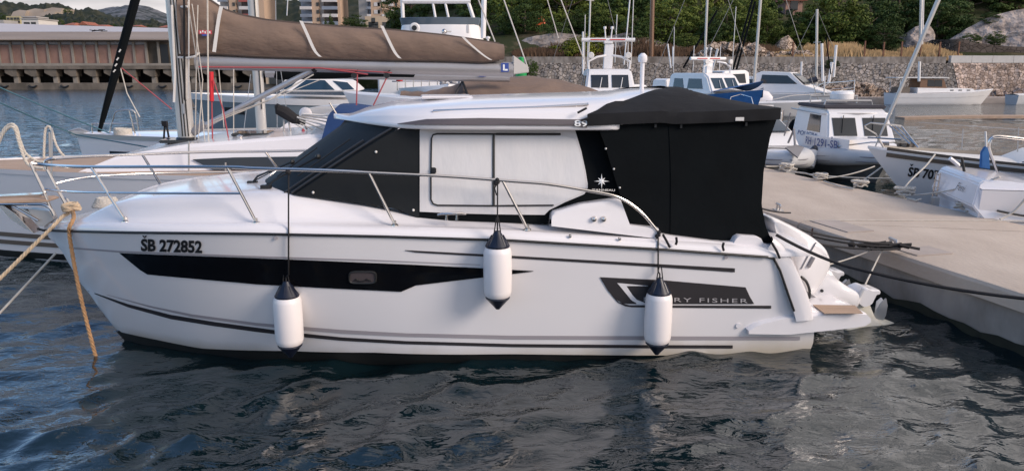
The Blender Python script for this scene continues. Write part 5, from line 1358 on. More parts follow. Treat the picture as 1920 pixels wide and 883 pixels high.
def label_plane(root, txt, p0, p1, up, material, name, bold=0, lean=0, spacing=1.0, caron=None):
    vs, fs = text_mesh(txt, bold, spacing); p0, p1, up = Vector(p0), Vector(p1), Vector(up); m = M()
    g = lambda fx, fy: p0 + (p1 - p0) * (fx + lean * fy) + up * fy
    m.add([g(fx, fy) for fx, fy in vs], fs)
    if caron is not None:
        for sg in (-1, 1): m.poly([g(caron + sg * .035, 1.42), g(caron + sg * .012, 1.42), g(caron, 1.22), g(caron, 1.08)])
    return L_emit(name, m, material, root, smooth=0)
label_plane(Pb, 'POLICIJA', (1.75, -(w(1.25) + .016), 1.22), (3.35, -(w(1.25) + .016), 1.24), (0, .03, .17), 'textblue', 'lettering', .01)
def tube_pt(x, dz): 
    sd = -1; return Vector((x, sd * (hP.half(min(x, 5.6), 1) - .02 + .245 * math.cos(dz)), hP.sheer(x) - .10 + .245 * math.sin(dz)))
vs, fs = text_mesh('RH 1291-SB', .02); m = M(); g = lambda fx, fy: Vector((2.95 + 1.75 * fx, -(w(1.0) + .05) + .25 * max(0, fx - .55), .98 + .02 * fx + .22 * fy))
m = M(); m.add([g(fx, fy) for fx, fy in vs], fs)
for sg in (-1, 1): m.poly([g(.83 + sg * .035, 1.42), g(.83 + sg * .012, 1.42), g(.83, 1.2), g(.83, 1.08)])
# bow flare panel that carries the registration
mf = M(); mf.grid([[Vector((2.6 + 2.5 * i / 12, -(1.06 - .25 * max(0, (i / 12 * 2.5 - .8)) / 1.35), .82 + .06 * i / 12)), Vector((2.6 + 2.5 * i / 12, -(1.05 - .25 * max(0, (i / 12 * 2.5 - .8)) / 1.35), 1.34 + .04 * i / 12)), Vector((2.6 + 2.5 * i / 12, -.5 * (1 - i / 14), 1.37 + .04 * i / 12))] for i in range(13)])
L_emit('foredeck_side', mf, 'whitepaint', Pb, smooth=60)
m.v = [(v[0], -(1.06 - .25 * max(0, (v[0] - 3.4)) / 1.35) - .06, v[2] + .10) for v in m.v]
L_emit('registration_number', m, 'textblue', Pb, smooth=0)
fd = thing('boat_fender', 'old pale fender with a dark blue top leaning on the police boat tube', 'fender', tuple(at(1520, 315, Y=21.3)))
a, b = at(1517, 314, Y=21.3), at(1526, 283, Y=21.5); m = M(); m.tube([a, a.lerp(b, .03), a.lerp(b, .5), a.lerp(b, .97), b], [.09, .13, .14, .13, .09], 14); emit('fender_body', m, 'offwhite', fd, smooth=60)
m = M(); m.tube([b, b.lerp(b * 2 - a, .25), b + (b - a) * .33], [.12, .07, .02], 12); emit('fender_cap', m, 'navy', fd)

# ------------------------------------------------- grey inflatable beside it
Rb = thing('inflatable_boat', 'light grey inflatable boat with an anchor on its bow, left of the police boat', 'dinghy', (6.75, 24.6, 0), R(-88))
hR = Hull(5.3, 1.9, .80, .60, .3, entry=.40, p=2.8, foot=.6)
L_emit('hull', hR.shell(), 'rib', Rb); L_emit('deck', hR.deck(.15, -.05), 'whitepaint', Rb)
ring_tube(Rb, hR, 5.28, .27, .05, 'engine_grey', .5)
m = M(); w2 = house(m, [(1.6, .8), (4.2, .95), (3.9, 1.35), (2.9, 1.7), (1.6, 1.7)], .75, .55); L_emit('console', m, 'whitepaint', Rb, bevel=.06)
m = M(); side_panel(m, [(3.0, 1.4), (2.9, 1.62), (3.3, 1.5), (3.5, 1.38)], w2, 1); m.prism([(3.95, -.5, 1.36), (3.95, .5, 1.36), (3.0, .42, 1.70), (3.0, -.42, 1.70)], (.02, 0, .02)); L_emit('windscreen', m, 'bluewin', Rb)
m = M(); m.tube([(4.9, .1, 1.15), (5.2, .1, 1.5), (5.35, .1, 1.1)], .03, 6); m.prism([(5.35, .32, 1.05), (5.55, .1, .82), (5.35, -.15, 1.05), (5.40, .1, 1.12)], (.03, 0, .03)); m.tube([(4.6, .1, 1.3), (4.9, .1, 1.9)], .02, 6); L_emit('anchor', m, 'engine_grey', Rb)

# ------------------------------------------------- sailing boat bow with registration
Sb = thing('sailing_boat', 'weathered white sailing boat with wooden rubbing rail, bow pointing left over the pontoon', 'sailboat', (14.2, 13.9, 0), R(180 - 18.5))
Lb = 7.15
hS = Hull(Lb, 2.5, 1.38, 1.08, 1.15, entry=.62, p=2.0, foot=.72, tuck=.85)
L_emit('hull', hS.shell(), 'whitepaint', Sb); L_emit('deck', hS.deck(.05, .01), 'offwhite', Sb)
for sd in (1, -1):
    L_emit('rubbing_rail', hS.stripe(sd, .90, .965, 0, Lb - .35, off=.02), 'brownstripe', Sb); L_emit('toe_rail', hS.stripe(sd, 1.0, 1.05, 0, Lb - .35, off=-.02), 'brownstripe', Sb)
L_emit('boot_top', hS.stripe(1, .0, .14, off=.01), 'textblack', Sb)
L_emit('registration_number', hS.lettering('SB 7074', 1, Lb - .78, Lb - 1.40, .63, .79, .03, caron=.055), 'textblack', Sb, smooth=0)
def S_at(px, py, y=0.0):
    p = hit(px, py, lambda q: to_local(Sb, q).y - y, t0=9, t1=30); return to_local(Sb, p)
m = M(); w3 = house(m, [(1.2, 1.1), (4.6, 1.2), (4.2, 1.42), (1.2, 1.45)], .75, .62); L_emit('coachroof', m, 'offwhite', Sb, bevel=.05)
m = M(); m.tube([S_at(x, y, 0.0) for x, y in ((1660, 282), (1642, 252), (1623, 241), (1622, 236), (1632, 231), (1665, 234), (1690, 237))], .022, 7)
for a, b in (((1668, 236), (1706, 270)), ((1678, 236), (1722, 277)), ((1690, 237), (1722, 277)), ((1627, 258), (1690, 262))): m.tube([S_at(*a, .0), S_at(*b, .25)], .018, 6)
L_emit('pulpit', m, 'steel', Sb)
m = M(); m.tube([S_at(1640, 278), S_at(1672, 205), S_at(1762, -6), S_at(1762, -6) + (S_at(1762, -6) - S_at(1672, 205)) * 1.2], [.012, .035, .045, .04], 8); L_emit('furled_forestay', m, 'mast', Sb)
m = M(); m.tube([S_at(1806, 242, .6), S_at(1803, 280, .6)], .012, 5); m.tube([S_at(1910, 240, .6), S_at(1908, 285, .6)], .012, 5); m.tube([S_at(1722, 230, .6), S_at(1925, 244, .6)], .005, 4); L_emit('guard_stanchion', m, 'steel_dull', Sb)
m = M()
for k in range(7): m.box(S_at(1690 + k * 4, 272, .1) + Vector((0, rnd.uniform(-.1, .1), 0)), (rnd.uniform(.06, .14), .08, rnd.uniform(.06, .1)), rnd.random())
L_emit('anchor_windlass', m, 'brownstripe', Sb)
m = M(); m.tube([S_at(1850, 300, .9), S_at(1848, 247, .9)], .02, 6); L_emit('flag_post', m, 'offwhite', Sb)
bl('mooring_rope', 'thick white rope from the sailing boat rail down to the largest rope heap', smoothpts([at(1753, 290, Y=15.2), at(1735, 312, Y=14.9), at(1718, 328, Y=14.7), at(1702, 344, Y=14.5), at(1690, 362, Y=14.3)], 4), .018, 'ropewhite')
# ------------------------------------------------- small open motorboat, stern to the pontoon
Fb = thing('small_motorboat', 'small white motorboat with script name and blue cover, stern against the pontoon at right', 'motorboat', tuple(at(1765, 380, Y=12.9).to_2d()) + (0,), R(-11))
Fb.location = (7.62, 13.1, 0)
hF = Hull(6.2, 2.2, 1.25, 1.12, 1.2, entry=.5, foot=.80, tuck=.95)
L_emit('hull', hF.shell(), 'hullpaint', Fb); L_emit('deck', hF.deck(.04, -.01), 'gelcoat', Fb)
L_emit('rub_strake', hF.stripe(-1, .90, .945, .7, 6.2, off=.02), 'rubber', Fb); L_emit('rub_strake', hF.stripe(-1, .545, .56, .3, 6.2, off=.01), 'rubber', Fb)
# raised moulded transom block with ladder and name
def F_at(px, py, y):
    p = hit(px, py, lambda q: -(to_local(Fb, q).y - y) * -1 if False else (y - to_local(Fb, q).y) * 1.0, t0=8, t1=22)
    return to_local(Fb, p) if p else None
m = M(); side = [(-.10, .85), (-.02, 1.20), (.06, 1.27), (.45, 1.25), (1.0, 1.18), (1.5, 1.12), (1.5, .8), (.8, .62), (.1, .62)]
w4 = house(m, side, 1.04, .92); blk = L_emit('transom_moulding', m, 'gelcoat', Fb, bevel=.022)
label_plane(Fb, 'Feni', (-.088, -.15, 1.0), (-.088, -.50, 1.0), (.03, 0, .12), 'textblack', 'boat_name', -.01, .15)
m = M(); P = [Vector((.25, -1.045, .80)), Vector((.6, -1.06, .74)), Vector((.82, -1.07, .74)), Vector((.98, -1.075, .84)), Vector((1.1, -1.08, .97)), Vector((1.25, -1.085, 1.01)), Vector((1.6, -1.09, 1.02))]; m.tube(smoothpts(P, 4), .018, 6); L_emit('moulding_trim', m, 'rubber', Fb)
m = M(); m.prism([(-.42, -.95, .42), (-.42, .95, .42), (.5, .95, .42), (.5, -.95, .42)], (0, 0, .14)); L_emit('swim_step', m, 'gelcoat', Fb, bevel=.04)
m = M()
for y in (.50, .70): m.tube([(-.16, y, .6), (-.13, y, 1.18)], .014, 6)
for z in (.68, .80, .92, 1.04, 1.15): m.tube([(-.15, .48, z), (-.14, .72, z)], .012, 6)
L_emit('boarding_ladder', m, 'steel', Fb)
m = M(); m.box((-.22, .34, .62), (.10, .17, .32)); L_emit('locker_box', m, 'steel_dull', Fb, bevel=.01)
m = M(); rows = [[(x, y, 1.30 + .12 * (1 - (y / 1.0) ** 2) + zz) for y in (-1.0, -.6, 0, .6, 1.0)] for x, zz in ((1.35, .06), (2.2, .02), (3.4, -.02), (5.2, -.06))]; m.grid(rows); rows2 = [[(x, -1.02, 1.30 + zz), (x + .12, -1.06, 1.30 + zz - dz)] for x, zz, dz in ((1.35, .06, .02), (2.2, .02, .16), (3.4, -.02, .26), (5.2, -.06, .3))]; m.grid(rows2); L_emit('blue_cover', m, mat('navy_blue_cover', (.01, .02, .075), .8), Fb, solid=.01)
m = M(); m.tube([(1.25, -1.0, 1.36), (5.0, -1.04, 1.28)], .03, 6); L_emit('cover_edge', m, 'offwhite', Fb)
hp = thing('steel_hoop', 'bent stainless steel hoop with a blue board standing behind the small motorboat cover', 'handrail', tuple(at(1860, 320, Y=13.6)))
m = M(); P = [at(x, y, Y=13.6) for x, y in ((1870, 322), (1862, 300), (1854, 275), (1856, 262), (1866, 256), (1890, 257), (1940, 263))]; m.tube(smoothpts(P, 4), .022, 8); emit('hoop', m, 'steel', hp)
m = M(); P = [at(x, y, Y=14.0) for x, y in ((1868, 318), (1856, 288), (1858, 266), (1870, 259), (1940, 266))]; m.tube(smoothpts(P, 4), .022, 8); emit('hoop', m, 'steel', hp)
m = M(); m.prism([at(x, y, Y=13.7) for x, y in ((1839, 315), (1841, 286), (1848, 275), (1855, 278), (1857, 318))], (0, .06, 0)); emit('blue_board', m, 'bluetarp', hp, bevel=.01)
m = M(); a, b = at(1781, 297, Y=13.3), at(1797, 310, Y=13.3); m.tube([a, b], .035, 8); m.tube([b, b + (b - a) * .12], .02, 6); single('boat_hook_handle', 'white roller handle tilted above the small motorboat stern', 'handle', m, 'fender')
m = M(); m.tube([at(1803, 295, Y=13.2), at(1809, 327, Y=13.2)], .022, 6); single('black_stake', 'short black stake beside the white roller handle', 'pole', m, 'rubber')
bl('mooring_rope', 'grey rope from the small motorboat back to the rope heap', sag(at(1712, 366, z=ZD + .05), at(1875, 332, Y=12.1), .05), .014, 'ropewhite')
bl('mooring_rope', 'pale rope from the pontoon edge up to the small motorboat at the right edge', smoothpts([at(1875, 411, z=ZD + .02), at(1900, 397, Y=11.9), at(1925, 370, Y=11.8)], 4), .018, 'ropewhite')
for pts, Y0, Y1, lb in (([(1480, 322), (1700, 334)], 18.3, 17, 'taut pale rope from beside the canopy to the sailing boat bow'), ([(1535, 335), (1640, 312)], 17, 17.6, 'slack pale rope from the second rope heap up to the police boat bow'), ([(1600, 352), (1655, 312), (1690, 285)], 16, 16.2, 'pale rope rising from the third rope heap to the sailing boat bow'), ([(1436, 312), (1510, 300)], 19, 20, 'pale rope running from the canopy to the grey inflatable boat')):
    P = [at(*p, Y=Y0 + (Y1 - Y0) * i / (len(pts) - 1)) for i, p in enumerate(pts)]; bl('mooring_rope', lb, sag(P[0], P[-1], .06) if len(P) == 2 else smoothpts(P, 5), .016, 'ropewhite')

# ------------------------------------------------- pilot boats with light masts
def pilot(px, Y, rz, label, zr, cover=None, mh=1.2):
    root = thing('pilot_boat', label, 'work boat', (at(px, 150, Y=Y).x, Y, 0), rz)
    h = Hull(9.0, 3.1, 1.9, 1.3, .8, entry=.5, foot=.8); L_emit('hull', h.shell(), 'whitepaint' if not cover else 'bluetarp', root); L_emit('deck', h.deck(.05), 'offwhite', root)
    m = M(); w = house(m, [(2.4, 1.3), (6.6, 1.6), (6.3, zr - .95), (5.75, zr - .18), (5.4, zr), (2.6, zr), (2.4, zr - .12)], 1.25, 1.0); cb = L_emit('wheelhouse', m, 'whitepaint', root, bevel=.08)
    for sd in (1, -1):
        for x0, x1 in ((2.9, 3.8), (4.2, 5.45)):
            m = M(); side_panel(m, [(x0, zr - .85), (x0, zr - .30), (x1 - .15, zr - .30), (x1 + .1, zr - .85)], w, sd, .02, .015); L_emit('side_window', m, 'window', cb)
    for y0, y1 in ((.08, .86), (-.86, -.08)):
        f = lambda y, t: Vector((6.27 - .50 * t + .02, y, zr - .90 + .70 * t))
        m = M(); m.prism([f(y0, .12), f(y1, .12), f(y1 * .97, .92), f(y0, .92)], (-.03, 0, 0)); L_emit('windscreen', m, 'bluewin' if cover else 'window', cb)
        m = M(); m.tube([f((y0 + y1) / 2, .1) + Vector((.04, 0, 0)), f((y0 + y1) / 2 + .1, .75) + Vector((.04, 0, 0))], .018, 5); L_emit('wiper', m, 'offwhite', cb)
    m = M(); m.prism([(4.3, -.22, zr), (4.7, -.22, zr), (4.62, -.16, zr + mh - .07), (4.38, -.16, zr + mh - .07)], (0, .42, 0)); m.box((4.5, 0, zr + mh), (.34, .42, .12)); mastp = L_emit('signal_mast', m, 'whitepaint', root, bevel=.02)
    m = M(); m.tube([(4.5, -1.25, zr + mh + .12), (4.5, 1.25, zr + mh + .12)], .09, 8); bar = L_emit('light_bar', m, 'whitepaint', mastp)
    m = M(); m.box((4.60, -.48, zr + mh + .13), (.03, .72, .045)); m.box((4.60, .42, zr + mh + .13), (.03, .72, .045)); L_emit('red_strip', m, 'red', bar)
    m = M()
    for y in (-.12, .12): m.tube([(4.5, y, zr + mh + .15), (4.5, y * 1.4, zr + mh + .6)], .03, 6); m.lathe((4.5, y * 1.4, zr + mh + .58), [(.03, 0), (.07, .05), (.07, .14), (0, .16)], 8)
    L_emit('lantern', m, 'whitepaint', mastp)
    for y in (-.95, .95):
        m = M(); m.tube([(5.3, y, zr), (5.3, y * 1.0, zr + .35), (5.3, y * .6, zr + .55), (5.1, y * .15, zr + .62)], .05, 7); L_emit('roof_hoop', m, 'whitepaint', root)
        m = M(); m.lathe((5.42, y * .9, zr + .62), [(.0, -.05), (.13, -.05), (.15, 0), (.12, .05), (0, .05)], 14, 'X'); L_emit('searchlight', m, 'offwhite', root)
        m = M(); m.tube([(4.4, y, zr + .1), (4.4, y, zr + 1.5)], .022, 5); L_emit('whip_aerial', m, 'offwhite', root)
    m = M(); m.tube([(5.4, 1.0, zr + .2), (5.4, 1.02, zr + 3.6)], .02, 5); L_emit('whip_aerial', m, 'offwhite', root)
    m = M(); m.tube([(2.7, -1.0, zr), (2.6, -1.0, zr + 2.6)], .02, 5); L_emit('whip_aerial', m, 'offwhite', root)
    if cover:
        m = M(); m.grid([[(x, y, h.sheer(x) + .12 + .35 * (1 - abs(y) / 1.4) * (x / 9.0)) for y in [h.half(min(x, 8.9), 1) * q for q in (-1.02, -.7, -.3, 0, .3, .7, 1.02)]] for x in [6.3 + 2.6 * i / 10 for i in range(11)]]); m.grid([[(x, sd_ * h.half(min(x, 8.9), 1) * 1.02, h.sheer(x) + .12 - d) for d in (0, .5)] for sd_ in (1,) for x in [6.3 + 2.6 * i / 10 for i in range(11)]]); L_emit('foredeck_cover', m, 'bluetarp', root)
    return root
pilot(1125, 42, R(-92), 'white wheelhouse boat with a signal mast and red striped light bar, left of its twin', 2.95, mh=1.22)
pilot(1236, 49, R(-64), 'white wheelhouse boat with red striped light bar and blue hull cover, right of its twin', 2.72, cover=True, mh=.68)

# ------------------------------------------------- smaller boats moored in the background
def small_boat(px, wy, Lm, rz, label, cab=True, mastpx=None, hullm='whitepaint', canvas=None, name='motorboat', cat='motorboat', H=1.0, Y=None, gear=()):
    Y = Y or 3.0 / math.tan(math.radians(12.2) - math.atan((441.5 - wy) / FPX))
    root = thing(name, label, cat, (at(px, wy, Y=Y).x, Y, 0), rz)
    h = Hull(Lm, Lm * .33, 1.0 * H, .8 * H, Lm * .12, entry=.55, foot=.75, draft=.25)
    L_emit('hull', h.shell(), hullm, root); L_emit('deck', h.deck(.08), 'whitepaint', root)
    if cab:
        z = .85 * H; m = M(); w = house(m, [(Lm * .30, z), (Lm * .84, z + .12), (Lm * .66, z + .42 * H), (Lm * .56, z + .95 * H), (Lm * .34, z + 1.0 * H), (Lm * .30, z + .9 * H)], Lm * .125, Lm * .10); cb = L_emit('cabin', m, 'whitepaint', root, bevel=.04)
        for sd in (1, -1):
            m = M(); side_panel(m, [(Lm * .34, z + .45 * H), (Lm * .35, z + .85 * H), (Lm * .54, z + .82 * H), (Lm * .62, z + .45 * H)], w, sd, .02, .015); L_emit('side_window', m, 'window', cb)
        m = M(); m.prism([(Lm * .67 + .02, -Lm * .09, z + .44 * H), (Lm * .67 + .02, Lm * .09, z + .44 * H), (Lm * .57 + .02, Lm * .085, z + .92 * H), (Lm * .57 + .02, -Lm * .085, z + .92 * H)], (.015, 0, .01)); L_emit('windscreen', m, 'window', cb)
    if canvas:
        z = .9 * H; m = M(); m.grid([[(x, y * Lm * .14, z + hh * (1 - abs(y) ** 2.5) + .25) for y in (-1, -.8, -.4, 0, .4, .8, 1)] for x, hh in ((.02 * Lm, .2), (.08 * Lm, .5), (.2 * Lm, .62), (.34 * Lm, .62), (.38 * Lm, .4))]); L_emit('cockpit_cover', m, canvas, root, solid=.02)
    if mastpx:
        (xt, yt), xb, r = mastpx; bw = at(xb, 180, Y=Y); off_ = to_world(root, (Lm * .52, 0, 0)) - root.location; root.location = (bw.x - off_.x, Y - off_.y, 0)
        top = to_local(root, at(xt, yt, Y=Y)); bz = Vector((Lm * .52, 0, .9)); k_ = 1.6 if yt < 10 else 1.0; top = bz + (top - bz) * k_; m = M(); m.tube([bz, bz.lerp(top, .5), top], r, 8); ms = L_emit('mast', m, 'mast', root)
        m = M(); zz = .9 + (top.z - .9) * .62; xx = Lm * .52 + (top.x - Lm * .52) * .62; m.tube([(xx, -.5, zz), (xx, .5, zz)], .025, 5); L_emit('spreader', m, 'mast', ms)
        m = M(); m.tube([(Lm * .98, 0, 1.0), (top.x, top.y, top.z)], .018, 4); m.tube([(.05, 0, 1.0), (top.x, top.y, top.z)], .018, 4); L_emit('stay', m, 'wire', root)
    m = M(); m.tube([(Lm * .62, Lm * .13, 1.0), (Lm * .8, Lm * .10, 1.35 * H), (Lm * .99, 0, 1.45 * H), (Lm * .8, -Lm * .10, 1.35 * H), (Lm * .62, -Lm * .13, 1.0)], .022, 5); L_emit('bow_rail', m, 'steel', root)
    if 'engine' in gear:
        m = M(); m.box((-.22, 0, 1.05), (.42, .36, .5)); m.box((-.2, 0, .5), (.2, .16, .9)); L_emit('outboard_motor', m, 'engine', root, bevel=.08)
    if 'wheel' in gear:
        m = M(); P = [(.5, .55 * math.cos(a), 1.25 + .5 * math.sin(a)) for a in (2 * math.pi * k / 20 for k in range(21))]; m.tube(P, .04, 6); L_emit('steering_wheel', m, 'teakdark', root)
        m = M(); m.box((.6, 0, 1.15), (.3, .35, .7)); L_emit('binnacle', m, 'rubber', root, bevel=.05)
    return root
small_boat(1352, 190, 9, R(-35), 'white flybridge cruiser peeping out right of the blue hull cover', Y=57, H=1.5)
small_boat(1432, 200, 8.5, R(-150), 'large white cruiser with raised cabin left of the steering wheel boat', Y=55, H=1.55)
small_boat(1462, 205, 3.2, R(-170), 'pale grey inflatable dinghy just above the canopy corner', hullm='rib', cab=False, Y=42, H=.8)
small_boat(1552, 192, 7.5, R(165), 'white sport boat moored between the steering wheel boat and the police boat radar', Y=60, H=1.2)
small_boat(1192, 200, 6.5, R(30), 'small white cabin boat just right of the anchor light post', Y=52, H=1.25)
small_boat(1075, 215, 6.5, R(-80), 'low cabin boat with dark blue canvas seen left of the first signal mast boat', canvas='navy', Y=50)
small_boat(1250, 190, 7, R(-160), 'white motorboat with tan deck between the two wheelhouse boats', Y=58)
small_boat(1215, 190, 7, R(-40), 'small white boat under a blue canvas cover behind the anchor light', canvas='bluetarp', Y=64)
small_boat(1330, 190, 8, R(-30), 'white sports cruiser just right of the blue tinted wheelhouse window', Y=60, H=1.3)
small_boat(1392, 190, 7.5, R(170), 'low white motorboat in front of the stone wall, right of the slanting black sails', Y=62)
small_boat(1392, 205, 5, R(75), 'little blue boat showing a white outboard above the canopy edge', hullm='bluetarp', Y=36, cab=False, gear=('engine',), H=1.15)
small_boat(1405, 200, 9, R(35), 'white cruiser with tan side seen behind the steering wheel boat', Y=60, H=1.35)
small_boat(1500, 196, 8.5, R(112), 'rounded white sailing boat stern with a steering wheel and black binnacle', cab=False, gear=('wheel',), name='sailing_boat', cat='sailboat', Y=57, H=1.2)
small_boat(1450, 212, 4.2, R(160), 'small white covered dinghy right above the canopy corner', cab=False, canvas='fender', Y=46)
small_boat(1412, 196, 8.5, R(-20), 'sailing boat carrying the tall grey mast right of centre', cab=False, mastpx=((1426, 0), 1412, .09), name='sailing_boat', cat='sailboat', Y=50)
small_boat(1318, 190, 8.0, R(-20), 'sailing boat with a white mast rising behind the red striped light bar', cab=False, mastpx=((1326, 0), 1319, .085), name='sailing_boat', cat='sailboat', Y=56)
small_boat(1105, 190, 8.0, R(-40), 'sailing boat with a white mast just left of the first wheelhouse boat', cab=False, mastpx=((1107, 0), 1101, .06), name='sailing_boat', cat='sailboat', Y=56)
small_boat(1505, 190, 7.0, R(10), 'sailing boat with dark blue boom cover and short white mast before the stone wall', cab=False, mastpx=((1532, 18), 1530, .10), name='sailing_boat', cat='sailboat', Y=63)
m = M(); m.tube([at(1492, 158, Y=62.5), at(1512, 155, Y=62.5), at(1531, 149, Y=62.5)], [.08, .2, .24], 8); single('boom_cover', 'dark blue sail cover on a boom in front of the stone wall', 'sail cover', m, 'navy')
for (a, b, r, lb, mt) in (((1541, 82), (1543, 153), .10, 'short white pole right of the tall white mast before the wall', 'whitepaint'), ((1568, 85), (1563, 145), .10, 'white pole leaning right beside the dark round bush', 'whitepaint'), ((1560, 117), (1554, 155), .11, 'shorter thick white pole leaning beside the police boat radar', 'whitepaint'),
    ((1503, 116), (1502, 170), .07, 'thin white lamp post standing before the stone wall', 'whitepaint'), ((1724, 116), (1723, 153), .10, 'white post behind the wooden cruiser cabin', 'whitepaint'), ((1093, 60), (1093, 140), .07, 'short white aerial left of the first wheelhouse boat', 'whitepaint'),
    ((1181, 0), (1170, 122), .05, 'tall thin white aerial right of the first light bar', 'whitepaint'), ((1157, 28), (1153, 118), .04, 'thin grey aerial between light bar and trees', 'steel_dull'), ((1346, 92), (1335, 135), .09, 'pinkish oar shaft leaning right of the second light bar', 'offwhite'), ((1252, 83), (1258, 128), .06, 'thin white aerial left of the second light bar', 'whitepaint'), ((1262, 88), (1262, 125), .06, 'second thin white aerial left of the second light bar', 'whitepaint'), ((1411, 145), (1411, 180), .12, 'short white post beside the foot of the tall grey mast', 'whitepaint')):
    m = M(); m.tube([at(*a, Y=60), at(*b, Y=60)], r, 7); single('pole', lb, 'pole', m, mt)
for a, b, lb in (((1412, -4), (1374, 132), 'left one of two dark furled sails slanting down to the low white motorboat'), ((1416, 4), (1380, 134), 'right one of two dark furled sails slanting down to the low white motorboat'), ((1345, 20), (1281, 128), 'black and white furled sail slanting behind the second light bar'), ((1548, 70), (1558, 140), 'thin dark stay slanting to the dark round bush')):
    m = M(); m.tube([at(*a, Y=59), at(*b, Y=59)], .08 if 'stay' not in lb else .04, 6); single('furled_sail', lb, 'sail', m, 'canvas')
# white wooden cruiser by the far quay
Wc = thing('wooden_cruiser', 'long low white wooden cruiser with brown cabin moored by the far quay', 'motorboat', (at(1668, 197, Y=66).x, 66, 0), R(1.5))
hW = Hull(8.7, 2.6, 1.25, .95, .9, entry=.45, foot=.78, sag=.06)
L_emit('hull', hW.shell(), 'whitepaint', Wc); L_emit('deck', hW.deck(.05), 'whitepaint', Wc)
L_emit('hull_line', hW.stripe(-1, .62, .66, 0, 7.8, off=.02), 'offwhite', Wc)
m = M(); w = house(m, [(1.7, .95), (6.6, 1.05), (6.4, 1.32), (1.7, 1.4)], 1.0, .95); L_emit('trunk_cabin', m, 'whitepaint', Wc, bevel=.03)
m = M(); w = house(m, [(1.9, 1.38), (4.2, 1.34), (3.9, 2.1), (2.0, 2.15)], .9, .85); ch = L_emit('wheelhouse', m, 'teakdark', Wc)
for x0, x1 in ((2.55, 3.1), (3.15, 3.75)):
    m = M(); side_panel(m, [(x0, 1.5), (x0, 2.05), (x1, 2.03), (x1 + .05, 1.48)], w, -1, .02, .015); L_emit('side_window', m, 'window', ch)
m = M(); m.box((2.1, 0, 2.22), (4.3, 2.0, .07)); m.tube([(.3, -.8, 1.0), (.3, -.8, 2.2)], .03, 5); m.tube([(.3, .8, 1.0), (.3, .8, 2.2)], .03, 5); L_emit('canopy_roof', m, 'offwhite', Wc)
for x in (4.6, 5.3, 6.0):
    m = M(); m.box((x, -.975, 1.2), (.28, .04, .08)); L_emit('cabin_port', m, 'window', Wc)
m = M(); m.box((.8, 0, 1.2), (.9, 1.4, .5)); L_emit('cockpit_bench', m, 'brownstripe', Wc, bevel=.03)
small_boat(1895, 196, 4.2, R(20), 'little grey and white tender at the right edge of the far quay', cab=False, hullm='rib', Y=66)
m = M(); rows = [[(x, y, .10 * (1 - (abs(x) / 6.5) ** 2)) for y in (-.6, 0, .6)] for x in [-6.5 + 13 * i / 16 for i in range(17)]]; m.grid(rows); 
mm = M(); mm.v = [(v[0] + at(1890, 217, Y=47).x, v[1] + 47, v[2] + .12) for v in m.v]; mm.f = m.f; single('floating_boom', 'long sandy floating pontoon lying on the water at the right edge', 'pontoon', mm, 'teak', solid=.15)
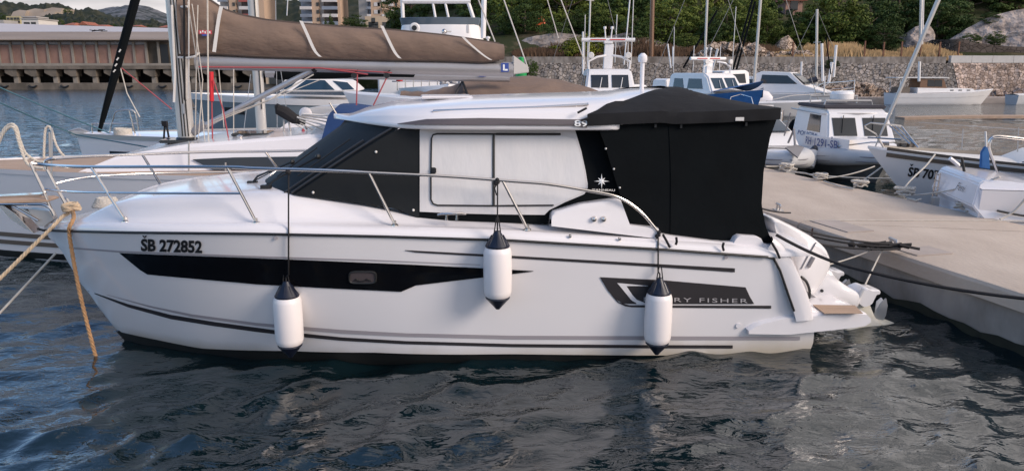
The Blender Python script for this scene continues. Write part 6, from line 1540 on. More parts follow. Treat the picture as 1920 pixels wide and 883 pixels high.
# ---------------------------------------------------------------- far shore
def fbm(x, y, z=0.0, o=5, sc=1.0):
    return noise.fractal(Vector((x * sc, y * sc, z)), 1.0, 2.1, o)
def rock_mat(name, a, b, c, scale, bump, stretch=(1, 1, 1)):
    """broken stone: every voronoi cell its own tone, dark joints between"""
    m = bpy.data.materials.new(name); m.use_nodes = True; nt = m.node_tree; N = nt.nodes; L = nt.links; bs_ = N['Principled BSDF']
    bs_.inputs['Roughness'].default_value = .9; bs_.inputs['Specular IOR Level'].default_value = .2
    tc = N.new('ShaderNodeTexCoord'); mp = N.new('ShaderNodeMapping'); mp.inputs['Scale'].default_value = stretch; L.new(tc.outputs['Object'], mp.inputs[0])
    dist = N.new('ShaderNodeTexNoise'); dist.inputs['Scale'].default_value = scale * .7; L.new(mp.outputs[0], dist.inputs['Vector'])
    mx = N.new('ShaderNodeMixRGB'); mx.blend_type = 'LINEAR_LIGHT'; mx.inputs[0].default_value = .25 / scale; L.new(mp.outputs[0], mx.inputs[1]); L.new(dist.outputs['Color'], mx.inputs[2])
    v = N.new('ShaderNodeTexVoronoi'); v.inputs['Scale'].default_value = scale; L.new(mx.outputs[0], v.inputs['Vector'])
    ve = N.new('ShaderNodeTexVoronoi'); ve.feature = 'DISTANCE_TO_EDGE'; ve.inputs['Scale'].default_value = scale; L.new(mx.outputs[0], ve.inputs['Vector'])
    sp = N.new('ShaderNodeSeparateColor'); L.new(v.outputs['Color'], sp.inputs[0])
    cr = N.new('ShaderNodeValToRGB'); cr.color_ramp.elements[0].color = (*a, 1); cr.color_ramp.elements[1].color = (*b, 1); L.new(sp.outputs[0], cr.inputs[0])
    er = N.new('ShaderNodeMapRange'); er.inputs['From Min'].default_value = .0; er.inputs['From Max'].default_value = .07; L.new(ve.outputs['Distance'], er.inputs['Value'])
    mj = N.new('ShaderNodeMixRGB'); mj.inputs[1].default_value = (*c, 1); L.new(er.outputs[0], mj.inputs[0]); L.new(cr.outputs[0], mj.inputs[2])
    big = N.new('ShaderNodeTexNoise'); big.inputs['Scale'].default_value = .25; big.inputs['Detail'].default_value = 4; L.new(tc.outputs['Object'], big.inputs['Vector'])
    mb = N.new('ShaderNodeMixRGB'); mb.blend_type = 'MULTIPLY'; mb.inputs[0].default_value = .55
    cb_ = N.new('ShaderNodeValToRGB'); cb_.color_ramp.elements[0].color = (.45, .45, .45, 1); cb_.color_ramp.elements[1].color = (1.25, 1.22, 1.2, 1); cb_.color_ramp.elements[0].position = .35; cb_.color_ramp.elements[1].position = .65
    L.new(big.outputs['Fac'], cb_.inputs[0]); L.new(mj.outputs[0], mb.inputs[1]); L.new(cb_.outputs[0], mb.inputs[2]); L.new(mb.outputs[0], bs_.inputs['Base Color'])
    bp = N.new('ShaderNodeBump'); bp.inputs['Distance'].default_value = bump; bp.inputs['Strength'].default_value = 1; L.new(er.outputs[0], bp.inputs['Height']); L.new(bp.outputs[0], bs_.inputs['Normal'])
    return m
greystone = rock_mat('grey_rubble_stone', (.17, .15, .135), (.34, .30, .275), (.055, .048, .043), 3.0, .10)
tanstone = rock_mat('tan_rubble_stone', (.26, .19, .15), (.60, .47, .40), (.15, .11, .085), 3.3, .09)
cliffstone = mat('pale_cliff_rock', (.36, .305, .275), .95, spec=.1, col2=(.11, .092, .08), vscale=.9, detail=12, bump=.5, bscale=1.2, stretch=(1, 1, 1.7))
orangestone = rock_mat('orange_grey_rock', (.34, .25, .19), (.62, .48, .38), (.05, .035, .025), 2.5, .15)
cliffpale = mat('tan_white_cliff_rock', (.50, .42, .38), .95, spec=.1, col2=(.17, .14, .125), vscale=.8, detail=12, bump=.6, bscale=1.1, stretch=(1, 1, 1.5))
def scrub_mat(name, green, rock, lo, hi, sc):
    m = bpy.data.materials.new(name); m.use_nodes = True; nt = m.node_tree; N = nt.nodes; L = nt.links; b = N['Principled BSDF']; b.inputs['Roughness'].default_value = .95; b.inputs['Specular IOR Level'].default_value = .1
    tc = N.new('ShaderNodeTexCoord'); n1 = N.new('ShaderNodeTexNoise'); n1.inputs['Scale'].default_value = sc; n1.inputs['Detail'].default_value = 9; n1.inputs['Roughness'].default_value = .7; n1.inputs['Distortion'].default_value = .6
    L.new(tc.outputs['Object'], n1.inputs['Vector']); cr = N.new('ShaderNodeValToRGB'); e = cr.color_ramp.elements; e[0].position = lo; e[1].position = hi; e[0].color = (*green, 1); e[1].color = (*rock, 1)
    L.new(n1.outputs['Fac'], cr.inputs[0]); L.new(cr.outputs[0], b.inputs['Base Color'])
    bp = N.new('ShaderNodeBump'); bp.inputs['Distance'].default_value = 2.0 / (sc * 100); L.new(n1.outputs['Fac'], bp.inputs['Height']); L.new(bp.outputs[0], b.inputs['Normal']); return m
earth = scrub_mat('scrub_and_earth', (.035, .040, .016), (.13, .095, .06), .50, .68, .35)

# right hand shore: low quay, rubble wall, parapet, rising ground
XL, XR = -2.0, 62.0
def structure_named(name, m, mt, **k): return structure(name, m, mt, **k)
m = M(); m.prism([(9, 68.6, -.6), (XR, 68.6, -.6), (XR, 68.6, .48), (9, 68.6, .48)], (0, 4.5, 0)); q = single('stone_quay', 'low concrete quay ledge running under the stone wall behind the wooden cruiser', 'quay', m, 'patch_concrete')
def wall_part(x0, x1, label, mt, zt=3.45):
    m = M(); rows = []; n = int((x1 - x0) / .22)
    for i in range(n + 1):
        x = x0 + (x1 - x0) * i / n; rows.append([(x, 72.2 + 1.9 * j / 16 + .16 * fbm(x, j * .25, 1, 4, 1.7) * (0 if j in (0, 16) else 1), .3 + (zt - .3) * j / 16) for j in range(17)])
    m.grid(rows); m.grid([[(x, 74.1, zt), (x, 76, zt)] for x in (x0, x1)]); return single('rubble_wall', label, 'wall', m, mt, smooth=0)
wall_part(XL, 41.2, 'long sloping grey stone wall above the far quay', greystone)
wall_part(41.25, XR, 'newer part of the sloping wall in tan stones at the right', tanstone)
m = M(); m.box(((XL + 40.6) / 2, 74.4, 3.72), (40.6 - XL, .5, .62)); single('parapet', 'brown grey concrete parapet on top of the grey stone wall', 'parapet', m, 'concrete_side')
m = M()
for k in range(4): m.box((41.7 + k * 1.95 + .3, 74.35, 3.80), (1.92, .5, .66))
single('parapet', 'clean pale concrete parapet blocks on top of the tan wall', 'parapet', m, mat('new_concrete', (.52, .49, .46), .85, var=.06))
# ground behind
def ground_h(x, Y):
    d = max(0, Y - 76); h = 3.6 + .15 * d + .004 * d * d * 1.0; h = min(h, 3.6 + 22)
    h += .7 * fbm(x, Y, 3, 4, .12) * min(1, d / 6); k = sstep(-30, 2, x); h = 3.6 + (h - 3.6) * (.18 + .82 * k); return h if Y > 76 + max(0, -2 - x) * 3 else -2.0
m = M(); rows = []
ys = [75.9 + (230 - 75.9) * (j / 46) ** 1.6 for j in range(47)]
for i in range(91):
    x = -60 + 230 * i / 90; rows.append([(x, y, ground_h(x, y)) for y in ys])
m.grid(rows); structure('ground', m, earth, smooth=60)
m = M(); m.prism([(-260, 121, -1), (-8, 121, -1), (-8, 121, 2.4), (-260, 121, 2.4)], (0, 900, 0)); structure('terrain', m, earth, smooth=0)

def stonepile(name, label, cells, mt, n, rs=(.18, .42)):
    m = M(); r2 = random.Random(n)
    for _ in range(n):
        cx, cy, cz, sx, sy, sz = cells[r2.randrange(len(cells))]; f = r2.random(); a = r2.uniform(-1, 1)
        x = cx + sx * a; z = cz + sz * (1 - abs(a) ** 1.6) * r2.random(); y = cy + sy * r2.uniform(-1, 1) - z * .2; r = r2.uniform(*rs)
        b = len(m.v); q = Matrix.Rotation(r2.uniform(0, 6), 3, 'X') @ Matrix.Rotation(r2.uniform(0, 6), 3, 'Z')
        pts = [q @ Vector((r * r2.uniform(.6, 1.2) * X, r * r2.uniform(.6, 1.1) * Yy, r * r2.uniform(.5, 1) * Z)) + Vector((x, y, z)) for X in (-1, 1) for Yy in (-1, 1) for Z in (-1, 1)]
        m.add(pts, [(0, 1, 3, 2), (4, 6, 7, 5), (0, 4, 5, 1), (2, 3, 7, 6), (0, 2, 6, 4), (1, 5, 7, 3)])
    o = emit(name, m, mt, smooth=0); tag(o, label, 'rocks'); o['kind'] = 'stuff'; return o
stonepile('rock_heap', 'heap of orange grey rocks lying at the foot of the stone wall', [(31.6, 71.6, .5, 2.2, .5, 1.0), (29.5, 71.6, .5, 1.6, .5, .7)], orangestone, 260)
stonepile('rock_heap', 'bank of tan boulders on top of the wall below the pines', [(20.5, 77.4, 3.9, 2.6, .8, 1.4), (23.2, 77.4, 3.9, 1.8, .8, 1.1)], orangestone, 300)
stonepile('rock_heap', 'loose stones and brush on the wall top right of the boulders', [(27.3, 77.2, 3.8, 2.6, .6, .7)], orangestone, 120, (.1, .3))
stonepile('rock_strip', 'tan stones along the foot of the newer wall', [(48, 71.8, .4, 8, .4, .5)], tanstone, 160)

def outcrop(name, label, outline, Y, depth, mt, cat='rock', amp=.9, n=46):
    """rock mass: silhouette given as (px, py) top line left to right, leaning back from its foot"""
    m = M(); rows = []; x0, x1 = outline[0][0], outline[-1][0]
    for i in range(n + 1):
        px = x0 + (x1 - x0) * i / n; top = at(px, interp(outline, px), Y=Y + depth); row = []
        for j in range(15):
            f = j / 14; z = 3.4 + (top.z - 3.4) * f; y = Y + depth * f ** 1.3; x = px_x = (px - 960) / FPX * (y * CP + .6)
            d = amp * fbm(x, z * 1.6, Y, 5, .55) * (.3 + .7 * math.sin(math.pi * min(1, f + .12)))
            row.append((x + d * .4, y - d, z + d * .25 * f))
        rows.append(row + [(row[-1][0], Y + depth + 5, row[-1][2] - 1.5)])
    m.grid(rows); return single(name, label, cat, m, mt, smooth=25)
outcrop('rock_outcrop', 'rounded pale rock standing among the pines above the straw', [(1676, 92), (1690, 66), (1702, 51), (1716, 47), (1730, 50), (1738, 58), (1742, 92)], 83, 2.4, cliffpale, amp=1.0)
outcrop('cliff', 'large pale grey cliff face at the upper right', [(1752, 84), (1776, 68), (1794, 56), (1812, 46), (1830, 35), (1850, 28), (1872, 22), (1900, 17), (1960, 8), (2060, 0)], 82.4, 4.5, cliffpale, amp=1.3, n=90)
outcrop('rock_bank', 'grey rocky bank below the pines left of the wheelhouse boats', [(972, 80), (985, 72), (1010, 66), (1045, 62), (1080, 66), (1120, 72), (1170, 62), (1200, 66), (1240, 80), (1300, 98)], 82, 4, cliffstone, amp=.9, n=70)
outcrop('rock_bank', 'small reddish earth bank above the parapet under the pines', [(1160, 100), (1200, 84), (1260, 86), (1330, 98)], 79, 2, orangestone, amp=.4)
outcrop('rock_outcrop', 'ragged rocks on the slope left of the straw field', [(1440, 98), (1455, 74), (1470, 66), (1482, 78), (1492, 98)], 82, 2, orangestone, amp=.5)
m = M(); P = [(1738, 80), (1752, 75), (1810, 74), (1825, 80), (1882, 87), (1960, 90)]
for (a, b), (c, d) in zip(P, P[1:]): m.prism([at(a, b, Y=81), at(c, d, Y=81), Vector((at(c, d, Y=81).x, 81, 3.2)), Vector((at(a, b, Y=81).x, 81, 3.2))], (0, .5, 0))
single('retaining_wall', 'old brown masonry wall below the cliff behind the straw', 'wall', m, rock_mat('brown_masonry', (.09, .07, .06), (.15, .12, .105), (.05, .04, .035), 1.6, .05, (1, 1, 1.6)))
# straw
def tuft_field(name, label, boxes, n, hgt, mt, seed, kind='stuff', cat='grass'):
    r2 = random.Random(seed); m = M()
    for _ in range(n):
        x0, x1, y0, y1, z0, hh = boxes[r2.randrange(len(boxes))]; x = r2.uniform(x0, x1); y = r2.uniform(y0, y1)
        t = (x - x0) / (x1 - x0); h = hh * (.55 + .45 * r2.random()) * (.6 + .5 * math.sin(math.pi * t)) * (.75 + .35 * fbm(x, y, 5, 3, .5)); w = r2.uniform(.03, .09); lean = r2.uniform(-.3, .3) * h; a = r2.uniform(-.6, .6)
        zb_ = z0 + (y - y0) * .18
        m.poly([(x - w, y - a * w, zb_), (x + w, y + a * w, zb_), (x + lean + w * .3, y, zb_ + h), (x + lean - w * .2, y, zb_ + h)])
    o = emit(name, m, mt, smooth=0); tag(o, label, cat); o['kind'] = kind; return o
straw = mat('dry_straw', (.46, .31, .165), .9, spec=.1, var=.3, vscale=.8)
tuft_field('dry_grass', 'band of tall golden dry grass on top of the wall', [(29.0, 34.8, 75.2, 80, 3.7, 1.5), (34, 38.5, 75.2, 78, 3.7, .8), (38.2, 42.8, 75.2, 79, 3.7, 1.25), (25, 30, 75.2, 78, 3.7, .75)], 9000, 1, straw, 5)
for k, x in enumerate((26.6, 29.9, 33.4, 35.2, 36.9, 38.7, 40.5, 42.3)):
    m = M(); m.box((x, 75.3, 4.55), (.12, .12, 1.7 + .1 * (k % 3))); single('fence_post', ['rusty fence post at the left end of the straw', 'second rusty fence post in the straw', 'rusty fence post in the middle of the tallest straw', 'rusty fence post left of the pale rock', 'rusty fence post below the pale rock', 'rusty fence post right of the slanting forestay', 'rusty fence post before the brown masonry wall', 'last rusty fence post above the pale parapet blocks'][k], 'post', m, 'rust', group='rusty fence posts in the dry grass')
for (a, b, r, lb, mt) in (((1224, -30), (1221, 110), .22, 'thick brown and grey utility pole rising before the pines', 'teakdark'), ((1728, -30), (1725, 84), .14, 'tall grey lamp pole in front of the pale rock', 'steel_dull'), ((1732, -30), (1729, 84), .09, 'slimmer grey pole right beside the tall lamp pole', 'offwhite')):
    m = M(); m.tube([at(*a, Y=76.5), at(*b, Y=76.5)], r, 8); single('utility_pole', lb, 'pole', m, mt)

# ---------------------------------------------------------------- trees
def leafmat(name, a, b, sc=.35):
    m = bpy.data.materials.new(name); m.use_nodes = True; nt = m.node_tree; N = nt.nodes; L = nt.links; bs_ = N['Principled BSDF']; bs_.inputs['Roughness'].default_value = .7; bs_.inputs['Specular IOR Level'].default_value = .15
    tc = N.new('ShaderNodeTexCoord'); n1 = N.new('ShaderNodeTexNoise'); n1.inputs['Scale'].default_value = sc; n1.inputs['Detail'].default_value = 4; L.new(tc.outputs['Object'], n1.inputs['Vector'])
    oi = N.new('ShaderNodeObjectInfo'); ad = N.new('ShaderNodeMath'); ad.operation = 'MULTIPLY_ADD'; ad.inputs[1].default_value = .30; L.new(oi.outputs['Random'], ad.inputs[0]); L.new(n1.outputs['Fac'], ad.inputs[2])
    cr = N.new('ShaderNodeValToRGB'); e = cr.color_ramp.elements; e[0].position = .42; e[1].position = .85; e[0].color = (*a, 1); e[1].color = (*b, 1); L.new(ad.outputs[0], cr.inputs[0]); L.new(cr.outputs[0], bs_.inputs['Base Color']); return m
LM = [leafmat('dark_pine_needles', (.030, .052, .014), (.075, .11, .028)), leafmat('pine_needles', (.055, .080, .018), (.15, .18, .035)), leafmat('olive_shrub_leaves', (.08, .10, .015), (.23, .23, .03))]
bark = mat('pine_bark', (.10, .07, .05), .9)
def crown_mesh(seed, n_cl, leaf, flat, per=85, shape='pine'):
    """unit crown: radius about 1, from z=0 to z=2; leaf clumps with gaps between"""
    r2 = random.Random(seed); vs = []; fs = []
    for _ in range(n_cl):
        while True:
            x, y, z = r2.uniform(-1, 1), r2.uniform(-1, 1), r2.uniform(0, 2)
            if shape == 'pine': R_ = 1.0 * (math.sin(math.pi * min(1, (z + .25) / 2.35))) ** .6
            elif shape == 'cone': R_ = .9 * (1 - z / 2.05)
            else: R_ = math.sqrt(max(0, 1 - (z - 1) ** 2))
            d = math.hypot(x, y)
            if d < R_ and d > R_ * .35: break
        cr_ = r2.uniform(.14, .30); 
        for _k in range(per):
            while True:
                p = Vector((r2.uniform(-1, 1), r2.uniform(-1, 1), r2.uniform(-1, 1)))
                if p.length < 1: break
            p.normalize(); p *= r2.uniform(.6, 1.0); c = Vector((x, y, z)) + Vector((p.x * cr_, p.y * cr_, p.z * cr_ * flat))
            nrm = (p + Vector((r2.uniform(-.7, .7), r2.uniform(-.7, .7), r2.uniform(-.3, .9)))).normalized(); t = nrm.orthogonal().normalized(); b = nrm.cross(t); s = leaf * r2.uniform(.5, 1.2)
            a = r2.uniform(0, 6.28); t2 = t * math.cos(a) + b * math.sin(a); b2 = nrm.cross(t2); k = len(vs)
            vs += [c - t2 * s * .5 - b2 * s * .35, c + t2 * s * .5 - b2 * s * .2, c + t2 * s * .35 + b2 * s * .5, c - t2 * s * .4 + b2 * s * .4]; fs.append((k, k + 1, k + 2, k + 3))
    me = bpy.data.meshes.new('crown'); me.from_pydata([tuple(v) for v in vs], [], fs); me.update(); return me
def trunk_mesh(seed):
    r2 = random.Random(seed); m = M(); m.tube([(0, 0, -.6), (.03, 0, .2), (-.02, .03, .9), (0, 0, 1.6)], [.075, .06, .04, .015], 7)
    for _ in range(7):
        a = r2.uniform(0, 6.28); z = r2.uniform(.2, 1.2); q = r2.uniform(.5, .85); m.tube([(0, 0, z), (math.cos(a) * q * .5, math.sin(a) * q * .5, z + .14), (math.cos(a) * q, math.sin(a) * q, z + .34)], [.028, .018, .008], 5)
    me = bpy.data.meshes.new('trunk'); me.from_pydata(m.v, [], m.f); me.update(); me.materials.append(bark); return me
CR = {}
for kind, mi in (('dark', 0), ('mid', 1), ('olive', 2)):
    for v in range(3):
        me = crown_mesh(10 * mi + v, 105, .062 if kind != 'olive' else .075, .55 if kind != 'olive' else .9, shape='pine' if kind != 'olive' else 'ball'); me.materials.append(LM[mi]); CR[kind, v] = me
TR = [trunk_mesh(k) for k in range(3)]
CY = crown_mesh(77, 60, .09, 1.0, shape='cone'); CY.materials.append(LM[0])
tcount = 0
def tree(px, top, bot, Y, wpx, kind, label, name='pine_tree', cat='tree', group='pines on the slope above the wall', crown=None):
    global tcount
    t, b = at(px, top, Y=Y), at(px, bot, Y=Y); H = t.z - b.z; Wd = wpx / FPX * (Y + .5) / 2
    o = thing(name, label, cat, (t.x, Y, b.z), rnd.uniform(0, 6.28), group)
    c = bpy.data.objects.new('crown', crown or CR[kind, tcount % 3]); COL.objects.link(c); c.parent = o; c.scale = (Wd * 1.05, Wd * 1.05, H / 2.0)
    tr = bpy.data.objects.new('trunk', TR[tcount % 3]); COL.objects.link(tr); tr.parent = o; tr.scale = (Wd, Wd, H / 2.0); tr.location.z = -.1
    tcount += 1; return o
T = [
 (770, -40, 60, 118, 90, 'dark', 'dark pine behind the left tower leg of the flying bridge'),
 (840, -50, 60, 112, 110, 'dark', 'dark pine seen through the flying bridge frame'),
 (905, -45, 70, 105, 100, 'dark', 'dark pine just right of the flying bridge'),
 (925, 30, 110, 92, 80, 'dark', 'low dark pine right above the end of the brown sail cover'),
 (960, -40, 88, 98, 110, 'mid', 'pine rising right of the sail cover end'),
 (1000, -60, 62, 102, 100, 'dark', 'dark pine left of the orange tarpaulin'),
 (1060, -50, 70, 98, 120, 'mid', 'broad green pine right of the orange tarpaulin'),
 (1040, 36, 92, 88, 60, 'dark', 'small dark pine in front of the grey rocky bank'),
 (1120, -60, 60, 104, 120, 'dark', 'dark pine above the left part of the first light bar'),
 (1180, -40, 78, 94, 110, 'dark', 'dark pine left of the brown utility pole'),
 (1215, -60, 60, 106, 110, 'dark', 'dark pine standing directly behind the brown utility pole'),
 (1265, -10, 100, 88, 110, 'mid', 'rounded yellow green pine right of the brown utility pole'),
 (1262, -80, 20, 112, 120, 'dark', 'tall dark pine behind the rounded yellow green pine'),
 (1318, -50, 96, 92, 90, 'mid', 'pine directly behind the white mast of the wheelhouse boat'),
 (1365, 4, 102, 86, 100, 'mid', 'bushy green pine above the bank of tan boulders'),
 (1352, -80, 30, 110, 130, 'dark', 'tall dark pine behind the bushy green one'),
 (1415, -10, 100, 88, 80, 'mid', 'green pine behind the tall grey mast'),
 (1434, -30, 76, 94, 64, 'dark', 'dark pine just left of the pink house'),
 (1290, 62, 104, 81, 50, 'mid', 'low green pine bush behind the second light bar'),
 (1515, 12, 92, 90, 90, 'dark', 'dark pine right below the pink house'),
 (1575, -20, 92, 86, 110, 'mid', 'broad pine above the left part of the straw'),
 (1560, -70, 10, 112, 120, 'mid', 'tall pine behind the top of the broad pine'),
 (1635, -10, 94, 88, 100, 'dark', 'dark pine above the middle of the straw'),
 (1690, -60, 60, 96, 120, 'dark', 'dark pine behind the pale rounded rock'),
 (1660, 40, 94, 83, 60, 'dark', 'low dark pine left of the pale rounded rock'),
 (1765, -20, 82, 90, 100, 'dark', 'dark pine right of the pale rounded rock'),
 (1740, -70, 20, 108, 120, 'dark', 'tall dark pine behind the grey lamp poles'),
 (1820, -50, 46, 104, 130, 'dark', 'dark pine above the left end of the cliff'),
 (1885, -60, 22, 106, 130, 'dark', 'dark pine standing above the middle of the cliff'),
 (1950, -60, 14, 106, 120, 'dark', 'dark pine above the cliff at the right edge'),
 (1822, 62, 84, 82, 34, 'dark', 'small dark shrub at the foot of the cliff, left one'),
 (1868, 60, 86, 82, 34, 'dark', 'small dark shrub at the foot of the cliff, right one'),
 (1858, 24, 56, 87, 40, 'dark', 'dark bush in the cleft of the cliff'),
 (1478, 40, 92, 90, 60, 'dark', 'dark pine between the pink house and the ragged rocks'),
]
T += [
 (985, 0, 74, 92, 80, 'dark', 'dark pine in front, between the sail cover end and the orange tarpaulin'),
 (1145, 0, 76, 90, 80, 'mid', 'green pine above the right half of the first light bar'),
 (1190, 30, 92, 86, 60, 'dark', 'low dark pine left of the foot of the brown utility pole'),
 (1098, 20, 72, 92, 70, 'dark', 'dark pine between the tarpaulin pine and the first light bar'),
 (1340, 40, 104, 84, 70, 'dark', 'low dark pine behind the left end of the tan boulders'),
 (1440, 20, 98, 86, 60, 'mid', 'slim green pine right of the tall grey mast'),
 (1400, 50, 100, 84, 50, 'dark', 'low dark pine above the right end of the tan boulders'),
 (1540, 30, 94, 86, 60, 'dark', 'low dark pine behind the short white mast'),
 (1605, 40, 94, 85, 70, 'dark', 'low dark pine above the left end of the tall straw'),
 (1710, 10, 60, 94, 80, 'dark', 'dark pine rising directly above the pale rounded rock'),
 (1790, 20, 76, 90, 70, 'dark', 'dark pine touching the left flank of the cliff'),
 (1500, 44, 94, 86, 60, 'mid', 'green pine at the foot of the pink house'),
]
for t in T: tree(*t)
# a back rank filling the slope up to the skyline, far enough that only crowns show
for k, (px, lab) in enumerate([(800, 'behind the flying bridge tower'), (880, 'right of the flying bridge tower'), (945, 'above the end of the sail cover'), (1020, 'above the orange tarpaulin'), (1090, 'above the yellow green bush'), (1160, 'above the first signal mast'), (1240, 'right of the utility pole top'), (1310, 'behind the white mast top'), (1390, 'left of the tall grey mast top'), (1600, 'above the broad pine'), (1660, 'above the middle pines'), (1790, 'left of the cliff top'), (1860, 'over the cliff'), (1930, 'over the right end of the cliff')]):
    tree(px, -120, 14, 132, 150, 'dark', 'farthest dark pine on the slope ' + lab)
tree(1075, 78, 128, 80, 80, 'olive', 'bright yellow green bush left of the first light bar', 'bush', 'bush', 'bushes by the wall')
tree(1105, 66, 120, 81, 90, 'olive', 'taller yellow green bush directly behind the first light bar', 'bush', 'bush', 'bushes by the wall')
tree(1560, 112, 129, 73.2, 27, 'dark', 'dark round bush growing out of the stone wall', 'bush', 'bush', 'bushes by the wall')
tree(995, 112, 145, 72, 26, 'dark', 'dark bush hanging over the wall right of the green light', 'bush', 'bush', 'bushes by the wall')
tuft_field('brush', 'reddish dry brush along the foot of the pines', [(10, 17, 77, 80, 3.9, 1.5), (17, 27, 78.5, 81, 4.2, 1.3), (0, 9, 78, 81, 3.9, 1.2)], 4200, 1, mat('dry_brush', (.10, .055, .03), .9, var=.4, vscale=.7), 9, cat='brush')
m = M(); P = at(1013, 42, Y=93)
m.poly([P + Vector(q) for q in ((-.5, 0, -.4), (.6, .1, -.5), (.55, .2, .2), (.1, .1, .65), (-.3, 0, .35))]); single('tarpaulin', 'orange red tarpaulin hanging among the pines', 'tarpaulin', m, 'orange', solid=.05)
for k, (x0, w_) in enumerate(((9.0, .5), (10.6, .35))):
    pass

# ---------------------------------------------------------------- houses among the pines
def house_block(name, label, px0, px1, ptop, pbot, Y, depth, mt, roof=None, wins=(), flat=True):
    a, b = at(px0, ptop, Y=Y), at(px1, pbot, Y=Y); root = thing(name, label, 'house' if 'tower' not in name else 'apartment tower', ((a.x + b.x) / 2, Y + depth / 2, b.z))
    w_, h_ = b.x - a.x, a.z - b.z; m = M(); m.box(((a.x + b.x) / 2, Y + depth / 2, b.z + h_ / 2), (w_, depth, h_)); wl = emit('wall', m, mt, root)
    if roof:
        rm, rh, ov = roof; m = M()
        if rh > 0:
            x0, x1, y0, y1, z = a.x - ov, b.x + ov, Y - ov, Y + depth + ov, a.z
            xm = (x0 + x1) / 2; m.prism([(x0, y0, z), (x1, y0, z), (xm + w_ * .0, y0, z + rh)], (0, y1 - y0, 0)) if flat == 'gable' else m.add([(x0, y0, z), (x1, y0, z), (x1, y1, z), (x0, y1, z), (x0 + rh, (y0 + y1) / 2, z + rh), (x1 - rh, (y0 + y1) / 2, z + rh)], [(0, 1, 5, 4), (1, 2, 5), (2, 3, 4, 5), (3, 0, 4), (0, 3, 2, 1)])
        else: m.box(((a.x + b.x) / 2, Y + depth / 2, a.z + .25), (w_ + ov * 2, depth + ov * 2, .5))
        emit('roof', m, rm, root, smooth=0)
    for (fx, fz, ww, hh) in wins:
        m = M(); m.box((a.x + w_ * fx, Y - .03, b.z + h_ * fz), (ww, .12, hh)); emit('window', m, 'window', root)
    return root
tile = mat('clay_roof_tiles', (.30, .10, .06), .85, var=.25, vscale=1.5); pink = mat('pink_render', (.42, .24, .18), .9, var=.08); beige = mat('beige_render', (.50, .38, .27), .9, var=.08, vscale=.2)
cream = mat('cream_render', (.58, .50, .38), .9, var=.06); greyr = mat('grey_render', (.34, .32, .31), .9, var=.1, vscale=.3); whiter = mat('white_render', (.62, .58, .55), .9); yellowr = mat('pale_yellow_render', (.42, .36, .20), .9, var=.1)
house_block('house', 'pink house with red tiled roof between the pines at the upper right', 1474, 1502, 2, 46, 100, 9, pink, (tile, 2.2, .5), ((.5, .8, .9, 1.1), (.25, .45, .8, 1.0)))
house_block('house', 'cream house partly hidden by pines right of the pink one', 1506, 1545, -14, 22, 128, 9, cream, (tile, 2.0, .4), ((.3, .7, .9, 1.2), (.7, .7, .9, 1.2), (.3, .3, .9, 1.2)))
# apartment towers
def tower(label, segs, Y, ztop, balc, wins):
    x0, x1 = at(segs[0][0], 60, Y=Y).x, at(segs[-1][1], 60, Y=Y).x; root = thing('apartment_tower', label, 'apartment tower', ((x0 + x1) / 2, Y + 8, 2.4))
    for (a, b, mt, dy) in segs:
        xa, xb = at(a, 60, Y=Y).x, at(b, 60, Y=Y).x; m = M(); m.box(((xa + xb) / 2, Y + 8 + dy, 2.4 + (ztop - 2.4) / 2), (xb - xa - .02, 16 - 2 * abs(dy), ztop - 2.4)); emit('wall', m, mt, root)
    z = 9.0; k = 0
    while z < ztop - 2:
        for (a, b, m1, m2, h) in balc:
            xa, xb = at(a, 60, Y=Y).x, at(b, 60, Y=Y).x; m = M(); m.box(((xa + xb) / 2, Y - .65, z), (xb - xa, 1.3, h)); emit('balcony', m, m1 if k % 2 else m2, root)
        for (a, ww, hh, mt) in wins:
            xa = at(a, 60, Y=Y).x; m = M(); m.box((xa, Y - .06, z + 1.5), (ww, .3, hh)); emit('window', m, mt, root)
        z += 3.0; k += 1
    m = M(); m.box(((x0 + x1) / 2, Y + 8, ztop + .4), (x1 - x0 + .4, 16.6, .8)); emit('roof', m, greyr, root); return root
salmon = mat('salmon_render', (.50, .35, .25), .9, var=.05); redb = mat('red_balcony_front', (.34, .09, .08), .8); blueg = mat('blue_grey_panel', (.22, .25, .31), .8, var=.2, vscale=.15); whb = mat('white_balcony_front', (.58, .54, .53), .8, var=.1, vscale=.3)
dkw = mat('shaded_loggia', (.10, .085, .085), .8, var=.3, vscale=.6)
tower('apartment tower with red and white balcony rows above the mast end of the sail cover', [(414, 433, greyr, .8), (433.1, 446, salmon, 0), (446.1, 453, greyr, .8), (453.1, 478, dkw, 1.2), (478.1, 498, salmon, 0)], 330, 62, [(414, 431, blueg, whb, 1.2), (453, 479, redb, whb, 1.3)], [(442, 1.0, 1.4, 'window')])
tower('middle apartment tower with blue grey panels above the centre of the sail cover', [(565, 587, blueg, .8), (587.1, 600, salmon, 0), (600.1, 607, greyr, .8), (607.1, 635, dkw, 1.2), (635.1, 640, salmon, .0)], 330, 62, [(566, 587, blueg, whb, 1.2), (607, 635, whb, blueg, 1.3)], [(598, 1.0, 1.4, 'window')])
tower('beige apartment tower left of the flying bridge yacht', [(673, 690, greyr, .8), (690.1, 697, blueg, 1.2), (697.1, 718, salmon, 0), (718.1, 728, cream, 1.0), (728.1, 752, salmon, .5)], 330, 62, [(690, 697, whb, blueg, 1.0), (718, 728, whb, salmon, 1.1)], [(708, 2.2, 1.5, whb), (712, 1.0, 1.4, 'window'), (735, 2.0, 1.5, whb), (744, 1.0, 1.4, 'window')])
house_block('apartment_building', 'low beige building with dark windows below the beige tower', 684, 730, 31, 62, 260, 12, beige, None, ((.25, .35, 1.6, 3.2), (.45, .35, 1.6, 3.2), (.35, .75, 1.2, 1.6), (.8, .4, 1.2, 2.5)))
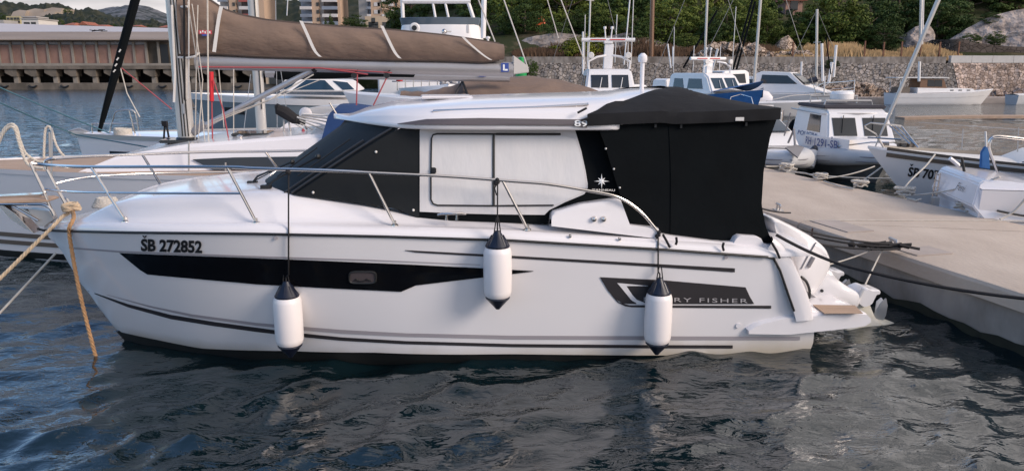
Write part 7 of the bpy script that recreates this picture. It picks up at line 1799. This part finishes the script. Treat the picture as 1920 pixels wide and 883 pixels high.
tree(663, 29, 62, 250, 48, 'dark', 'round dark tree between the middle and the beige tower', 'broadleaf_tree', 'tree', None)
tree(620, 16, 62, 252, 16, 'dark', 'narrow cypress standing before the middle tower', 'cypress_tree', 'tree', None, CY)
tree(611, 30, 62, 250, 16, 'dark', 'short cypress left of the narrow tall one', 'cypress_tree', 'tree', None, CY)

# ---------------------------------------------------------------- hills
def hill(name, sil, Y, depth, mt, amp, lumps=0, base=6):
    m = M(); rows = []; x0, x1 = sil[0][0], sil[-1][0]; n = 170
    for i in range(n + 1):
        px = x0 + (x1 - x0) * i / n; top = at(px, interp(sil, px), Y=Y + depth); row = []
        for j in range(25):
            f = j / 24; z = base + (top.z - base) * math.sin(f * math.pi / 2) ** .9; y = Y + depth * f; x = top.x * (y / (Y + depth))
            d = amp * fbm(x, y, Y, 6, 14 / Y) * min(1, f * 4 + .1) + lumps * abs(fbm(x, y, 9, 3, 90 / Y))
            row.append((x, y, z + d - amp * .2))
        row.append((top.x, Y + depth * 1.6, base)); rows.append(row)
    m.grid(rows); return structure(name, m, mt, smooth=60)
forest = scrub_mat('wooded_hillside', (.024, .030, .020), (.075, .070, .048), .45, .70, .06)
karst = scrub_mat('bare_karst_mountain', (.032, .040, .040), (.17, .17, .185), .42, .62, .05)
hill('mountain', [(120, 45), (170, 30), (179, 26), (200, 19), (220, 14), (236, 11.5), (257, 13.5), (281, 19.5), (306, 28), (323, 33), (360, 42), (430, 50)], 900, 420, karst, 5)
hill('hill', [(-260, 0), (-60, 6), (0, 9), (22, 8.5), (40, 13), (70, 14), (113, 15), (121, 16), (130, 18), (140, 21), (152, 22), (170, 25), (184, 27), (215, 38), (330, 52)], 560, 260, forest, 6, 4)
hill('hill', [(380, 40), (440, 22), (497, 4), (531, 7), (548, 9), (570, 5), (642, 3), (662, 0), (700, -4), (800, -12), (900, -20)], 560, 200, forest, 5, 3)
hill('hill', [(60, 47), (90, 34), (125, 27), (160, 33), (200, 38), (260, 46), (330, 51)], 420, 90, forest, 3, 3, base=8)
# fortress on the left hill
fs_ = mat('fortress_stone', (.30, .245, .20), .9, var=.2, vscale=.06, bump=.3, bscale=.2); root = thing('fortress', 'tan stone fortress walls on the wooded hill at the upper left', 'fortress', (at(70, 30, Y=540).x, 560, 20))
for a, b, t, bo, Y in ((19, 46, 20, 31, 548), (44, 80, 17.5, 33, 552), (76, 113, 15.5, 28, 556), (72, 100, 22, 31, 546)):
    p, q = at(a, t, Y=Y), at(b, bo, Y=Y); m = M(); m.prism([(p.x, Y, q.z), (q.x, Y, q.z), (q.x, Y + 3, p.z), ((p.x + q.x) / 2, Y + 3, p.z + .6), (p.x, Y + 3, p.z - .8)], (0, 16, 0)); emit('rampart', m, fs_, root)
# houses under the hill
house_block('house', 'white flat roofed house with a dark top floor above the warehouse roof', 40, 73, 37, 50, 330, 14, whiter, (greyr, 0, .3), ((.3, .4, 2.4, 1.2), (.7, .4, 2.0, 1.2)))
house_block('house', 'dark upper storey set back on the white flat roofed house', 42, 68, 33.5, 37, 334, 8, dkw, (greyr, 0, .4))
house_block('house', 'pale yellow apartment house left of the white flat roofed one', 11, 39, 31, 50, 350, 12, yellowr, None, tuple((fx, fz, 1.2, 1.0) for fx in (.15, .4, .65, .88) for fz in (.45, .75)))
house_block('house', 'low grey house at the left edge above the warehouse', -20, 8, 38, 50, 340, 12, greyr, None)
house_block('house', 'small white gabled house with red roof above the warehouse', 150, 164, 47.5, 54, 300, 8, whiter, (tile, 1.3, .6), (), 'gable')
house_block('house', 'low house with a long orange tiled roof right of the gabled one', 166, 194, 50, 56, 305, 9, cream, (tile, .8, .6))
house_block('house', 'brown roofed house left of the small gabled one', 122, 137, 48, 54, 310, 9, greyr, (tile, 1.2, .6))
house_block('house', 'pale house with a small raised tower right of the black furled sail', 246, 258, 50, 57, 310, 8, cream, (tile, .7, .5), ((.5, .5, .8, .8),))
house_block('house', 'low tiled house near the foot of the mountain left of the mast', 300, 326, 52, 58, 300, 8, pink, (tile, 1.0, .5))
for px, top, w_, lb in ((112, 36, 14, 'dark conifer below the fortress'), (126, 17, 18, 'round dark tree at the right end of the fortress'), (86, 40, 16, 'dark tree right of the white flat roofed house'), (4, 26, 20, 'dark trees mass at the left edge below the skyline'), (140, 40, 14, 'dark tree above the brown roofed house'), (212, 45, 16, 'dark tree right of the long orange roof'), (232, 46, 16, 'dark tree left of the pale house with a tower'), (280, 48, 18, 'dark tree under the bare mountain')):
    tree(px, top, top + 22, 380 if top > 20 else 520, w_, 'dark', lb, 'broadleaf_tree', 'tree', None)

# ---------------------------------------------------------------- warehouse on its pier
YW = 118.0
def zW(py, Y=YW): return at(200, py, Y=Y).z
def xW(px, Y=YW): return (px - 960) / FPX * (Y * CP + .2)
WH = thing('warehouse', 'old brick warehouse with a long pale roof on the far pier at left', 'warehouse', (xW(160), YW + 16, zW(123)))
x0, x1 = xW(-260), xW(330)
brick = mat('faded_brick', (.25, .145, .115), .9, var=.14, vscale=.8, bump=.02, bscale=8); brownc = mat('stained_concrete', (.20, .165, .135), .9, col2=(.08, .066, .052), vscale=.6, bump=.05, bscale=2, stretch=(1, 1, .5)); palec = mat('pale_concrete_trim', (.24, .21, .18), .9, var=.15, vscale=.6)
rooft = mat('grey_brown_roofing', (.26, .205, .17), .9, var=.16, vscale=.25, stretch=(.3, 1, 1)); roofw = mat('pale_roof_sheeting', (.46, .43, .44), .8, var=.05, vscale=.1)
m = M(); m.box(((x0 + x1) / 2, YW + 14, (zW(78) + zW(123)) / 2), (x1 - x0, 27, zW(78) - zW(123))); wl = emit('wall', m, brownc, WH)
m = M(); m.prism([(x0 - .5, YW - 1.6, zW(76, YW - 1.6)), (x0 - .5, YW - 1.6, zW(74, YW - 1.6)), (x0 - .5, YW + 5, zW(60, YW + 5)), (x0 - .5, YW + 5, zW(62, YW + 5))], (x1 - x0 + 1, 0, 0)); emit('eave_roof', m, rooft, WH)
m = M(); a = [(x0 - .3, YW + 4.5, zW(61, YW + 4.5)), (x1 + .3, YW + 4.5, zW(61, YW + 4.5)), (x1 + .3, YW + 17, zW(56, YW + 17)), (x0 - .3, YW + 17, zW(41, YW + 17))]; b = [Vector(p) - Vector((0, 0, 3.0)) for p in a]
m.add(a + b, [(0, 1, 2, 3), (4, 7, 6, 5), (0, 4, 5, 1), (1, 5, 6, 2), (2, 6, 7, 3), (3, 7, 4, 0)]); emit('roof', m, roofw, WH, smooth=0)
k = 0
for i in range(-12, 14):
    px = 5 + 22.9 * i
    m = M(); m.box((xW(px), YW - .16, (zW(79) + zW(120)) / 2), (.34, .30, zW(79) - zW(120))); emit('pilaster', m, palec, WH)
    if i < 12:
        m = M(); m.box((xW(px + 11.4), YW - .05, (zW(85) + zW(119)) / 2), (xW(px + 20.6) - xW(px + 2.2), .14, zW(85) - zW(119))); emit('brick_panel', m, brick, WH)
        m = M(); m.box((xW(px + 11.4), YW - .04, (zW(79) + zW(84)) / 2), (xW(px + 20.6) - xW(px + 2.2), .12, zW(79) - zW(84.5))); emit('top_window', m, 'engine_grey', WH)
m = M(); m.box((xW(311), YW - .05, (zW(84) + zW(122)) / 2), (xW(322) - xW(305), .2, zW(84) - zW(122))); emit('gateway', m, 'rubber', WH)
m = M(); m.box(((x0 + x1) / 2, YW - .9, zW(121.5)), (x1 - x0, 1.7, .35)); emit('loading_step', m, palec, WH)
# pier
PR = thing('concrete_pier', 'old concrete pier on square columns carrying the warehouse', 'pier', (xW(160), YW, -.6)); x2 = xW(645)
YP = YW - 4
m = M(); m.box(((x0 + x2) / 2, YP + 20, zW(127, YP)), (x2 - x0, 40, zW(124, YP) - zW(130, YP))); emit('deck', m, brownc, PR)
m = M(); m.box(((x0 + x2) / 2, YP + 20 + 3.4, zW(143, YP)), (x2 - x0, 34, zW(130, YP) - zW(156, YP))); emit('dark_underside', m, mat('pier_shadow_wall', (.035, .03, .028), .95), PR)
m = M(); m.box(((x0 + x2) / 2, YP + 1.0, (zW(156, YP) - .6) / 2 + -.2), (x2 - x0, 5.0, zW(156, YP) + .6 + .4)); lg = emit('ledge', m, brownc, PR)
for i in range(-7, 17):
    px = 24 + 37.2 * i
    m = M(); m.box((xW(px, YP), YP + .9, (zW(142, YP) + zW(156.5, YP)) / 2), (.62, .62, zW(142, YP) - zW(156.5, YP))); emit('column', m, palec, PR)
    m = M(); xa = xW(px, YP); zt, zl = zW(130, YP), zW(144, YP); m.prism([(xa - 1.25, YP + .2, zt - .02), (xa + .5, YP + .2, zt - .02), (xa + .42, YP + .2, zl), (xa - .30, YP + .2, zl), (xa - 1.25, YP + .2, zt - .55)], (0, 1.6, 0)); emit('corbel', m, brownc, PR)
for k, px in enumerate((19, 72, 131, 250, 312, 452)):
    m = M(); P = [Vector((xW(px, YP) + dx, YP - 1.7, zW(161, YP) + dz)) for dx, dz in ((-.5, .12), (-.3, -.12), (.1, -.18), (.45, -.05), (.5, .1))]; m.tube(smoothpts(P, 3), .14, 6); single('tyre_fender', ['leftmost worn tyre hanging on the far pier ledge', 'second worn tyre from the left on the far pier ledge', 'third tyre from the left on the far pier ledge', 'worn tyre right of the black furled sail on the pier ledge', 'worn tyre on the pier ledge just left of the mast', 'dark tyre on the pier ledge seen below the boom'][k], 'tyre', m, 'rubber', group='old tyres on the far pier')
house_block('house', 'small beige building on the pier seen below the boom', 497, 560, 128, 158, 112, 8, beige, None, ((.35, .45, 2.2, 2.0),))
m = M(); m.box((xW(420, 60), 60, .35), (6.2, 1.4, .5)); single('floating_jetty', 'narrow brown floating jetty on the blue water right of the mast', 'jetty', m, 'concrete_side')
m = M(); P = [at(x, y, Y=124) for x, y in ((168, 58), (178, 60), (190, 59))]
for k in range(6): m.tube([P[0] + Vector((k * .35, 0, rnd.uniform(-.1, .2))), P[0] + Vector((k * .35 + 1, 0, rnd.uniform(-.1, .3)))], .06, 4)
single('branch_heap', 'little heap of dark branches lying on the warehouse roof', 'debris', m, 'rubber')
